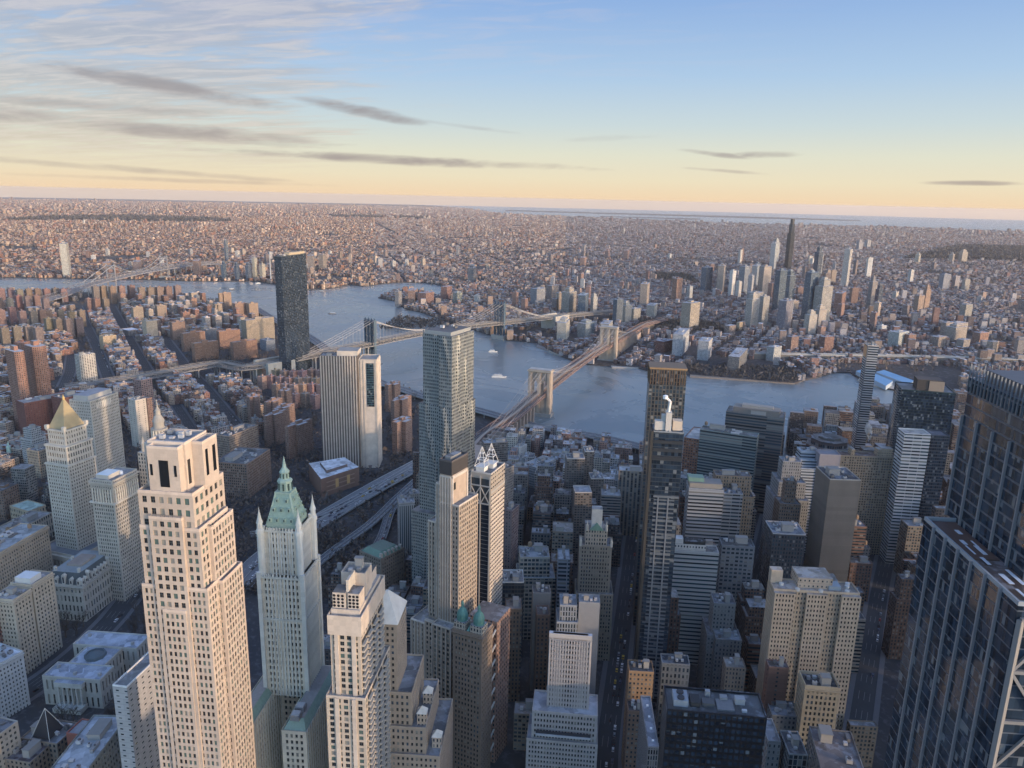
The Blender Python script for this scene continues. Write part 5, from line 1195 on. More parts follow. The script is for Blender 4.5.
# glass towers in the middle
root, fr = building('apartment_tower', 'tall dark concrete tower with bronze arched crown and punched grid, over the near river', (650, 370), 648, 687, 244, a=121, wl=24, mat='office', col=(.075, .07, .065), win=(2.9, 3.4, .62, .72), plant=False, roofc=(.12, .09, .06))
A = Acc(); wr = fr.wr
for i in range(14): s = wr*(i+.5)/14; A.fbox(fr, s-.35, s+.35, -.4, -.02, 232, 245, (.14, .09, .055))
for i in range(10): t = fr.wl*(i+.5)/10; A.fbox(fr, -.4, -.02, t-.35, t+.35, 232, 245, (.14, .09, .055))
A.fbox(fr, -.3, wr+.3, -.3, fr.wl+.3, 245, 246.5, (.30, .19, .10), (.2, .14, .09)); part(A, 'bronze_crown', M['steelp'], root)
root, fr = building('apartment_tower', 'blue glass tower with grid lines and white crane box on its open top', (652, 432), 649, 684, 225, a=121, wl=18, mat='glass', col=(.05, .065, .085), win=(2.4, 3.3, .86, .74), plant=False, roofc=(.30, .31, .33), pcol=(.22, .24, .26))
wl, wr = fr.wl, fr.wr; A = Acc(); p_ = (.13, .15, .175)
for k in range(52):
    z = 12+k*3.3
    if z < 176: A.fbox(fr, wr*.20, wr*.86, -.5, -.02, z, z+(.9 if k % 4 else 1.8), p_)
for s in (wr*.32, wr*.64): A.fbox(fr, s, s+1.0, -.8, -.03, 10, 176, (.17, .19, .22))
A.fbox(fr, -.6, 1.2, -.6, wl, -1, 226, (.06, .055, .05)); A.fbox(fr, wr*.18, wr, -.6, -.03, 176, 177.5, p_)
for z in (205, 211, 217): A.fbox(fr, 1.4, wr, -.9, -.03, z, z+2.4, (.03, .035, .045))
part(A, 'facade_grid', M['steelp'], root)
A = Acc(); w_ = (.50, .47, .43)
A.fbox(fr, 2, 9, 4, 10, 225.5, 232, w_); A.fbox(fr, wr*.42, wr*.60, 3, 9, 225.5, 239, w_); A.fbox(fr, wr*.66, wr-1, 5, 12, 225.5, 232.5, (.54, .45, .36)); A.fbox(fr, wr*.30, wr*.42, 6, 11, 225.5, 236, w_)
A.bar((*fr.P(wr*.5, 6), 239), (*fr.P(wr*.52, 5), 247), 1.6, (.6, .6, .6)); A.bar((*fr.P(wr*.52, 5), 247), (*fr.P(wr*.36, 5), 250), 1.4, (.78, .78, .78)); q = fr.P(wr*.36, 5); A.lathe(q[0], q[1], [(1.7, 248.6), (1.9, 250.8), (0, 251.5)], 10, (.8, .8, .8))
A.bar((*fr.P(wr*.46, 3), 212), (*fr.P(wr*.46, 3), 226), 1.2, w_); A.bar((*fr.P(wr*.56, 3), 212), (*fr.P(wr*.56, 3), 226), 1.2, w_)
part(A, 'rooftop_crane_housing', M['plain'], root)

building('office_tower', 'red brick slab with sunlit orange end and white roof, right beside the blue glass tower', (703, 441), 684, 712, 104, a=50, mat='masonry', col=(.27, .13, .085), win=(3.0, 3.5, .5, .42), roofc=(.66, .64, .62), plant=False)
building('office_building', 'dark red brick narrow block low between the blue glass tower and white banded office', (680, 498), 678, 692, 92, a=119, wl=18, mat='masonry', col=(.16, .08, .06), win=(2.4, 3.5, .45, .5), roofc=(.1, .1, .1))
building('office_tower', 'wide green grey tower with horizontal bands and white rooftop plant, near the river', (757, 438), 700, 764, 118, a=49, mat='office', col=(.23, .28, .28), win=(50, 3.6, 1.0, .50), roofc=(.2, .22, .23), nplant=7, wr=18)
root, fr = building('office_tower', 'dark banded tower with cut corners, bulkiest of the pair by the river', (784, 419), 726, 790, 128, a=47, mat='office', col=(.13, .125, .12), win=(50, 3.7, 1.0, .50), roofc=(.24, .22, .20), nplant=8, wr=30)
A = Acc(); A.fbox(fr, 4, 24, 6, fr.wl-8, 128, 135, (.17, .155, .145), (.24, .22, .20)); A.fbox(fr, 8, 18, 14, fr.wl-18, 135, 138, (.3, .28, .26)); part(A, 'penthouse', M['plain'], root)
building('office_building', 'tan brick setback tower with water tank in front of the green grey banded tower', (716, 476), 714, 752, 118, a=118, wl=16, mat='masonry', col=(.33, .25, .18), win=(2.6, 3.6, .42, .5), tiers=[(3, 3, 4, 6, 98)], tank=True)
root, fr = building('office_tower', 'blue white banded office tower with green penthouse, behind the white ribbon block', (689, 489), 686, 724, 112, a=120, wl=22, mat='office', col=(.42, .45, .50), win=(50, 3.7, 1.0, .42), roofc=(.2, .22, .22), plant=False)
A = Acc(); A.fbox(fr, 1, fr.wr-1, 4, 20, 112, 117, (.28, .26, .23), (.2, .2, .2)); A.fbox(fr, 0, fr.wr*.45, 8, 19, 117, 121, (.16, .28, .24), (.15, .25, .22)); part(A, 'penthouse', M['plain'], root)
building('office_building', 'grey banded wing with stepped snowy roof, joined to the right of the blue white tower', (724, 494), 723, 743, 106, a=120, wl=22, mat='office', col=(.36, .38, .41), win=(8, 3.7, .85, .42), roofc=(.44, .46, .52), nplant=8)
root, fr = building('office_tower', 'white ribbon windowed office block, front centre right', (673, 551), 669, 719, 104, a=120, wl=14, mat='office', col=(.55, .55, .54), win=(60, 3.7, 1.0, .36), roofc=(.25, .24, .23), plant=False)
A = Acc(); A.fbox(fr, 1, fr.wr*.72, 3, 12, 104, 109.5, (.52, .49, .45), (.2, .2, .2), (2.4, 5, 3), (.4, .3, 0)); A.fbox(fr, 1, fr.wr*.22, 3.5, 11, 109.5, 113.5, (.50, .48, .45), (.5, .5, .5)); A.fbox(fr, fr.wr*.25, fr.wr*.70, 3.2, 11.5, 109.5, 112, (.03, .03, .03)); part(A, 'penthouse', M['office'], root)
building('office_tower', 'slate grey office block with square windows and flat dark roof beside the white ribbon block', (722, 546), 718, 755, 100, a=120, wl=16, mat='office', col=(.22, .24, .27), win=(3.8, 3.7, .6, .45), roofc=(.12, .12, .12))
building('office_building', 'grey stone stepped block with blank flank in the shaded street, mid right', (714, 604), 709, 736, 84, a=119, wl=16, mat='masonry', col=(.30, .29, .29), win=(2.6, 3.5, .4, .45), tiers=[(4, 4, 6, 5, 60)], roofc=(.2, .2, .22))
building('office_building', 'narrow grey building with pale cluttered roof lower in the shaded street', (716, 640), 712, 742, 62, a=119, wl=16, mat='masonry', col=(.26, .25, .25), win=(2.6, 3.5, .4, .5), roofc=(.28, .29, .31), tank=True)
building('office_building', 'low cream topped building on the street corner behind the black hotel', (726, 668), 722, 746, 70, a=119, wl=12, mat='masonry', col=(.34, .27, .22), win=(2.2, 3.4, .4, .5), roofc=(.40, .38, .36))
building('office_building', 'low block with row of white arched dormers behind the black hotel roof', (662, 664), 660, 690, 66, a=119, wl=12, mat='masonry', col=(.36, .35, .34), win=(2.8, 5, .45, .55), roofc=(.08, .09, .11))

# right-hand group
building('office_building', 'dark building with framed pale roof rim, right of the deep street canyon', (773, 534), 771, 806, 112, a=118, wl=26, mat='office', col=(.06, .065, .08), win=(2.4, 3.6, .5, .55), roofc=(.26, .28, .32), nplant=7, pcol=(.34, .34, .36))
building('office_tower', 'grey gothic office tower with notched top rising behind the canyon', (783, 462), 780, 802, 125, a=118, wl=16, mat='masonry', col=(.33, .34, .36), win=(2.2, 3.5, .4, .5), tiers=[(4, 4, 8, 6, 105), (7, 7, 14, 10, 88)], roofc=(.34, .36, .4))
building('office_building', 'brown turreted rooftop building in front of the grey gothic tower', (786, 482), 783, 797, 118, a=118, wl=10, mat='masonry', col=(.28, .19, .14), win=(2.2, 3.5, .4, .5), tiers=[(5, 5, 5, 5, 96)], tank=True)
building('office_building', 'stepped blue white building with striped windows, left of the brown blank slab', (801, 452), 799, 820, 116, a=118, wl=16, mat='office', col=(.50, .54, .60), win=(30, 3.4, 1, .40), tiers=[(1, 1, 6, 0, 108), (2, 3, 12, 0, 100)], roofc=(.5, .55, .62))
building('office_tower', 'brown blank windowless slab with vertical corner line, right of centre', (830, 480), 816, 861, 135, a=115, mat='masonry', col=(.25, .215, .185), win=(200, 3.6, 0, 0), roofc=(.12, .12, .13), plant=True, nplant=6, pcol=(.38, .35, .32))
building('office_building', 'plain mauve grey blank box behind the brown slab', (820, 455), 817, 841, 118, a=118, wl=18, mat='plain', col=(.30, .29, .33), win=(0, 0, 0, 0), plant=False, roofc=(.3, .3, .34))
root, fr = building('apartment_tower', 'wide tan gridded apartment slab with rooftop bulkheads, right of the brown slab', (841, 456), 836, 904, 116, a=118, wl=18, mat='masonry', col=(.36, .29, .22), win=(2.7, 3.0, .55, .58), geo=True, limit=80, roofc=(.22, .15, .12), plant=False)
for s0, s1, h, c_ in ((fr.wr*.60, fr.wr*.66, 8, (.36, .28, .2)), (fr.wr*.66, fr.wr*.84, 9, (.42, .33, .24)), (fr.wr*.18, fr.wr*.24, 7, (.34, .26, .18))):
    A = Acc(); A.fbox(fr, s0, s1-.1, 4, 14, 116, 116+h, c_, (.3, .28, .25), (2.5, 2.7, 1), (.4, .3, 0)); part(A, 'bulkhead', M['masonry'], root)
building('office_tower', 'white tower with crisp black window slots beside the dark green tower', (905, 434), 902, 931, 150, a=121, wl=20, mat='office', col=(.68, .68, .70), win=(9, 3.7, .86, .42), roofc=(.55, .52, .48), plant=False)
building('office_tower', 'navy glass tower tucked right of the white slotted tower', (932, 436), 930, 950, 146, a=119, wl=22, mat='glass', col=(.05, .07, .10), win=(2.2, 3.6, .8, .6), roofc=(.1, .1, .12), plant=False)
root, fr = building('office_tower', 'dark green glass octagonal tower on the river with a square penthouse', (902, 390), 896, 956, 168, a=130, wl=44, mat='glass', col=(.012, .035, .035), win=(1.9, 3.7, .9, .8), roofc=(.08, .07, .07), plant=False)
A = Acc(); A.fbox(fr, fr.wr*.30, fr.wr*.78, 8, 30, 168, 181, (.06, .05, .045), (.10, .08, .07)); A.fbox(fr, fr.wr*.52, fr.wr*.80, 7, 8, 168, 180, (.28, .22, .17)); part(A, 'penthouse', M['plain'], root)
# leaning-line slim unfinished tower on the shore
root, fr = building('residential_tower', 'very slim bare concrete tower with orange lit top by the river, right side', (868, 346), 865, 879, 204, a=126, mat='office', col=(.36, .36, .38), win=(30, 3.3, 1, .52), roofc=(.4, .36, .32), wl=20, pcol=(.5, .42, .36))
A = Acc(); A.fbox(fr, -.5, -.03, 2, 18, 188, 203, (.55, .30, .16)); A.fbox(fr, -.6, .6, -.6, .6, 40, 204, (.10, .11, .13)); part(A, 'sunlit_patch_and_corner', M['plain'], root)  # orange patch paints low sunlight on the top; dark strip along the corner
# dark red octagon by the water
C_ = at(829, 444, 74); root = empty('office_building', (*C_, 0), 'dark red faceted office block at the water, between the banded towers and slim tower', 'building'); A = Acc()
w_ = 30; oc = [C_+np.array([cos(t), sin(t)])*w_ for t in np.linspace(0, 2*pi, 9)[:-1]+.3]; A.prism(oc, -1, 74, (.12, .055, .05), (.16, .13, .12), (50, 3.8, 3), (1, .45, 0)); A.prism([C_+(p-C_)*.8 for p in oc], 74, 82, (.09, .07, .07), (.17, .15, .14), (3, 8, 1), (.6, .5, 0)); A.prism([C_+(p-C_)*.5 for p in oc], 82, 85, (.10, .10, .10)); part(A, 'wall', M['office'], root); raster(oc, grow=6)

# beige three-lobed block
root, fr = building('office_tower', 'big beige three bayed stone block with flat pale roof, lower right', (774, 590), 767, 860, 124, a=118, wl=16, mat='masonry', col=(.44, .34, .25), win=(2.15, 3.6, .46, .52), geo=True, limit=100, roofc=(.33, .28, .24), plant=False, cornice=0, depth=.5)
wl, wr = fr.wl, fr.wr; A = Acc()
for s0, s1, d in ((0, wr*.24, 3.2), (wr*.38, wr*.62, 2.4), (wr*.78, wr, 3.2)):
    face_openings(A, fr, s0, s1, -d, -.04, -1, 123.5, 2.15, 3.6, .46, .52, (.46, .36, .27), None, rcol=(.33, .28, .24), margin=.5)
    z_ = 0
A.fbox(fr, wr*.30, wr*.70, 5, wl+6, 124, 132, (.42, .34, .27), (.36, .31, .27), (3, 4, 2), (.3, .3, 0)); A.fbox(fr, 0, 8, wl-6, wl, 124, 134, (.42, .35, .28))
part(A, 'bays', M['masonry'], root)
B_ = Acc()
for s0, s1, d in ((0, wr*.24, 3.2), (wr*.38, wr*.62, 2.4), (wr*.78, wr, 3.2)):
    p0, p1 = fr.P(s0, -d+.5), fr.P(s1, -d+.5); B_.quad((*p0, 0), (*p1, 0), (*p1, 123), (*p0, 123), (.02, .024, .03))
part(B_, 'bay_glazing', M['pane'], root)
for s, t in ((wr*.12, 8), (wr*.28, 1.2), (wr*.55, 1.0), (wr*.86, 2), (wr*.9, 9), (wr*.93, 13)):
    A = Acc(); q = fr.P(s, t); A.lathe(q[0], q[1], [(1.6, 124), (1.6, 125.6), (0, 125.9)], 14, (.6, .58, .55)); part(A, 'roof_fan', M['tin'], root)
A = Acc(); A.fbox(fr, wr*.66, wr*.80, 4, 12, 124, 127, (.30, .36, .42)); part(A, 'cooling_units', M['tin'], root)
building('apartment_building', 'red brown brick block with blank party wall in front of the beige three bayed block', (769, 668), 767, 789, 84, a=119, wl=9, mat='masonry', col=(.24, .13, .10), win=(12, 3.3, .1, .4), roofc=(.14, .12, .11), nplant=4)
root, fr = building('hotel_building', 'cream corner building with arched cornice windows and sunken dark roof, lower right', (805, 688), 800, 840, 84, a=120, wl=16, mat='masonry', col=(.52, .42, .30), win=(2.9, 4.0, .5, .58), geo=True, limit=40, roofc=(.07, .075, .085), cornice=.6, par=2.2)
building('office_building', 'low pale block with flat snow patched roof at the foot of the cream corner building', (812, 716), 806, 838, 52, a=120, wl=12, mat='masonry', col=(.30, .28, .26), win=(2.6, 3.6, .45, .5), roofc=(.30, .31, .34))
building('office_building', 'small jumbled roofs of grey and white units between black hotel and finned block', (772, 716), 768, 800, 56, a=119, wl=16, mat='masonry', col=(.25, .25, .26), win=(2.6, 3.6, .45, .5), roofc=(.36, .38, .42), nplant=9)
building('office_building', 'dark stone building with wide rusty grey roof and small bulkhead, bottom right of centre', (822, 775), 809, 868, 92, a=118, L=(809, 727), wr=None, mat='masonry', col=(.20, .19, .19), win=(3.4, 3.8, .45, .6), roofc=(.25, .22, .22), nplant=3)
building('office_building', 'building with silver vertical fins and dark glass, bottom edge beside the rusty grey roof', (789, 755), 780, 808, 78, a=118, wl=20, mat='office', col=(.34, .36, .38), win=(2.6, 4.2, .7, .8), roofc=(.16, .17, .19))
building('office_building', 'plain grey walled block wedged beside the black hotel, bottom edge', (768, 742), 764, 781, 80, a=118, wl=20, mat='office', col=(.28, .29, .31), win=(2.6, 4.2, .3, .4), roofc=(.30, .31, .34))

# centre blocks
root, fr = building('office_tower', 'stone gothic tower with white boxed top and small green gable, centre', (584, 545), 577, 612, 104, a=31, mat='masonry', col=(.36, .32, .27), win=(2.2, 3.6, .45, .6), geo=True, limit=80, plant=False, wr=18, roofc=(.2, .2, .2), L=None) if False else building('office_tower', 'stone gothic tower with white boxed top and small green gable, centre', (580, 546), 578, 612, 104, a=117, wl=18, mat='masonry', col=(.36, .32, .27), win=(2.2, 3.6, .45, .6), geo=True, limit=80, plant=False, roofc=(.2, .2, .2), tiers=[(2, 3, 4, 3, 62)])
wl, wr = fr.wl, fr.wr; A = Acc()
A.fbox(fr, wr*.16, wr*.84, 1.5, wl-2, 104, 118, (.36, .32, .27), (.2, .2, .2), (2.2, 3.6, 2), (.45, .5, 0)); A.fbox(fr, wr*.34, wr*.66, 3, 11, 118, 136, (.52, .50, .47), (.3, .3, .3)); 
part(A, 'upper_stage', M['masonry'], root)
A = Acc(); A.prism([fr.P(wr*.3, .8), fr.P(wr*.7, .8), fr.P(wr*.7, 5), fr.P(wr*.3, 5)], 118, 124, (.16, .28, .22), top_poly=[fr.P(wr*.49, .8), fr.P(wr*.51, .8), fr.P(wr*.51, 5), fr.P(wr*.49, 5)]); part(A, 'green_gable', M['copper'], root)
for s in (.5, wr-.5, wr*.2, wr*.8):
    z0 = 104 if s in (.5, wr-.5) else 118; q = fr.P(s, .5); A = Acc(); A.lathe(q[0], q[1], [(1.1, z0), (1.0, z0+5), (.5, z0+6), (0, z0+10)], 6, (.5, .46, .40)); part(A, 'pinnacle', M['stone'], root)
building('office_building', 'beige gridded loft block with snow dusted roof left of the gothic tower', (520, 558), 518, 550, 78, a=112, wl=22, mat='office', col=(.48, .44, .38), win=(3.4, 3.9, .72, .55), roofc=(.40, .42, .46), tiers=[(2, 5, 4, 2, 60)], tank=True)
building('office_building', 'plain pale blue grey slab with blank flank behind the stepped foreground tower', (579, 603), 574, 600, 98, a=118, wl=12, mat='plain', col=(.34, .36, .40), win=(0, 0, 0, 0), roofc=(.40, .44, .50), nplant=5)
building('office_building', 'cluster of light blue rooftop penthouses, just behind the ring crowned tower', (560, 606), 556, 577, 96, a=116, wl=16, mat='office', col=(.36, .40, .46), win=(2, 4, .5, .7), tiers=[(2, 1, 3, 1, 84)], roofc=(.40, .44, .5), nplant=7)
building('office_building', 'blue tinted slim block with white roof edge in the canyon left of the gothic tower', (558, 560), 555, 570, 88, a=116, wl=20, mat='office', col=(.30, .34, .40), win=(8, 3.6, .8, .5), roofc=(.62, .66, .72))
building('office_building', 'brown brick block with copper pink light spot, dark court beside the twin cupola building', (537, 616), 531, 550, 78, a=112, wl=14, mat='masonry', col=(.26, .16, .12), win=(3, 3.5, .4, .5), roofc=(.2, .17, .16))
building('office_building', 'grey blank walled block with small rooftop boxes in the middle canyon', (533, 594), 526, 551, 86, a=112, wl=12, mat='plain', col=(.30, .28, .27), win=(0, 0, 0, 0), roofc=(.2, .2, .21))
building('office_building', 'dark glass block with pale roof edge right of the white framed tower', (499, 583), 492, 524, 74, a=112, wl=22, mat='glass', col=(.06, .07, .08), win=(2.6, 3.8, .8, .6), roofc=(.22, .21, .20), pcol=(.5, .5, .5))
building('office_building', 'small building of weathered brown stone next to the twin cupola building', (506, 610), 500, 522, 80, a=112, wl=16, mat='masonry', col=(.22, .16, .12), win=(2.6, 3.6, .42, .5), roofc=(.25, .24, .24), tank=True)
building('apartment_tower', 'mauve brick residential slab with orange lit notch behind the white framed tower', (512, 512), 503, 519, 95, a=48, mat='masonry', col=(.30, .22, .21), win=(2.8, 3.0, .35, .45), roofc=(.22, .2, .2))
building('apartment_tower', 'grey brick residential tower just right of the open pyramid frames', (505, 470), 498, 514, 110, a=60, mat='masonry', col=(.26, .25, .25), win=(2.2, 2.9, .45, .5), roofc=(.2, .2, .2))
building('apartment_tower', 'wide brown balcony slab with two white rooftop boxes below the stone bridge ramp', (484, 444), 474, 508, 72, a=100, wl=16, mat='masonry', col=(.25, .22, .20), win=(3.0, 2.9, .8, .42), roofc=(.5, .53, .58), nplant=4)
# complex of residential towers by the water
for i, (c, xl, xr, H_, lab) in enumerate((((567, 459), 564, 585, 84, 'left brown apartment tower with snowy rooftop boxes near the river'), ((585, 452), 582, 594, 84, 'narrow brown apartment tower with white rooftop caps, behind its wider neighbour'), ((575, 493), 571, 592, 84, 'nearest octagonal brown apartment tower with pale roof rim'), ((591, 479), 588, 604, 70, 'low brown apartment tower behind the octagonal one'))):
    root, fr = building('apartment_tower', lab, c, xl, xr, H_, a=112, wl=20, mat='masonry', col=(.22, .19, .17), win=(3.0, 2.9, .62, .45), roofc=(.34, .36, .40), plant=(i != 2), group='brown apartment towers by the river road', nplant=6, pcol=(.48, .45, .42))
building('apartment_tower', 'long tan apartment slab with fluted balconies and snowy roof beside the river road', (619, 471), 617, 650, 80, a=121, wl=18, mat='masonry', col=(.34, .29, .24), win=(4.4, 2.9, .45, .85), roofc=(.66, .67, .70), nplant=4)
building('warehouse', 'low white modern block with ribbed glass roofs near the stone bridge ramp', (536, 468), 523, 556, 30, a=62, mat='office', col=(.55, .56, .58), win=(1.4, 3.6, .5, .6), roofc=(.52, .56, .60), nplant=8)
building('office_building', 'grey white cube building with bright wall beneath the stone bridge ramp', (519, 448), 514, 527, 24, a=60, mat='masonry', col=(.66, .65, .62), win=(4, 4, .2, .2), roofc=(.5, .52, .55))

# police cube, detention block, fort-like school
root, fr = building('police_headquarters', 'brown brick cube with gridded dark windows behind the pink tower', (247, 465), 221, 270, 46, a=33, mat='masonry', col=(.27, .19, .15), win=(2.7, 3.6, .62, .62), geo=True, limit=90, roofc=(.13, .14, .15), cat='office block', nplant=9, wl=46)
building('office_building', 'tan block with fine grid and flat dark top, directly behind the brown police cube', (229, 437), 220, 258, 44, a=45, wl=24, mat='masonry', col=(.33, .26, .21), win=(2.4, 3.4, .5, .5), roofc=(.1, .11, .12))
c0, cl, cr = at(321, 479, 26), at(303, 465, 26), at(359, 467, 26); root = empty('school_building', (*c0, 0), 'low triangular brown brick fort building with snowy roof and two glowing reflections', 'school'); A = Acc()
tri = [c0, cr, cr+(cl-c0)*.75, cl+(cr-c0)*.15]; A.prism(tri, -1, 26, (.20, .12, .09), (.58, .60, .64), (6, 26, 1), (0, 0, 0)); m_ = (tri[0]+tri[1]+tri[2]+tri[3])/4
A.prism([m_+(p-m_)*.55 for p in tri], 26, 30, (.16, .12, .11), (.55, .57, .62)); part(A, 'wall', M['masonry'], root); A = Acc()
for p, q in ((tri[0], tri[1]),):
    e = (q-p)/np.linalg.norm(q-p); n_ = np.array([e[1], -e[0]]); L_ = np.linalg.norm(q-p)
    for z in (6, 12, 18): f0 = p+e*8+n_*.3; f1 = p+e*(L_-8)+n_*.3; A.quad((*f0, z), (*f1, z), (*f1, z+1.6), (*f0, z+1.6), (.30, .20, .15))
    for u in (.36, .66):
        f0 = p+e*(L_*u)+n_*.5; f1 = f0+e*5; A.quad((*f0, 8), (*f1, 8), (*f1, 20), (*f0, 20), (.55, .34, .15))  # upright orange panels painted as sun glints on the wall
part(A, 'wall_bands_and_sun_glints', M['steelp'], root); raster(tri, grow=6)
root, fr = building('office_building', 'old stone building with green copper roof by the sunken ramp loop', (381, 560), 366, 404, 44, a=60, mat='masonry', col=(.26, .21, .17), win=(3, 3.8, .4, .55), roofc=(.10, .17, .13), wl=30, geo=True, limit=30, plant=False)
A = Acc(); A.prism(fr.poly(-1), 44, 49, (.13, .22, .17), (.12, .18, .15), top_poly=fr.poly(-6)); part(A, 'copper_roof', M['copper'], root)
for k in range(6): A = Acc(); A.fbox(fr, fr.wr*(k+.4)/6, fr.wr*(k+.4)/6+2, 1.5, 4.5, 44, 48.5, (.40, .35, .30)); part(A, 'dormer', M['stone'], root)
building('office_tower', 'grey slab with thin vertical stripes standing against the silver tower foot', (399, 504), 397, 415, 62, a=100, wl=20, mat='office', col=(.36, .34, .33), win=(2.2, 62, .35, .92), roofc=(.28, .28, .29))
building('office_building', 'short grey brick block stepping up to the stripe fronted slab', (410, 495), 406, 420, 66, a=100, wl=14, mat='masonry', col=(.28, .27, .26), win=(2.4, 3.4, .4, .5), roofc=(.3, .3, .31))

# --- big blue glass tower at the right edge
def glass_edge_tower():
    H = 325; c_back = at(950, 378, H); a = 118.5; root = empty('glass_skyscraper', (*at(1018, 606, 272), 0), 'blue glass skyscraper with silver vertical fins, cross braced lower corner, at right edge', 'skyscraper')
    es, et = azv(208.5), azv(118.5); 
    # upper shaft: visible face looks back at the harbour side (north-west) and runs towards the right
    up = Fr(at(936, 514, 272), 118.5, 1, 1); A = Acc(); ZL = 272
    low = Fr(at(1018, 606, ZL), 118.5, 1, 1); lw = ext(low.C, azv(118.5), ZL, 924)
    g = (.085, .10, .125)
    # lower block: left face (runs back), right face
    A.fbox(low, 0, 60, 0, lw, -1, ZL, g, (.10, .075, .07), (1.5, 4.1, 1), (.90, .80, 0))
    # position upper shaft on the lower block: in low's frame
    d = up.C-low.C; s_u, t_u = float(d@low.es), float(d@low.et)
    A.fbox(low, max(11.0, s_u), 58, 16, lw-3 if t_u < 0 or t_u > lw+30 else t_u, ZL, H, g, (.12, .12, .13), (1.5, 4.1, 2), (.92, .74, 0))
    part(A, 'curtain_wall', M['glass'], root); print('3wtc', s_u, t_u, lw)
    s_u = max(11.0, s_u); t1 = t_u if not (t_u < 0 or t_u > lw+30) else lw-3
    A = Acc(); st = (.24, .24, .26)
    for k in range(1, 7): t = lw*k/7; A.fbox(low, -.9, -.03, t-.35, t+.35, -1, ZL+1, st)
    for k in range(6): t = 16+(t1-16)*k/5; A.fbox(low, s_u-.9, s_u-.03, t-.3, t+.3, ZL, H-14, st)
    part(A, 'vertical_fins', M['steelp'], root)
    A = Acc()
    for k in range(24):
        t = 16+(t1-16)*k/23; A.fbox(low, s_u-.5, s_u-.03, t-.14, t+.14, H-5, H+5, (.17, .18, .20))
    for k in range(20):
        s = s_u+(56-s_u)*k/19; A.fbox(low, s-.2, s+.2, t1+.03, t1+.5, H-5, H+5, (.17, .18, .20))
    A.fbox(low, s_u+3, 50, 20, t1-4, H, H+4, (.10, .10, .11), (.13, .13, .14)); part(A, 'louvred_crown', M['steelp'], root)
    A = Acc()          # low parapet, snow and mechanical mat on the setback roof
    parapet(A, low, 0, 60, 0, lw, ZL, 1.4, (.30, .33, .37), .7); A.fbox(low, 2, s_u-.8, lw*.48, lw-2, ZL, ZL+.5, (.11, .07, .06)) if s_u > 4 else None
    part(A, 'roof_edge', M['steelp'], root)
    r = random.Random(5)
    for k in range(10): t = 2+r.random()*(lw-12); s = 3+r.random()*max(.5, s_u-6); A = Acc(); A.fbox(low, s, s+r.uniform(.6, 1.6), t, t+r.uniform(3, 7), ZL+.52+k*.02, ZL+.62+k*.02, (.5, .54, .62)); part(A, 'snow_patch', M['plain'], root)
    # braced corner on the right-hand face
    A = Acc(); st2 = (.22, .215, .22); y = -.9
    A.bar((*low.P(1.0, y), 0), (*low.P(1.0, y), ZL-4), 1.5, st2); A.bar((*low.P(26, y), 0), (*low.P(26, y), ZL-4), 1.2, st2)
    A.bar((*low.P(1, y), ZL-4), (*low.P(30, y), ZL-4), 1.2, st2)
    z = ZL-4; k = 0
    while z > 40:
        A.bar((*low.P(1, y), z-17), (*low.P(26, y), z-17), 1.1, st2)
        if k % 2 == 0: A.bar((*low.P(1, y), z-17), (*low.P(13, y), z), .9, st2); A.bar((*low.P(25, y), z-17), (*low.P(13, y), z), .9, st2)
        else: A.bar((*low.P(1, y), z), (*low.P(13, y), z-17), .9, st2); A.bar((*low.P(25, y), z), (*low.P(13, y), z-17), .9, st2)
        z -= 17; k += 1
    part(A, 'corner_bracing', M['steelp'], root)
    raster([low.P(-3, -3), low.P(62, -3), low.P(62, lw+6), low.P(-3, lw+6)], grow=6)
glass_edge_tower()

# --- the rest of the business district, outside the frame to the right and behind: real towers that keep the streets in view in shade
for k, (x, y, w, d, h, lab) in enumerate(((95, -345, 50, 44, 298, 'slender glass tower south of the big blue glass skyscraper'), (262, -500, 60, 44, 226, 'black steel office slab outside the right edge'), (300, -690, 40, 40, 283, 'tall spired stone tower outside the right edge'),
    (190, -620, 46, 50, 199, 'stone bank tower outside the right edge'), (120, -540, 44, 40, 165, 'broad stone office block outside the right edge'), (330, -860, 46, 46, 227, 'stone office tower farther outside the right edge'), (60, -800, 60, 50, 150, 'stone block near the harbour outside the right edge'), (230, -960, 70, 50, 195, 'broad waterfront office tower outside the right edge'),
    (-190, -180, 50, 50, 225, 'granite and glass tower behind the viewpoint, northern one'), (-210, -300, 50, 50, 197, 'granite and glass tower behind the viewpoint, middle one'), (-230, -430, 50, 50, 176, 'granite and glass tower behind the viewpoint, southern one'), (-40, -620, 50, 40, 170, 'stone tower by the harbour park behind the viewpoint'), (430, -1000, 70, 46, 210, 'riverside office slab outside the right edge'))):
    fr = Fr((x-w/2, y-d/2), 28, w, d)
    if any(-20 < proj(*p, h)[0] < 1040 and proj(*p, h)[2] > 0 for p in fr.poly(3)): print('offscreen tower seen', lab, [round(proj(*p, h)[0]) for p in fr.poly(3)])
    root = empty('office_tower', (x, y, 0), lab, 'building'); A = Acc(); A.fbox(fr, 0, w, 0, d, -1, h*.85, (.34, .32, .30), (.2, .2, .2), (2.6, 3.7, k), (.5, .5, 0)); A.fbox(fr, 5, w-5, 5, d-5, h*.85, h, (.34, .32, .30), (.2, .2, .2), (2.6, 3.7, k), (.5, .5, 0)); part(A, 'wall', M['office'], root); raster(fr.poly(5))
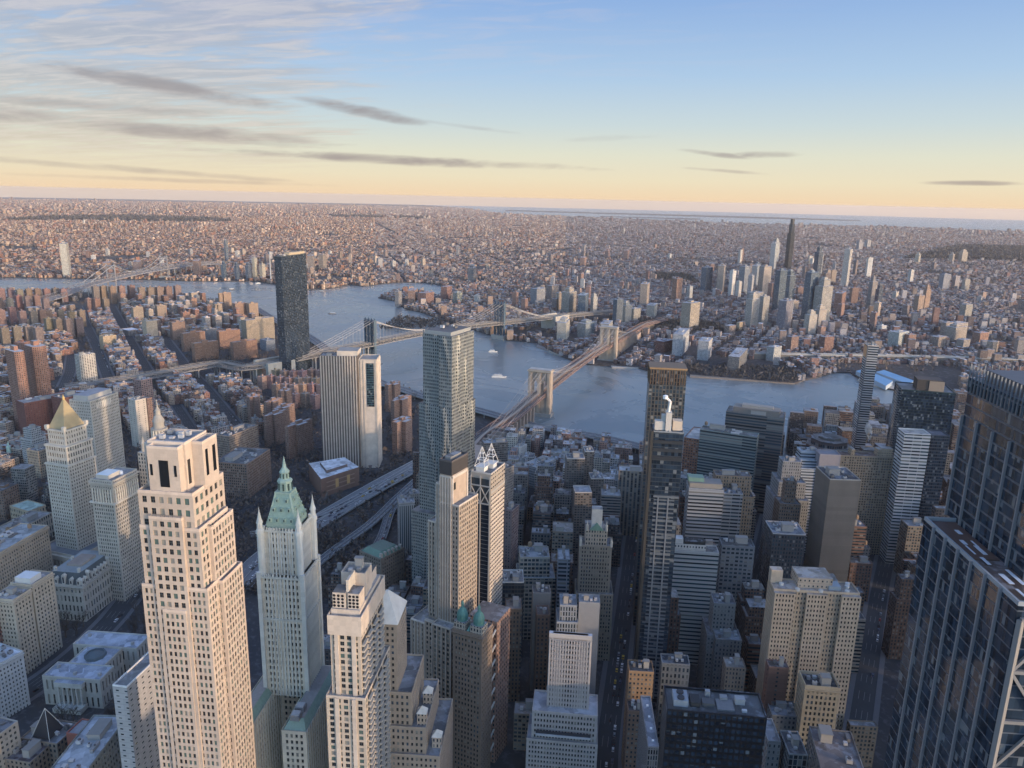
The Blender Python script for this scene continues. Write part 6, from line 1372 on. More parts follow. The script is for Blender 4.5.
# ---------------------------------------------------------------- housing towers and the streets between
BR = (.21, .14, .115)
def nearest_name(P):
    L = [('the far steel bridge', at(330, 340)), ('the stone bridge', at(500, 430)), ('the grey distant bridge', at(60, 300)), ('the twin curved brown towers', at(25, 390)), ('the striped windowless slab', at(340, 470)), ('the brown police cube', at(245, 500)),
         ('the river road', at(600, 450)), ('the dark glass riverside tower', at(290, 345)), ('the white towers at the wide avenue', at(140, 425)), ('the gilded pyramid', at(60, 550)), ('the brown fort school', at(330, 505)), ('the wide avenue', at(95, 345))]
    L.sort(key=lambda q: np.hypot(*(q[1]-P))); d = L[0][1]-P
    return L[0][0], L[1][0]
def slab(c, xl, xr, H, label, col=BR, a=None, wl=18, cross=False, roofc=(.34, .33, .33), group='brown brick housing towers', name='housing_tower', win=(3.0, 2.9, .36, .42)):
    """c: near roof corner in the picture"""
    fr = frame(c, xl, xr, H, a=a, wl=wl); NB[0] += 1; sd_ = NB[0]; P = fr.mid(); root = empty(name, (*P, 0), label, 'apartment building', group); A = Acc()
    pr = (win[0], win[1], sd_); q = (win[2], win[3], 0)
    if cross:
        w, l = fr.wr, fr.wl
        A.fbox(fr, 0, w, l*.3, l*.7, -1, H, col, roofc, pr, q); A.fbox(fr, w*.3, w*.7, 0, l*.3-.02, -1, H-.02, col, roofc, pr, q); A.fbox(fr, w*.3, w*.7, l*.7+.02, l, -1, H-.02, col, roofc, pr, q)
        parapet(A, fr, 0, w, l*.3, l*.7, H, .9, [v*1.1 for v in col], .4)
    else: A.fbox(fr, 0, fr.wr, 0, fr.wl, -1, H, col, roofc, pr, q); parapet(A, fr, 0, fr.wr, 0, fr.wl, H, .9, [v*1.1 for v in col], .4)
    part(A, 'wall', M['masonry'], root)
    A = Acc(); A.fbox(fr, fr.wr*.38, fr.wr*.62, fr.wl*.38, fr.wl*.62, H, H+4.5, col, roofc); part(A, 'bulkhead', M['masonry'], root)
    raster(fr.poly(3)); return root, fr
# named ones first
for c, xl, xr, lab in (((14, 352), 4, 24, 'left half of the tall twin curved brown brick towers'), ((32, 347), 24, 46, 'right half of the tall twin curved brown brick towers')):
    C = at(*c, 133); fr = frame(c, xl, xr, 133, a=60, wl=None); root = empty('apartment_tower', (*C, 0), lab, 'tower', 'twin curved brown towers'); A = Acc()
    P = []; w, l = min(fr.wr, 34), min(fr.wl, 34); k = 7
    for i in range(k+1): u = i/k; P.append(fr.P(w*u, -5*sin(u*pi)))
    for i in range(1, k+1): P.append(fr.P(w, l*i/k))
    P.append(fr.P(0, l)); A.prism(P, -1, 133, (.30, .165, .12), (.55, .54, .55), (3.0, 3.0, 3), (.42, .45, 0)); part(A, 'wall', M['masonry'], root); A = Acc(); A.fbox(fr, w*.3, w*.7, l*.3, l*.7, 133, 140, (.28, .15, .11), (.4, .4, .4)); part(A, 'bulkhead', M['masonry'], root); raster(P, grow=5)
slab((24, 343), 20, 30, 128, 'slim core joining the twin curved brown towers', (.24, .13, .10), name='apartment_tower', group=None)
building('detention_block', 'broad dark red brick prison block below the twin curved towers', (24, 404), 5, 80, 62, a=60, mat='masonry', col=(.20, .085, .07), win=(3.6, 3.4, .2, .3), roofc=(.30, .28, .28), wl=30)
building('detention_block', 'darker red brick prison wing set back behind the broad one', (62, 399), 48, 84, 70, a=50, mat='masonry', col=(.16, .07, .06), win=(3.6, 3.4, .2, .3), wl=26)
building('apartment_tower', 'white beige blank sided tower with brown neighbour beside the wide avenue', (135, 401), 132, 147, 75, a=58, wl=20, mat='masonry', col=(.64, .56, .47), win=(9, 3.1, .12, .35), roofc=(.45, .44, .42), plant=True)
building('apartment_tower', 'brown tower slab attached right of the white beige tower', (147, 399), 146, 152, 75, a=58, wl=20, mat='masonry', col=(.28, .17, .13), win=(3, 3.1, .4, .45))
building('apartment_tower', 'pale tower with red gridded balconies near the elevated steel bridge ramp', (141, 381), 138, 152, 78, a=50, wl=20, mat='masonry', col=(.33, .22, .20), win=(4, 3.1, .6, .5), roofc=(.5, .48, .48))
building('apartment_tower', 'white balconied tower beside the wide avenue with a lit box on top', (79, 356), 76, 95, 58, a=60, wl=20, mat='masonry', col=(.60, .54, .47), win=(4.5, 3.1, .55, .5), roofc=(.5, .48, .48))
building('apartment_building', 'yellow lit loft block amid the low tenements east of the avenue', (103, 337), 100, 116, 32, a=60, wl=20, mat='masonry', col=(.60, .44, .28), win=(3.2, 3.4, .4, .5))
building('apartment_tower', 'tan tower standing alone right of the low tenement rows', (146, 322), 143, 157, 56, a=60, wl=20, mat='masonry', col=(.58, .46, .34), win=(3, 3, .4, .45), roofc=(.5, .48, .46))
building('school_building', 'low building with a bright white snowy roof amid the tenements', (128, 331), 126, 140, 14, a=60, wl=40, mat='masonry', col=(.35, .3, .27), win=(4, 4, .4, .5), roofc=(.72, .73, .78), plant=False)
building('courts_building', 'tan stone courthouse annex in the civic blocks behind the gilded pyramid', (38, 452), 32, 60, 38, a=45, wl=22, mat='masonry', col=(.40, .33, .25), win=(2.8, 3.8, .4, .5))
building('apartment_building', 'slender grey white residential block amid low roofs left of the gilded pyramid', (31, 430), 29, 41, 58, a=45, wl=16, mat='masonry', col=(.44, .44, .44), win=(2.6, 3.1, .5, .5), tiers=[(3, 3, 3, 3, 44)])
building('court_hall', 'domed hall with pale green roof and square tower, left of the courthouse steps', (28, 512), 0, 46, 24, a=50, wl=34, mat='masonry', col=(.40, .33, .24), win=(3.2, 6, .4, .5), roofc=(.30, .40, .36), plant=False)
building('hexagon_hall', 'ornate tan stone court hall with columned front, far left middle', (8, 536), -20, 52, 28, a=34, wl=26, mat='masonry', col=(.42, .37, .30), win=(3.2, 8, .4, .6), roofc=(.26, .25, .24))
C_ = at(9, 452, 14); root = empty('statue', (*C_, 0), 'pale green figure standing on a rooftop far left', 'statue'); A = Acc(); A.fbox(Fr(C_-5, 0, 10, 10), 0, 10, 0, 10, 0, 12, (.36, .32, .28)); part(A, 'pedestal', M['stone'], root); A = Acc()
A.lathe(C_[0], C_[1], [(3.4, 12), (2.6, 17), (2.9, 22), (1.0, 23.5), (1.3, 25), (1.2, 26.5), (0, 27.6)], 10, (.42, .56, .46)); A.bar((C_[0]+1.5, C_[1], 22), (C_[0]+3.6, C_[1], 29), .9, (.42, .56, .46)); part(A, 'figure', M['copper'], root)
# tall dark low-rise slabs seen clearly
for c, xl, xr, H_, a_, wl_, lab, col in (
    ((183, 334), 182, 205, 45, 66, 14, 'brown slab, upper left of the four slabs by the steel bridge approach', (.34, .20, .14)),
    ((194, 344), 193, 218, 42, 66, 14, 'orange brown slab with a lit corner touching the steel bridge approach', (.38, .215, .14)),
    ((219, 332), 218, 240, 45, 66, 14, 'brown slab with lit left part, third from the left along the bridge approach', (.35, .20, .14)),
    ((233, 343), 232, 257, 42, 66, 14, 'broad brown slab nearest the bridge anchorage', (.36, .21, .15)),
    ((206, 330), 205, 217, 40, 66, 14, 'grey slab between the brown slabs', (.30, .28, .28)),
    ((246, 321), 239, 274, 62, 60, 22, 'largest tan slab left of the dark glass riverside tower', (.40, .32, .24)),
    ((220, 294), 219, 232, 62, 66, 20, 'tall brown cross shaped tower on the far river bank', (.37, .25, .18)), ((216, 305), 215, 223, 52, 66, 18, 'tan narrow tower in front of the cross shaped one', (.40, .30, .22)),
    ((235, 304), 234, 246, 50, 66, 18, 'brown pair tower left of the sunlit tan one', (.33, .21, .16)), ((249, 304), 248, 258, 50, 66, 18, 'sunlit tan tower closest to the dark glass riverside tower', (.40, .28, .20)),
    ((172, 323), 170, 185, 46, 66, 16, 'brown block at the street end above the four slabs', (.32, .21, .16)), ((183, 313), 182, 190, 36, 66, 16, 'orange brick block in the rows above the four slabs', (.42, .22, .15)),
    ((133, 308), 132, 143, 52, 66, 16, 'tan narrow tower at the head of the tenement rows', (.40, .31, .23)), ((157, 306), 156, 166, 50, 66, 16, 'tan narrow tower right of the tenement rows', (.38, .28, .21)),
    ((266, 341), 262, 275, 26, 66, 30, 'low blue grey block at the foot of the dark glass riverside tower', (.25, .27, .31))):
    slab(c, xl, xr, H_, lab, tuple(v*.78 for v in col), a=a_, wl=wl_, cross='cross' in lab, group=None)
# rows of housing towers by the river and by the distant bridge
r = random.Random(11); hk = 0
rows = []
for x in (-4, 5, 14, 23, 32, 41, 50, 58): rows.append((x, 289.5+r.uniform(-1, 1), 9, 44))
for x in (-6, 4, 13, 22, 31, 40): rows.append((x, 298+r.uniform(-2, 2), 9, 48))
for x in (-5, 6, 16, 27, 36): rows.append((x, 310+r.uniform(-2, 2), 10, 50))
for x in (-3, 9, 21, 31): rows.append((x, 328+r.uniform(-1, 2), 12, 52))
for x in (42, 52, 62, 72): rows.append((x, 321+r.uniform(-2, 2), 11, 48))
for x in (43, 55, 66, 76): rows.append((x, 311+r.uniform(-2, 2), 9, 46))
for x in (90, 98, 107, 116, 126, 136, 145, 154, 163, 172): rows.append((x, 286.5+r.uniform(-1, 1.5), 9, 58))
for x in (92, 101, 84): rows.append((x, 300+r.uniform(-1, 1), 8, 40))
adj = ['first', 'second', 'third', 'fourth', 'fifth', 'sixth', 'seventh', 'eighth', 'ninth', 'tenth']
ry = {}
for (x, y, w, h) in rows:
    row = {44: 'farthest row by the upper river', 48: 'row below the distant bridge', 50: 'middle row at the left edge', 52: 'nearest row at the left edge', 46: 'shaded row behind the park', 58: 'tall row along the river past the avenue', 40: 'short row beside the avenue head'}[h]
    i = ry.get(row, 0); ry[row] = i+1
    slab((x+w*.35, y), x, x+w, h, '%s brown tower from the left, %s' % (adj[min(i, 9)], row), [v*r.uniform(.85, 1.2) for v in BR], a=r.choice([62, 66]), wl=16, group='brown brick housing towers, '+row)
# dense estate below the steel bridge: stepped brown blocks
est = []
for j, (y, xs) in enumerate(((371, range(262, 318, 9)), (378, range(258, 318, 9)), (386, range(272, 318, 9)), (395, range(281, 318, 10)))):
    for x in xs: est.append((x, y+r.uniform(-1.5, 1.5), 9, 26, j))
ry = {}
for x, y, w, h, j in est:
    i = ry.get(j, 0); ry[j] = i+1
    slab((x+4, y), x, x+w, h, '%s reddish block from the left, %s row of the dense brick estate' % (adj[min(i, 9)], ['the back', 'the second', 'the third', 'the front'][j]), [v*r.uniform(.9, 1.15) for v in (.31, .20, .16)], a=50, wl=12, group='dense low brick estate', name='estate_block')
for k, (c, xl, xr, h, lab) in enumerate((((268, 403), 262, 284, 50, 'back cross plan brown tower'), ((278, 410), 270, 297, 50, 'second cross plan brown tower from the back'), ((252, 398), 244, 262, 50, 'leftmost cross plan brown tower'), ((268, 417), 261, 290, 50, 'third cross plan brown tower with snowy roof'), ((291, 428), 282, 315, 50, 'nearest cross plan brown tower with snowy roof'), ((283, 392), 276, 294, 46, 'small brown tower behind the cross plan ones'),
    ((397, 402), 388, 414, 50, 'lone back brown tower right of the striped slab'), ((391, 386), 382, 403, 50, 'far brown tower right of the striped slab by the water'), ((401, 424), 388, 416, 50, 'nearest snowy roofed brown tower right of the striped slab'))):
    slab(c, xl, xr, h, lab+' in the riverside estate', (.25, .16, .125), a=52, wl=None, cross=True, roofc=(.50, .50, .52), group='cross plan brown housing towers', name='housing_tower')

# ---- filler rows of ordinary buildings, block by block
PAL_T = [(.30, .17, .13), (.36, .24, .18), (.42, .35, .28), (.48, .44, .38), (.24, .15, .12), (.40, .38, .36), (.52, .48, .44), (.20, .16, .15)]
PAL_R = [(.50, .51, .54), (.62, .63, .67), (.30, .30, .32), (.20, .20, .21), (.40, .38, .36), (.14, .14, .15), (.56, .52, .48)]
CW = {0: 'red brick', 1: 'brown brick', 2: 'tan', 3: 'cream', 4: 'dark brick', 5: 'grey', 6: 'pale', 7: 'sooty brown'}; RW = {0: 'light grey roof', 1: 'snowy white roof', 2: 'grey roof', 3: 'dark roof', 4: 'brown grey roof', 5: 'black roof', 6: 'beige roof'}
FILL = []
def in_view(P, h=10, m=12):
    x, y, w = proj(P[0], P[1], h); return w > 5 and -m < x < 1024+m and -20 < y < 768+50
def fill(region, az, bw, bh, street, lot, hfun, kind, depth=15, seed=0, manarr=None, dens=.95, xk=None):
    rr = random.Random(seed); R = np.array(region); c0 = R.mean(0); ex, ey = azv(az+90), azv(az); U = (R-c0)@ex; Vv = (R-c0)@ey
    u = U.min()
    while u < U.max():
        v = Vv.min()
        while v < Vv.max():
            # two rows of lots back to back in a block bw (along u) by bh (along v)
            nrow = max(1, int(bh//depth))
            for rw in range(nrow):
                x = 0
                while x < bw-4:
                    w = min(rr.uniform(*lot), bw-x); dd = bh/nrow*rr.uniform(.82, .98); cx = u+x+w/2; cy = v+(rw+.5)*bh/nrow
                    P = c0+ex*cx+ey*cy; x += w
                    if rr.random() > dens or not pip(np.array(P[0]), np.array(P[1]), R) or not in_view(P): continue
                    hw, hh = w/2-.15, dd/2
                    poly = [P-ex*hw-ey*hh, P+ex*hw-ey*hh, P+ex*hw+ey*hh, P-ex*hw+ey*hh]
                    inner = [P+(q-P)*.8 for q in poly]
                    if raster(inner, test=True): continue
                    FILL.append((P, hw, hh, az, hfun(rr, P), kind, rr.randrange(8), rr.randrange(7), rr.random()))
            v += bh+street[1]
        u += bw+street[0]
def addall(): 
    pass
lowh = lambda r_, P: r_.choice([12, 15, 15, 18, 18, 21, 24])*r_.uniform(.9, 1.1)
midh = lambda r_, P: r_.choice([18, 24, 30, 36, 42, 50])*r_.uniform(.9, 1.1)
def fidih(r_, P):
    return r_.choice([30, 38, 46, 54, 62, 70])*r_.uniform(.9, 1.1)
WL = lambda *ps: np.array([at(*p) for p in ps])
# tenement quarter: from the civic blocks to the distant housing
fill(WL((60, 418), (150, 440), (262, 448), (262, 385), (170, 378), (60, 398)), -10+90, 74, 46, (13, 13), (7, 14), lowh, 'tenement', 15, 1)
fill(WL((112, 384), (182, 368), (164, 338), (125, 312), (84, 318)), 83, 74, 50, (12, 12), (8, 15), lowh, 'tenement', 16, 2)
fill(WL((-20, 480), (60, 470), (60, 400), (-20, 400)), 40, 60, 42, (12, 12), (8, 16), lowh, 'tenement', 15, 3)
fill(WL((165, 340), (255, 345), (255, 312), (190, 298), (120, 297), (120, 310)), 66, 70, 46, (14, 14), (9, 20), lambda r_, P: r_.choice([12, 15, 18, 24, 40]), 'tenement', 16, 4, dens=.7)
fill(WL((-60, 392), (76, 380), (76, 345), (50, 330), (-60, 340)), 62, 70, 46, (14, 14), (9, 18), lowh, 'tenement', 15, 5, dens=.8)
fill(WL((-60, 335), (80, 330), (84, 292), (-60, 292)), 62, 80, 46, (20, 30), (12, 24), lambda r_, P: r_.choice([12, 15, 18]), 'tenement', 16, 6, dens=.35)
# waterfront warehouses between the stone bridge and the towers
fill(WL((505, 445), (552, 436), (640, 458), (700, 478), (700, 520), (640, 540), (560, 540), (505, 500)), 122, 60, 40, (10, 11), (8, 18), lambda r_, P: r_.choice([15, 18, 21, 26, 32, 20]), 'warehouse', 18, 7)
# financial district
fill(WL((420, 500), (505, 500), (640, 540), (760, 470), (900, 480), (960, 560), (900, 640), (860, 768), (700, 790), (600, 790), (500, 790), (430, 770), (440, 700), (430, 600)), 28, 52, 44, (9, 9), (12, 24), fidih, 'office', 22, 8)
fill(WL((690, 470), (790, 440), (960, 420), (980, 520), (800, 520)), 42, 54, 44, (10, 10), (14, 28), lambda r_, P: r_.choice([24, 34, 44, 60]), 'office', 22, 9)
# civic quarter on the left
fill(WL((-60, 640), (60, 640), (60, 500), (-60, 500)), 31, 54, 44, (14, 14), (16, 30), midh, 'office', 22, 10, dens=.8)
fill(WL((340, 600), (420, 560), (430, 620), (380, 680), (320, 680)), 31, 50, 40, (12, 12), (14, 24), lambda r_, P: r_.choice([20, 28, 38]), 'office', 20, 12, dens=.8)
FILL.sort(key=lambda q: (q[0][0]-CAMP[0])**2+(q[0][1]-CAMP[1])**2)
print('fill', len(FILL), {k: sum(1 for f in FILL if f[5] == k) for k in ('tenement', 'warehouse', 'office')})
KN = {'tenement': ('tenement_building', 'apartment building', 'row'), 'warehouse': ('warehouse', 'warehouse', 'block'), 'office': ('office_building', 'building', 'block')}
cnt = {}; restA = {k: Acc() for k in KN}; rfill = random.Random(3)
LIMK = {'tenement': 285, 'warehouse': 150, 'office': 190}
bearing_words = lambda P: ('in the left third' if proj(P[0], P[1], 10)[0] < 341 else 'in the middle third' if proj(P[0], P[1], 10)[0] < 683 else 'in the right third')
for (P, hw, hh, az, h, kind, ci, ri, rnd) in FILL:
    raster([P-azv(az+90)*hw-azv(az)*hh, P+azv(az+90)*hw-azv(az)*hh, P+azv(az+90)*hw+azv(az)*hh, P-azv(az+90)*hw+azv(az)*hh])
    col = np.array(PAL_T[ci])*(.8+.4*rnd); rc = np.array(PAL_R[ri])*(.75+.3*rnd)
    if kind == 'office': col = col*.42+.012; rc = rc*.5;  # deep downtown shade put into the colour of office filler
    k = cnt.get(kind, 0); fr = Fr(P-azv(az+90)*hw-azv(az)*hh, az, 2*hw, 2*hh)
    if kind == 'tenement': col = col*np.array([.98, .84, .76])
    bay = 2.2+rnd*1.2; win = (.42+.25*((rnd*7) % 1), .48+.1*((rnd*13) % 1), 0) ; ribbon = kind == 'office' and rnd > .8
    if ribbon: win = (1.0, .45, 0)
    if k < LIMK[kind]:
        cnt[kind] = k+1; a_, b_ = nearest_name(P)
        flo = int(h/3.4)
        lab = '%s %s with %s near %s' % (CW[ci], {'tenement': 'brick walk-up house' if ci in () else 'walk-up house', 'warehouse': 'low waterfront block', 'office': 'mid height block'}[kind], RW[ri], a_)
        root = empty(KN[kind][0], (*P, 0), lab, KN[kind][1], '%s %s near %s' % (CW[ci], {'tenement': 'walk-up houses', 'warehouse': 'waterfront blocks', 'office': 'mid height blocks'}[kind], a_)); A = Acc()
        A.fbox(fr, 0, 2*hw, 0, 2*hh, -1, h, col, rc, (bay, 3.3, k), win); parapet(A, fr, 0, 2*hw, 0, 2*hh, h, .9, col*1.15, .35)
        if kind == 'office' and rnd < .45 and hw > 7: A.fbox(fr, 2, 2*hw-2, 2.5, 2*hh-2.5, h, h+8+rnd*24, col, rc, (bay, 3.3, k+5), win); top = h+8+rnd*24; ins = 3
        else: top = h; ins = 1
        part(A, 'wall', M['masonry'] if not ribbon else M['office'], root)
        if kind == 'office' and top > h: roof_plant(root, fr, ins, 2*hw-ins, ins+.5, 2*hh-ins-.5, top, k, n=2)
        elif k < 150 or kind == 'office': roof_plant(root, fr, 1, 2*hw-1, 1, 2*hh-1, h, k, n=2, tank=rnd > .7)
        else:
            A = Acc(); A.fbox(fr, hw*.7, hw*1.4, hh*.5, hh, h, h+2.8, col*.9, rc); part(A, 'bulkhead', M['plain'], root)
    else:
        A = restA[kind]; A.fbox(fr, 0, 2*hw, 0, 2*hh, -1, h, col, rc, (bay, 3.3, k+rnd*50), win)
        if rnd > .5: A.fbox(fr, hw*.7, hw*1.4, hh*.5, hh, h, h+2.8, col*.9, rc)
for k in restA:
    if restA[k].V: tag(restA[k].build({'tenement': 'distant_tenements', 'warehouse': 'distant_warehouses', 'office': 'distant_offices'}[k], M['masonry'], None, (0, 0, 0)), 'closely packed low roofs of the farther %s streets' % ('tenement' if k == 'tenement' else 'downtown'), 'buildings', kind='stuff')
print('individual', cnt)
# ---------------------------------------------------------------- the far shore
WALLC = np.array([(.32, .19, .15), (.26, .16, .13), (.40, .31, .25), (.50, .45, .40), (.58, .54, .50), (.36, .34, .34), (.22, .17, .16), (.46, .36, .28)])
ROOFC = np.array([(.40, .41, .45), (.52, .53, .58), (.26, .26, .28), (.15, .15, .16), (.32, .30, .29), (.12, .12, .13), (.42, .40, .38), (.24, .20, .19), (.60, .61, .66), (.20, .20, .22)])
bkp = np.array(bk, float)
def bridge_keepout(cx, cy):
    m = np.zeros(cx.shape, bool)
    for path, w in ((BB, 28), (MB, 34), (WB, 34)):
        for p in path[::2]: m |= (cx-p[0])**2+(cy-p[1])**2 < w**2
    return m
# wooded parks and cemeteries (outline in the picture, on the ground)
PARKS = [[(905, 259), (1060, 262), (1060, 248), (960, 246)], [(0, 221), (60, 220.5), (150, 222), (235, 222), (215, 219), (120, 216.5), (40, 218)], [(655, 282), (700, 285), (690, 276), (655, 274)], [(630, 332), (742, 332), (700, 322), (640, 322)], [(330, 217), (430, 219), (430, 217.5), (330, 215.5)],
         [(380, 330), (470, 329), (450, 323), (400, 318)], [(640, 370), (690, 375.5), (790, 384), (805, 376), (786, 369), (690, 365)]]
SHED_YARD = [(835, 392), (960, 394), (960, 366), (835, 364)]
PARKW = [WL(*p) for p in PARKS]; YARDW = WL(*SHED_YARD)
def inparks(cx, cy, grow=0):
    m = pip(cx, cy, YARDW)
    for P in PARKW: m |= pip(cx, cy, P)
    return m
def sprawl(r0, r1, cell, rowd, hmu, name, label, seed, keep=.9, grid=None, blk=(None, None), win=True, tall=.03, shrink=.9, treefrac=0):
    g = np.random.default_rng(seed); A = Acc(); total = 0
    az_c = 114.24; half = 36.5
    for (sector, az) in grid:
        ex, ey = azv(az+90), azv(az); b0, b1 = sector
        n = int(2*r1/cell)+1
        # candidate lattice inside the sector's bounding box
        bs = np.radians(np.linspace(b0, b1, 9)); pts = np.concatenate([np.stack([np.sin(bs), np.cos(bs)], 1)*rr for rr in (r0*.95, r1)]); U = pts@ex; V = pts@ey
        us = np.arange(U.min(), U.max(), cell); vs = np.arange(V.min(), V.max(), rowd)
        uu, vv = np.meshgrid(us, vs, indexing='ij')
        if blk[0]:
            ku = np.floor(uu/blk[0]); ok = (uu-ku*blk[0]) > blk[2]; kv = np.floor(vv/blk[1]); ok &= (vv-kv*blk[1]) > blk[3]; uu, vv = uu[ok], vv[ok]
        uu = uu.ravel(); vv = vv.ravel()
        cx = uu*ex[0]+vv*ey[0]; cy = uu*ex[1]+vv*ey[1]; d = np.hypot(cx, cy); b = np.degrees(np.arctan2(cx, cy))
        ok = (d > r0) & (d < r1) & (b > b0) & (b < b1) & (g.random(len(d)) < keep)
        cx, cy = cx[ok], cy[ok]; ok = pip(cx, cy, bkp) & ~inparks(cx, cy)
        cx, cy = cx[ok], cy[ok]
        if len(cx) == 0: continue
        # clearings and clusters
        clus = np.sin(cx*.0031+np.sin(cy*.0043)*2)+np.sin(cy*.0027+np.sin(cx*.0035)*2.2); ok = (clus > -1.65)
        ok &= ~bridge_keepout(cx, cy) if r0 < 5000 else True
        ok &= ~Tkeep(cx, cy) if r0 < 9000 else True
        cx, cy = cx[ok], cy[ok]; k = len(cx); clus = np.sin(cx*.0041+seed)+np.sin(cy*.0033+seed*2)
        hx = cell*.5*shrink*g.uniform(.8, 1.02, k); hy = rowd*.5*shrink*g.uniform(.55, .92, k); h = hmu*g.lognormal(0, .28, k)*(1+.25*(clus > .9))
        tl = g.random(k) < tall*(1+1.5*(clus > 1.0)); h = np.where(tl, h*g.uniform(1.5, 2.8, k), h); hx = np.where(tl, np.maximum(hx, 9), hx); hy = np.where(tl, np.maximum(hy, 6), hy)
        z = gz(cx, cy); wc = WALLC[g.integers(0, 8, k)]*(np.array([1.18, .92, .74]) if b0 < 100 else np.array([1.06, .92, .86]) if b0 < 110 else np.array([.92, .88, .94]))*g.uniform(.5, 1.05, (k, 1)); rc = ROOFC[g.integers(0, 10, k)]*g.uniform(.4, 1.1, (k, 1))  # wall tint by bearing paints golden sun leftward, violet haze rightward
        par = np.stack([np.full(k, 2.6 if cell < 30 else cell/6), np.full(k, 3.2 if cell < 30 else 3.2), g.uniform(0, 50, k)], 1); p2 = np.tile([.42, .48, 0.], (k, 1)) if win else np.tile([.5, .45, 0], (k, 1))
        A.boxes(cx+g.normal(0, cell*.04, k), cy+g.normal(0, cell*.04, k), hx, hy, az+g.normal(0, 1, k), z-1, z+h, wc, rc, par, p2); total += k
    print(name, total)
    if total: tag(A.build(name, M['masonry'], None, (0, 0, 0)), label, 'buildings', kind='stuff')
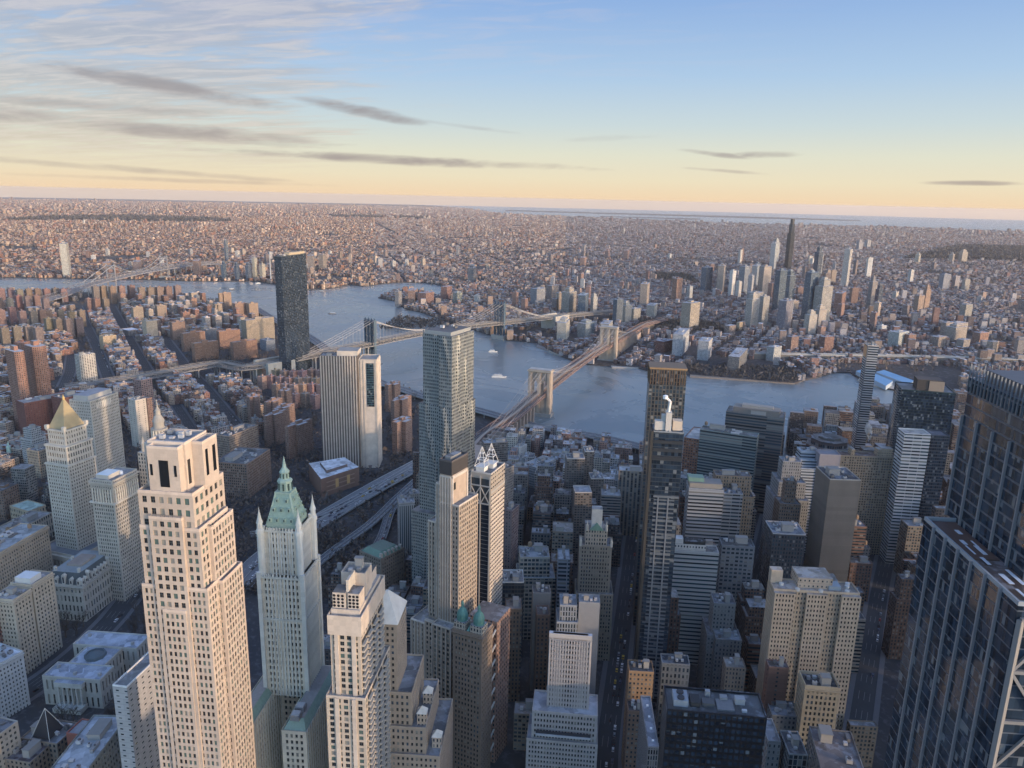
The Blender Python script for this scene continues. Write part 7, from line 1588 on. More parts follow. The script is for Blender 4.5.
# --- towers one can point at: (x left, x right, roof y, base y, wall, roof, depth m, label)
TW = [
 (60, 75, 243, 276, (.66, .62, .54), 'white slab tower with a notched side, on the far bank at the left', 'white'),
 (784, 791, 219, 269, (.045, .045, .05), 'very tall slim black supertall standing above all of the far downtown', 'black'),
 (765, 779, 243, 270, (.48, .50, .52), 'pale blue grey tower left of the black supertall', 'pale'), (771, 778, 239, 262, (.55, .54, .52), 'slim cream tower touching the pale blue grey one', 'cream'),
 (837, 851, 249, 287, (.62, .57, .53), 'pinkish white tall tower right of the black supertall', 'pinkish'), (812, 820, 247, 280, (.20, .22, .26), 'dark slate tower two left of the pinkish white one', 'slate'),
 (816, 821, 251, 276, (.62, .60, .57), 'thin white tower beside the slate one', 'white'), (800, 813, 272, 325, (.26, .32, .38), 'blue glass tower with white striped neighbour in the far downtown', 'blue'),
 (811, 828, 279, 326, (.60, .55, .50), 'white horizontally striped broad tower in the far downtown', 'striped'), (782, 793, 271, 300, (.34, .38, .40), 'grey green glass tower below the black supertall', 'green'),
 (772, 783, 270, 310, (.22, .28, .33), 'teal glass slab below the black supertall', 'teal'), (776, 790, 300, 330, (.28, .26, .30), 'dark tower with white flank in front of the far downtown', 'dark'), (785, 791, 300, 326, (.66, .64, .62), 'white flank tower joined to the dark one', 'white'),
 (803, 815, 311, 334, (.60, .53, .47), 'stepped cream courthouse tower low in the far downtown', 'cream'), (812, 824, 306, 330, (.56, .48, .42), 'cream stepped block next to the courthouse tower', 'cream'),
 (827, 850, 292, 311, (.34, .19, .15), 'brown block with green copper roofs at the far civic centre', 'brown'), (873, 880, 285, 312, (.15, .17, .22), 'navy dark slab in the far brownstone district', 'navy'), (866, 873, 277, 308, (.33, .29, .28), 'grey brown tower left of the navy slab', 'grey'),
 (921, 928, 286, 310, (.50, .33, .24), 'orange brick tower with white cap, far brownstone district', 'orange'), (913, 922, 295, 312, (.48, .34, .26), 'lower orange brick wing left of the capped tower', 'orange'), (959, 970, 304, 318, (.44, .40, .35), 'tan broad block in the far rows at right', 'tan'),
 (745, 764, 265, 285, (.38, .40, .43), 'grey slab cluster left of the far downtown', 'grey'), (752, 760, 263, 283, (.30, .34, .38), 'blue grey narrow slab in that cluster', 'blue'), (737, 748, 266, 294, (.30, .32, .36), 'grey blue tower at the left end of the far downtown', 'grey'),
 (757, 769, 266, 294, (.50, .42, .37), 'tan pink tower at the left of the far downtown', 'tan'), (713, 727, 265, 293, (.46, .39, .34), 'tan round cornered tower, standing apart before downtown', 'tan'), (700, 711, 267, 292, (.30, .34, .40), 'blue glass tower beside the tan round cornered one', 'blue'),
 (746, 762, 292, 310, (.38, .36, .36), 'tan court building with pale roof under the far towers', 'tan'), (744, 757, 294, 327, (.56, .50, .45), 'twin ribbed cream tower facing the park', 'cream'), (757, 767, 296, 325, (.52, .48, .44), 'cream tower right behind the ribbed twin', 'cream'),
 (680, 698, 302, 329, (.50, .42, .34), 'sand coloured curved top tower by the park across the river', 'sand'), (636, 652, 283, 305, (.52, .42, .35), 'orange tan tower above the stone bridge road', 'orange'), (671, 681, 278, 301, (.40, .23, .17), 'brick red tower by the stone bridge road', 'red'),
 (642, 661, 304, 316, (.40, .40, .38), 'low grey green block right of the orange tan tower', 'grey'), (686, 692, 286, 300, (.62, .60, .57), 'white clock topped tower among the waterfront blocks', 'white'), (612, 622, 299, 324, (.15, .18, .22), 'dark blue glass block left of the stone bridge road', 'dark'),
 (619, 631, 302, 322, (.55, .50, .44), 'cream stepped tower by the stone bridge road', 'cream'), (628, 640, 308, 320, (.50, .45, .38), 'low cream block by the stone bridge road', 'cream'), (561, 576, 288, 312, (.46, .40, .34), 'tan tower behind the white stepped factory', 'tan'), (573, 592, 294, 315, (.26, .34, .42), 'blue glazed factory block behind the stone tower', 'blue'),
 (590, 597, 294, 312, (.62, .58, .52), 'cream clock tower end of the blue glazed block', 'cream'), (551, 575, 318, 338, (.62, .58, .51), 'white stepped factory building at the water near the steel bridge', 'white'), (577, 594, 320, 336, (.34, .38, .40), 'grey green factory block right of the white stepped one', 'grey'),
 (594, 618, 322, 336, (.48, .46, .43), 'pale factory block behind the far stone tower', 'pale'), (530, 545, 288, 303, (.36, .36, .38), 'grey block near the steel bridge end', 'grey'), (546, 558, 285, 300, (.30, .26, .25), 'brown slab near the steel bridge end', 'brown'),
 (395, 402, 291, 306, (.36, .33, .32), 'grey gabled shed at the point of the dock basin', 'grey'), (402, 424, 289, 302, (.38, .24, .19), 'long brick warehouse at the dock point', 'brick'), (418, 434, 292, 303, (.36, .20, .16), 'second brick warehouse at the dock', 'brick'), (441, 452, 286, 300, (.34, .18, .15), 'red brick dock building beside the white tank', 'red'),
 (453, 462, 292, 304, (.60, .62, .52), 'pale green white tank building at the dock', 'green'), (463, 481, 265, 281, (.20, .24, .30), 'blue grey slab on the dock side', 'blue'), (305, 318, 255, 272, (.36, .30, .27), 'brown pair slab beyond the glass riverside tower', 'brown'), (319, 327, 254, 270, (.40, .33, .28), 'tan slab beyond the dark glass riverside tower', 'tan'),
 (270, 272, 252, 282, (.5, .5, .5), 'thin pale chimney on the far bank', 'chimney'), (222, 227, 262, 280, (.22, .28, .36), 'blue glass tower on the far bank, first of a pair', 'blue'), (235, 240, 263, 280, (.22, .27, .36), 'second blue glass tower on the far bank', 'blue'), (246, 252, 263, 280, (.26, .30, .38), 'third blue glass tower on the far bank', 'blue'),
 (253, 258, 258, 279, (.60, .55, .45), 'cream tower on the far bank left of the glass riverside tower', 'cream'), (225, 229, 240, 262, (.42, .46, .52), 'slim blue grey tower beyond the far bank', 'blue'), (260, 266, 264, 279, (.62, .55, .45), 'cream and brown block on the far bank', 'cream'),
 (190, 206, 260, 276, (.33, .22, .18), 'long brown brick works on the far bank behind the distant bridge', 'brown'), (100, 116, 262, 273, (.42, .28, .22), 'orange brick refinery on the far bank', 'orange'), (130, 146, 261, 272, (.26, .20, .20), 'dark factory on the far bank beside the bridge tower', 'dark'),
 (940, 951, 322, 335, (.50, .40, .34), 'tan house block at the top of the far promenade', 'tan'), (946, 965, 322, 334, (.54, .46, .40), 'large pale hotel on the far heights', 'pale'), (888, 906, 331, 347, (.58, .58, .54), 'pale gothic block on the far heights with green roofs', 'pale'), (903, 914, 334, 348, (.34, .20, .16), 'brown narrow block right of the gothic block', 'brown'),
 (945, 964, 324, 340, (.50, .42, .36), 'tan stepped hotel block on the heights', 'tan'), (972, 986, 332, 345, (.42, .24, .18), 'rust brick apartment block on the heights', 'rust'), (930, 944, 336, 347, (.40, .32, .27), 'brown apartment block on the heights', 'brown'), (986, 996, 341, 355, (.50, .38, .30), 'peach corner block with peaked top near the promenade', 'peach'), (956, 968, 339, 349, (.44, .38, .34), 'grey tan block near the promenade', 'grey'),
 (818, 832, 336, 352, (.28, .15, .12), 'dark brick block with lit top on the heights', 'dark'), (785, 797, 336, 352, (.30, .19, .16), 'dark brick block near the promenade trees', 'dark'), (766, 780, 346, 360, (.55, .55, .54), 'pale low block near the park', 'pale'),
 (724, 735, 325, 333, (.36, .27, .23), 'brown low block at the park edge', 'brown'), (736, 742, 322, 330, (.62, .46, .30), 'gold lit block at the park edge', 'gold'), (660, 700, 331, 352, (.60, .60, .62), 'white terraced waterfront apartments beside the warehouses', 'white'), (692, 716, 339, 358, (.62, .60, .60), 'second white terraced apartments at the waterfront', 'white'),
 (712, 762, 352, 366, (.24, .23, .23), 'long dark brick stores at the water', 'dark'), (655, 672, 340, 351, (.30, .13, .10), 'dark red brick block above the landing', 'red'),
 (946, 956, 253, 262, (.50, .42, .36), 'twin topped tower at the far park edge', 'tan'), (958, 966, 250, 262, (.54, .46, .38), 'stepped cream tower at the far park edge', 'cream'), (912, 922, 253, 263, (.58, .52, .44), 'white stepped blocks far beyond the heights', 'white'), (938, 948, 274, 290, (.36, .36, .40), 'grey tower of the far trio', 'grey'),
 (942, 948, 275, 289, (.56, .50, .45), 'cream tower of the far trio', 'cream'), (951, 958, 276, 289, (.44, .40, .42), 'middle tower of the far trio', 'middle'), (961, 968, 279, 291, (.52, .46, .40), 'right tower of the far trio', 'right'), (979, 985, 292, 300, (.55, .38, .3), 'small orange block far right', 'orange'),
 (856, 862, 240, 250, (.42, .40, .42), 'left one of the small grey towers past the downtown', 'grey'), (864, 870, 240, 248, (.46, .44, .44), 'right one of the small grey towers past the downtown', 'grey'), (576, 590, 257, 266, (.40, .26, .22), 'brown slab in the hazy middle of the far district', 'brown'), (602, 612, 249, 258, (.42, .26, .22), 'rose brown slab in the hazy middle', 'rose'), (620, 632, 250, 260, (.42, .27, .23), 'second rose brown slab in the hazy middle', 'rose'),
 (6, 18, 214, 218, (.5, .36, .28), 'orange lit housing slab far beyond at left', 'orange'),
]
keepers = []
TWF = []
for (xl, xr, yt, yb, col, lab, kk) in TW:
    B = at((xl+xr)/2, yb); d = float(np.hypot(*(B-CAMP[:2]))); 
    # height that reaches the roof line seen in the picture
    lo, hi = 2, 420
    for _ in range(30):
        m = (lo+hi)/2
        if proj(B[0], B[1], m)[1] > yt: lo = m
        else: hi = m
    H = m; dist = proj(B[0], B[1], H)[2]; w = (xr-xl)*dist/FPX; TWF.append((B, H, w)); keepers.append((B[0], B[1], w*.75+8))
KA = np.array(keepers)
def Tkeep(cx, cy):
    m = np.zeros(cx.shape, bool)
    for x, y, r_ in keepers: m |= (cx-x)**2+(cy-y)**2 < (r_+6)**2
    return m
for i, ((xl, xr, yt, yb, col, lab, kk), (B, H, w)) in enumerate(zip(TW, TWF)):
    col = tuple(v*.72 for v in col)
    rr = random.Random(i*5+1); b = bearing(B); a = b-rr.uniform(50, 66); fw = w/ (cos(R_(90-(b-a)))*.62+.62*cos(R_(b-a))) if True else w
    s_ = w/(sin(R_(b-a))*.55+cos(R_(b-a))*1.0); wl, wr = s_*.55, s_*1.0
    if w > 60: wl, wr = 26, w*1.05; a = b-82
    C = B-azv(a+90)*wr/2-azv(a)*wl/2; fr = Fr(C, a, wr, wl); g0 = gz(*B)
    nm = 'chimney' if kk == 'chimney' else 'distant_tower' if H > 45 else 'distant_block'
    root = empty(nm, (*B, g0), lab, 'tower' if H > 45 else 'building'); A = Acc(); glass = kk in ('blue', 'teal', 'slate', 'navy', 'green', 'black')
    q = (.5, .5, 0) if not glass else (.85, .6, 0)
    if kk == 'striped': q = (1, .45, 0)
    par_ = (3.2, 3.4, i)
    if kk == 'chimney': A.lathe(B[0], B[1], [(3.2, g0-1), (2.2, g0+H)], 10, col)
    elif kk == 'black':
        A.fbox(fr, 0, wr, 0, wl, g0-1, g0+H*.72, col, col, par_, (.5, .8, 0)); A.fbox(fr, wr*.12, wr*.88, wl*.12, wl*.88, g0+H*.72, g0+H*.90, col, col, par_, (.5, .8, 0)); A.fbox(fr, wr*.22, wr*.78, wl*.22, wl*.78, g0+H*.90, g0+H, col, col)
        for k in range(7): A.fbox(fr, wr*k/7, wr*k/7+.9, -.7, -.02, g0, g0+H*.72, (.08, .07, .06)); A.fbox(fr, -.7, -.02, wl*k/7, wl*k/7+.9, g0, g0+H*.72, (.08, .07, .06))
    else:
        top = .86 if (H > 60 and rr.random() < .5) or 'stepped' in lab else 1.0
        A.fbox(fr, 0, wr, 0, wl, g0-1, g0+H*top, col, (.42, .42, .45), par_, q)
        if top < 1: A.fbox(fr, wr*.18, wr*.82, wl*.18, wl*.82, g0+H*top, g0+H, col, (.42, .42, .45), par_, q)
        if H > 25: A.fbox(fr, wr*.3, wr*.62, wl*.3, wl*.7, g0+H, g0+H+min(6, H*.06), [v*.8 for v in col], (.4, .4, .42))
    part(A, 'wall', M['glass'] if glass else M['masonry'], root)
# generic apartment towers scattered across the far districts, each its own object
gt = random.Random(77); ntw = 0; quarter = {}
for _ in range(900):
    if ntw >= 150: break
    cl = gt.choice([(815, 290, 60, 26), (760, 280, 40, 20), (560, 300, 60, 14), (300, 262, 70, 9), (900, 320, 80, 22), (640, 262, 200, 16), (150, 262, 140, 7), (430, 262, 120, 8), (150, 225, 200, 6), (500, 228, 300, 6)])
    x = gt.gauss(cl[0], cl[2]*.7); y = cl[1]+gt.uniform(-1, 1)*cl[3]
    if not (-5 < x < 1028) or y < 214: continue
    B = at(x, y)
    if not pip(np.array(B[0]), np.array(B[1]), bkp) or Tkeep(np.array([B[0]]), np.array([B[1]]))[0] or bridge_keepout(np.array([B[0]]), np.array([B[1]]))[0]: continue
    H = gt.choice([28, 34, 40, 48, 60]) if cl[0] not in (815, 760) else gt.choice([40, 55, 70, 90, 110]); ci = gt.randrange(8); col = WALLC[ci]*gt.uniform(.85, 1.2)
    w = gt.uniform(16, 30); b = bearing(B); a = b-gt.choice([35, 55, 62, 75]); fr = Fr(B-azv(a+90)*w/2-azv(a)*8, a, w, 16); g0 = gz(*B); keepers.append((B[0], B[1], w*.7)); ntw += 1
    where = {815: 'in the far downtown cluster', 760: 'at the left end of the far downtown', 560: 'by the far end of the steel bridge', 300: 'on the far bank near the glass riverside tower', 900: 'in the far brownstone heights', 640: 'in the hazy middle of the far district', 150: 'on the far bank at left' if cl[1] > 250 else 'in the sunlit belt at far left', 430: 'behind the dock basin', 500: 'in the belt near the horizon'}[cl[0]]
    word = ['brick red', 'dark brown', 'tan', 'cream', 'pale', 'grey', 'dark', 'ochre'][ci]
    root = empty('distant_tower', (*B, g0), '%s apartment tower %s, %s' % (word, where, 'tall' if H > 50 else 'mid height'), 'tower', '%s towers %s' % (word, where)); A = Acc()
    A.fbox(fr, 0, w, 0, 16, g0-1, g0+H, col, (.42, .42, .45), (3, 3, ntw), (.45, .5, 0)); A.fbox(fr, w*.35, w*.6, 5, 11, g0+H, g0+H+4, col*.8); part(A, 'wall', M['masonry'], root)

GR = [((74, 92), 62), ((92, 104), 75), ((104, 118), 100), ((118, 134), 52), ((134, 152), 118)]
sprawl(1700, 4300, 8.5, 17, 10.5, 'near_rowhouses', 'packed rowhouse roofs across the river', 1, .80, GR, (190, 62, 16, 14), tall=.015, shrink=.96)
sprawl(4300, 7800, 17, 24, 9, 'rowhouse_district', 'mass of low roofs in the farther districts', 2, .72, GR, (220, 80, 18, 20), tall=.02)
sprawl(7800, 13500, 24, 34, 12, 'far_roofs', 'hazy band of tiny roofs', 3, .62, GR, (260, 100, 26, 30), tall=.03, shrink=.8)
sprawl(13500, 34000, 56, 110, 16, 'farthest_roofs', 'thin band of roofs under the horizon', 4, .6, GR, (None,), tall=.05, shrink=.7)

# ---- bare winter trees as mass: many short dark twigs over streets, yards, parks
def tree_mass(name, label, pts, size, height, seed, col=(.085, .068, .06), twigs=8):
    g = np.random.default_rng(seed); k = len(pts); P = np.repeat(np.array(pts), twigs, 0); n = len(P); s = size
    o = g.normal(0, 1, (n, 3))*np.array([s*.32, s*.32, height*.20]); base = np.stack([P[:, 0]+o[:, 0], P[:, 1]+o[:, 1], gz(P[:, 0], P[:, 1])+height*.58+o[:, 2]], 1)
    d1 = g.normal(0, 1, (n, 3))*s*.20; d2 = g.normal(0, 1, (n, 3))*s*.20; d1[:, 2] = np.abs(d1[:, 2])+.3*s*.2
    V = np.stack([base, base+d1, base+d1+d2, base+d2*.6], 1); A = Acc(); cc = np.array(col)*g.uniform(.6, 1.5, (n, 1)); A.quads(V, np.zeros((n, 4, 2)), cc)
    tag(A.build(name, M['plain'], None, (0, 0, 0)), label, 'trees', kind='stuff')
def scatter_img(n, box, seed, cond=None, bias=0):
    g = np.random.default_rng(seed); out = []
    for _ in range(n):
        x = g.uniform(box[0], box[2]); y = g.uniform(box[1], box[3]); out.append(at(x, y))
    P = np.array(out); return P
P = scatter_img(9000, (-10, 232, 1034, 372), 5); ok = pip(P[:, 0], P[:, 1], bkp) & ~Tkeep(P[:, 0], P[:, 1]) & ~bridge_keepout(P[:, 0], P[:, 1]); P = P[ok]; d = np.hypot(P[:, 0], P[:, 1])
tree_mass('street_trees', 'bare brown trees along the rowhouse streets across the river', P[d < 4500], 11, 11, 6, twigs=7)
tree_mass('distant_trees', 'bare trees in the farther districts', P[d >= 4500], 26, 12, 7, twigs=6)
for i, (pw, n_, s_, h_) in enumerate(zip(PARKW, (3000, 1100, 500, 900, 300, 300, 500), (34, 60, 16, 11, 60, 12, 9), (16, 16, 14, 12, 16, 10, 8))):
    g = np.random.default_rng(40+i); lo, hi = pw.min(0), pw.max(0); Q = lo+(hi-lo)*g.random((n_*2, 2)); Q = Q[pip(Q[:, 0], Q[:, 1], pw)][:n_]
    Q = Q[~bridge_keepout(Q[:, 0], Q[:, 1])] 
    if len(Q): tree_mass('bare_wood', ['dark band of leafless park far right', 'dark wooded cemetery band far left', 'small leafless park in the hazy middle', 'leafless park at the foot of the far downtown', 'wooded belt near the horizon', 'bare trees at the dock point', 'bare brush on the brown waterfront strip'][i], Q, s_, h_, 50+i, (.06, .055, .055), twigs=9)
# ---------------------------------------------------------------- boats, cars, trees, piers, steam, haze
def boat(name, label, px, L_, az, decks, col=(.68, .68, .66), grp=None):
    P = at(*px); root = empty(name, (*P, -3), label, 'boat', grp); fr = Fr(P, az-90, 1, 1); fr.es = azv(az); fr.et = azv(az-90); W_ = L_*.24; A = Acc()
    hull = [(-.5, -.42), (.22, -.5), (.42, -.28), (.5, 0), (.42, .28), (.22, .5), (-.5, .42)]; pts = [fr.P(s*L_, t*W_) for s, t in hull]; low = [fr.P(s*L_*.94, t*W_*.8) for s, t in hull]
    A.prism(low, -3.3, -3+L_*.075, col, (.45, .43, .40), top_poly=pts); part(A, 'hull', M['plain'], root); A = Acc(); z = -3+L_*.075
    for k in range(decks):
        f = 1-.2*k; A.fbox(fr, -L_*.42*f, L_*.22*f, -W_*.36*f, W_*.36*f, z+2.4*k, z+2.4*k+2.2, (.70, .70, .68), (.66, .66, .66), (1.6, 2.4, k), (.6, .4, 0))
    part(A, 'cabin', M['office'], root); A = Acc(); A.bar((*fr.P(0, 0), z+2.3*decks), (*fr.P(0, 0), z+2.3*decks+4), .3, (.5, .5, .5)); part(A, 'mast', M['steelp'], root)
    A = Acc(); g = np.random.default_rng(int(px[0]))
    for k in range(60):
        s = L_*.55+g.random()**1.3*L_*4.5; sp = (s-L_*.4)*.10; t = g.choice([-1, 1])*sp*g.uniform(.6, 1.1)+g.normal(0, .6); q = fr.P(-s, t); l = g.uniform(2, 6)*(1+s/L_*.3); w = g.uniform(.5, 1.3)
        P_ = [q+fr.es*a_*l+fr.et*b_*w for a_, b_ in ((-.5, -.5), (.5, -.5), (.5, .5), (-.5, .5))]; A.quad(*[(*p, -2.97+k*.0004) for p in P_], (.62, .66, .70))
    tag(A.build('wake_foam', M['plain'], None, (0, 0, 0)), 'white wake behind a boat', 'wake', kind='stuff')
boat('ferry', 'white ferry crossing the river between the two nearer bridges', (499, 376), 34, 205, 2)
boat('ferry', 'small white ferry near the shadow of the far stone tower', (493, 351), 24, 200, 2)
boat('tugboat', 'dark little boat up the river left of the glass riverside tower', (232, 289), 26, 160, 1, (.12, .11, .12))
boat('barge', 'small dark craft in the open bend of the river', (332, 313), 26, 30, 1, (.16, .15, .15))
boat('ferry', 'white boat at the far bank upriver', (258, 283), 26, 160, 1)
boat('tugboat', 'little boat by the dock side of the bend', (322, 291), 24, 200, 1, (.2, .18, .18))

def dock(name, label, pxs, z=-1.2, col=(.22, .20, .19)):
    P = [at(*p) for p in pxs]; 
    ar = sum(P[i][0]*P[(i+1) % len(P)][1]-P[(i+1) % len(P)][0]*P[i][1] for i in range(len(P)))
    if ar < 0: P = P[::-1]
    A = Acc(); A.prism(P, -3.6, z, col, [v*1.15 for v in col]); o = A.build(name, M['walk'], None, None); tag(o, label, 'pier'); return P
dock('pier', 'narrow jetty reaching from the dock point', [(378, 297), (396, 300), (396, 298.5), (380, 296)])
dock('pier', 'dark little pier at the cove left of the far stone tower', [(536, 346), (550, 351), (551, 348), (538, 344)])
dock('pier', 'park pier with pale deck between cove and far stone tower', [(548, 351), (572, 359), (588, 357), (560, 348)], -.5, (.36, .32, .27))
dock('pier', 'ferry landing deck right of the far stone tower', [(612, 367), (640, 367.5), (638, 364), (610, 364)], -.8, (.34, .32, .30))
dock('pier', 'broad brown pier head sticking out below the promenade', [(690, 376), (772, 381.5), (795, 383), (786, 372), (690, 369)], -.3, (.24, .20, .17))
dock('pier', 'container pier with beige sheds at the right', [(858, 380), (875, 386), (906, 391), (925, 386), (880, 374), (862, 374)], -.2, (.40, .35, .30))
for k, (c, xl, xr, lab) in enumerate((((877, 377), 850, 897, 'long pier shed with bright sky blue roof'), ((893, 385), 879, 914, 'second pier shed with bright sky blue roof, nearer'))):
    pass
for k, (pp, lab) in enumerate((([(856, 371), (886, 386), (893, 381), (864, 369)], 'long pier shed with sky blue roof left of the next'), ([(876, 372), (908, 384), (915, 381), (884, 370)], 'long pier shed with sky blue roof right of the first'))):
    P = [at(*p, 9) for p in pp]; ar = sum(P[i][0]*P[(i+1) % 4][1]-P[(i+1) % 4][0]*P[i][1] for i in range(4)); P = P if ar > 0 else P[::-1]
    A = Acc(); A.prism(P, -1, 9, (.34, .40, .46), (.18, .36, .56)); tag(A.build('pier_shed', M['plain'], None, None), lab, 'shed')
# promenade viaduct with traffic on the far heights
PR = viaduct('promenade_highway', 'long straight stone edged promenade highway along the far heights', W((1040, 365), (960, 362.5), (880, 360.5), (800, 359.5), (745, 358)), 20, [14]*5, (.22, .21, .20), piers=False)
A = Acc(); strip(A, [p+[0, 0, -1.5] for p in PR], 19, -13, 0, (.16, .14, .13), (.17, .15, .13)); tag(A.build('retaining_wall', M['stone'], None, (0, 0, 0)), 'dark retaining wall under the promenade highway', 'wall')

# cars
def car_mesh(col):
    A = Acc(); fr = Fr((0, 0), 0, 1, 1); fr.es = np.array([1., 0]); fr.et = np.array([0, 1.])
    bx = lambda s0, s1, t0, t1, z0, z1, c, tp=None: A.prism([(s0, t0), (s1, t0), (s1, t1), (s0, t1)], z0, z1, c, top_poly=tp)
    bx(-2.3, 2.3, -.92, .92, .30, .85, col, [(-2.2, -.85), (2.15, -.85), (2.15, .85), (-2.2, .85)])
    bx(-1.7, 1.0, -.82, .82, .85, 1.40, (.03, .035, .045), [(-1.3, -.68), (.45, -.68), (.45, .68), (-1.3, .68)])
    bx(-1.28, .42, -.66, .66, 1.40, 1.46, col)
    for x in (-1.45, 1.45):
        for y in (-.93, .73): bx(x-.34, x+.34, y, y+.2, 0, .62, (.02, .02, .02))
    for y in (-.75, .45): bx(2.2, 2.34, y, y+.3, .55, .72, (.8, .78, .7)); bx(-2.36, -2.25, y, y+.3, .58, .74, (.45, .03, .02))
    o = A.build('car', M['steelp'], None, (0, 0, 0)); me = o.data; bpy.data.objects.remove(o); return me
CARC = [((.70, .70, .71), 'white'), ((.03, .03, .035), 'black'), ((.30, .31, .33), 'silver grey'), ((.62, .42, .05), 'yellow'), ((.08, .10, .16), 'dark blue'), ((.35, .05, .04), 'red')]
CM = [car_mesh(c) for c, _ in CARC]; CW_ = [.34, .24, .22, .08, .08, .04]
rc_ = random.Random(31); ncar = 0
def cars(path, w, lanes, spacing, where, z=.06, maxn=60, speedjit=.5):
    global ncar
    P = resample(np.array(path, float), 4.0); n = 0
    for ln in range(lanes):
        off = -w/2+w*(ln+.5)/lanes; Q = offs(P, off) if abs(off) > .01 else P; i = rc_.randint(1, 4)
        while i < len(Q)-1 and n < maxn and ncar < 298:
            p = Q[i]; d = Q[i+1]-Q[i]; x, y, dd = proj(p[0], p[1], p[2]-gz(p[0], p[1]))
            if 0 < x < 1024 and 180 < y < 780:
                k = rc_.choices(range(6), CW_)[0]; o = bpy.data.objects.new('car', CM[k]); COL.objects.link(o); o.location = (p[0], p[1], p[2]+z); sg = 0 if ln < lanes/2 else pi; sc = rc_.uniform(.95, 1.25)
                o.rotation_euler = (0, 0, math.atan2(d[1], d[0])+sg); o.scale = (sc, sc, sc); tag(o, '%s car %s' % (CARC[k][1], where), 'car', '%s cars %s' % (CARC[k][1], where)); n += 1; ncar += 1
            i += max(2, int(rc_.expovariate(1/(spacing/4.0))))
cars(APP, 26, 7, 26, 'on the wide ramp to the stone bridge', maxn=105)
cars(RAMP3, 9, 2, 30, 'on the ramp beside the brick fort school', maxn=8)
cars(RAMP4, 8, 2, 18, 'on the tight loop ramp', maxn=10)
cars(BB, 22, 4, 45, 'on the deck of the stone bridge', maxn=36)
for p_, w_, nm, mx in ((r_ful, 12, 'in the dark street canyon at lower centre', 46), (r_park, 12, 'on the street below the twin cupola building', 10), (r_bway, 16, 'on the street along the bare park', 12), (r_wil, 9, 'in the narrow canyon right of the grey blocks', 8), (r_east1, 20, 'on the wide avenue', 26), (r_bow, 15, 'on the street past the police cube', 14), (r_chu, 12, 'on the street left of the blue glass skyscraper', 12)):
    cars(p_, w_, 3, 14 if mx > 20 else 18, nm, maxn=mx)
cars(FDR, 20, 4, 60, 'on the elevated river highway', maxn=22)
# dense queue of traffic too far to part: promenade
# ---- bare trees one can tell apart in the civic park and by the towers
def bare_tree(seed):
    r_ = random.Random(seed); T = Acc(); K = Acc(); bark = (.075, .062, .055)
    def limb(p, d, L_, w, lvl, acc):
        q = p+d*L_; acc.bar(p, q, w, bark)
        if lvl == 0: return
        for _ in range(3 if lvl > 1 else 4):
            nd = d+np.array([r_.gauss(0, .55), r_.gauss(0, .55), r_.gauss(.12, .25)]); nd /= np.linalg.norm(nd); limb(p+d*L_*r_.uniform(.6, 1), nd, L_*r_.uniform(.55, .75), w*.55, lvl-1, K)
    T.lathe(0, 0, [(.42, 0), (.30, 1.2), (.24, 4.2), (.0, 4.6)], 7, bark)
    for _ in range(4):
        nd = np.array([r_.gauss(0, .5), r_.gauss(0, .5), 1.0]); nd /= np.linalg.norm(nd); limb(np.array([0, 0, 3.6+r_.random()*.6]), nd, 4.0, .26, 3, K)
    a = T.build('trunk', M['plain'], None, (0, 0, 0)); b = K.build('crown', M['plain'], None, (0, 0, 0)); r = (a.data, b.data); bpy.data.objects.remove(a); bpy.data.objects.remove(b); return r
BT = [bare_tree(s) for s in (1, 2, 3, 4)]
def plant_tree(P, lab, grp, s=1.0):
    k = rc_.randrange(4); g0 = gz(*P); root = empty('bare_tree', (*P, g0), lab, 'tree', grp); root.scale = (s, s, s); root.rotation_euler = (0, 0, rc_.random()*6.28)
    for nm, me in zip(('trunk', 'crown'), BT[k]): o = bpy.data.objects.new(nm, me); COL.objects.link(o); o.parent = root
def grove(pxs, n, lab, grp, smin=1.1, smax=1.6):
    R = WL(*pxs); lo, hi = R.min(0), R.max(0); k = 0; g = random.Random(len(lab))
    for _ in range(n*8):
        if k >= n: break
        P = np.array([g.uniform(lo[0], hi[0]), g.uniform(lo[1], hi[1])])
        if pip(np.array(P[0]), np.array(P[1]), R) and not raster([P-2, P+[2, -2], P+2, P+[-2, 2]], test=True): plant_tree(P, lab, grp, g.uniform(smin, smax)); k += 1
grove([(48, 730), (150, 740), (150, 690), (60, 690)], 34, 'bare tree in the civic park below the courthouse front', 'bare trees in the civic park front')
grove([(60, 665), (130, 600), (100, 600), (40, 640)], 14, 'bare tree along the street behind the courthouse', 'bare trees behind the courthouse')
grove([(110, 690), (160, 690), (160, 600), (130, 600)], 16, 'bare tree between the courthouse and the pink tower', 'bare trees beside the pink tower')
grove([(240, 520), (330, 535), (330, 600), (250, 620)], 20, 'bare tree in the square behind the green spired tower', 'bare trees behind the green spire')
grove([(250, 470), (310, 455), (320, 410), (262, 420)], 44, 'bare tree among the cross plan brown towers', 'bare trees in the riverside estate')
grove([(384, 455), (420, 450), (420, 400), (384, 400)], 18, 'bare tree right of the striped slab', 'bare trees right of the striped slab')
grove([(0, 350), (90, 352), (92, 335), (0, 335)], 46, 'bare tree in the park below the distant housing rows', 'bare trees in the distant housing park')
grove([(150, 360), (180, 360), (170, 300), (150, 300)], 24, 'bare tree along the street left of the brown slabs', 'bare trees left of the brown slabs')
P = np.concatenate([scatter_img(2600, (-10, 286, 345, 372), 15), scatter_img(4200, (-10, 372, 430, 600), 16)]); ok = pip(P[:, 0], P[:, 1], np.array(man)); P = P[ok]; keep_ = [not raster([p-2, p+[2, -2], p+2, p+[-2, 2]], test=True) for p in P]; P = P[np.array(keep_)]
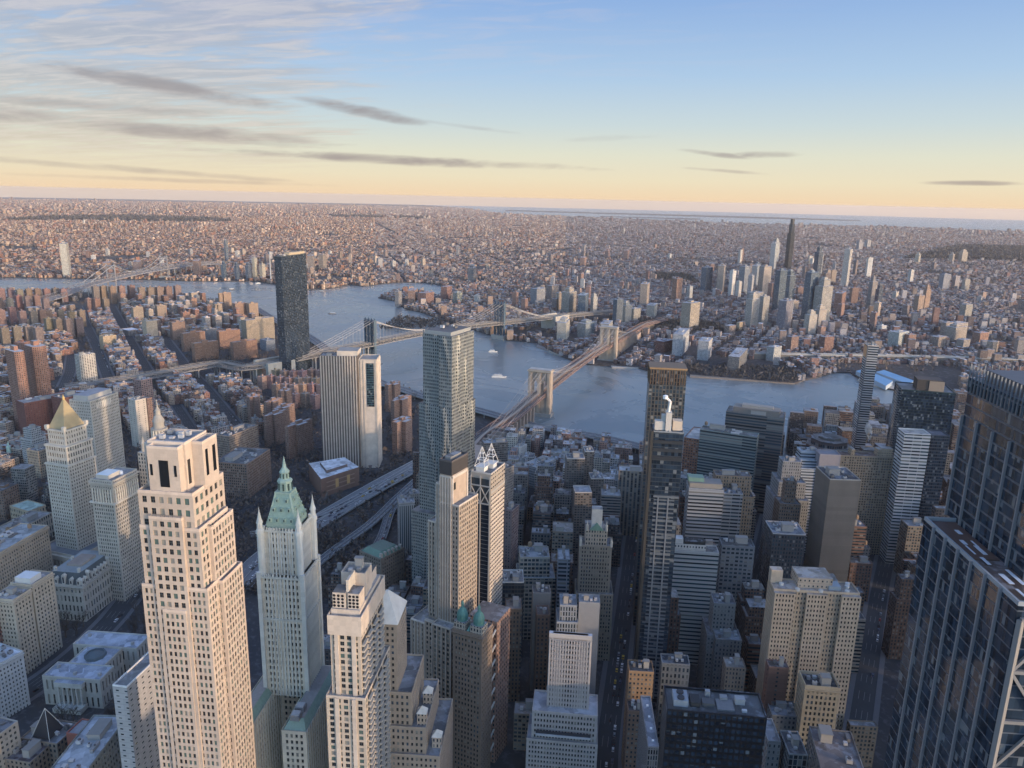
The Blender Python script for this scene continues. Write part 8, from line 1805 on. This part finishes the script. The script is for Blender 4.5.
tree_mass('bare_shrubs', 'leafless trees filling the yards between the housing towers', P, 9, 10, 16, (.10, .078, .066), twigs=10)
# ---- steam rising from a rooftop vent
def steam():
    B = at(870, 440, 124); root_loc = (*B, 124); m = bpy.data.materials.new('steam'); m.use_nodes = True; N = NT(m.node_tree); N.n.clear()
    o_ = N.new('ShaderNodeOutputMaterial'); v = N.new('ShaderNodeVolumePrincipled'); N.link(v.outputs[0], o_.inputs['Volume']); tc = N.new('ShaderNodeTexCoord')
    n = N.noise(tc.outputs['Object'], .22, 4, .6); N.link(N.m('MULTIPLY', N.step(n, .42, .62), .55), v.inputs['Density']); v.inputs['Color'].default_value = (.97, .97, .97, 1)
    A = Acc(); A.lathe(0, 0, [(0, 0), (1.6, 0), (2.4, 5), (4.0, 10), (4.2, 15), (2.5, 19), (0, 21)], 12, (1, 1, 1)); o = A.build('steam_plume', m, None, (0, 0, 0)); o.location = root_loc; o.rotation_euler = (0, .25, .8)
    tag(o, 'white steam puff rising from a roof in front of the slim tower', 'steam', kind='stuff')
steam()
def haze():
    m = bpy.data.materials.new('haze'); m.use_nodes = True; N = NT(m.node_tree); N.n.clear(); o_ = N.new('ShaderNodeOutputMaterial'); v = N.new('ShaderNodeVolumePrincipled')
    N.link(v.outputs[0], o_.inputs['Volume']); v.inputs['Density'].default_value = HAZE; v.inputs['Color'].default_value = (1.0, .94, .95, 1); v.inputs['Anisotropy'].default_value = .1
    A = Acc(); A.prism([(-51500, -51500), (51500, -51500), (51500, 51500), (-51500, 51500)], -420, 394, (1, 1, 1)); A.poly([(-51500, 51500, -420), (51500, 51500, -420), (51500, -51500, -420), (-51500, -51500, -420)], [(0, 0)]*4, (1, 1, 1))
    o = A.build('haze', m, None, (0, 0, 0)); 
    import bmesh
    bm = bmesh.new(); bm.from_mesh(o.data); bmesh.ops.remove_doubles(bm, verts=bm.verts, dist=1); bmesh.ops.recalc_face_normals(bm, faces=bm.faces); bm.to_mesh(o.data); bm.free()
    tag(o, 'thin evening haze over the whole city', 'haze', kind='stuff')
HAZE = 0.000017
haze()
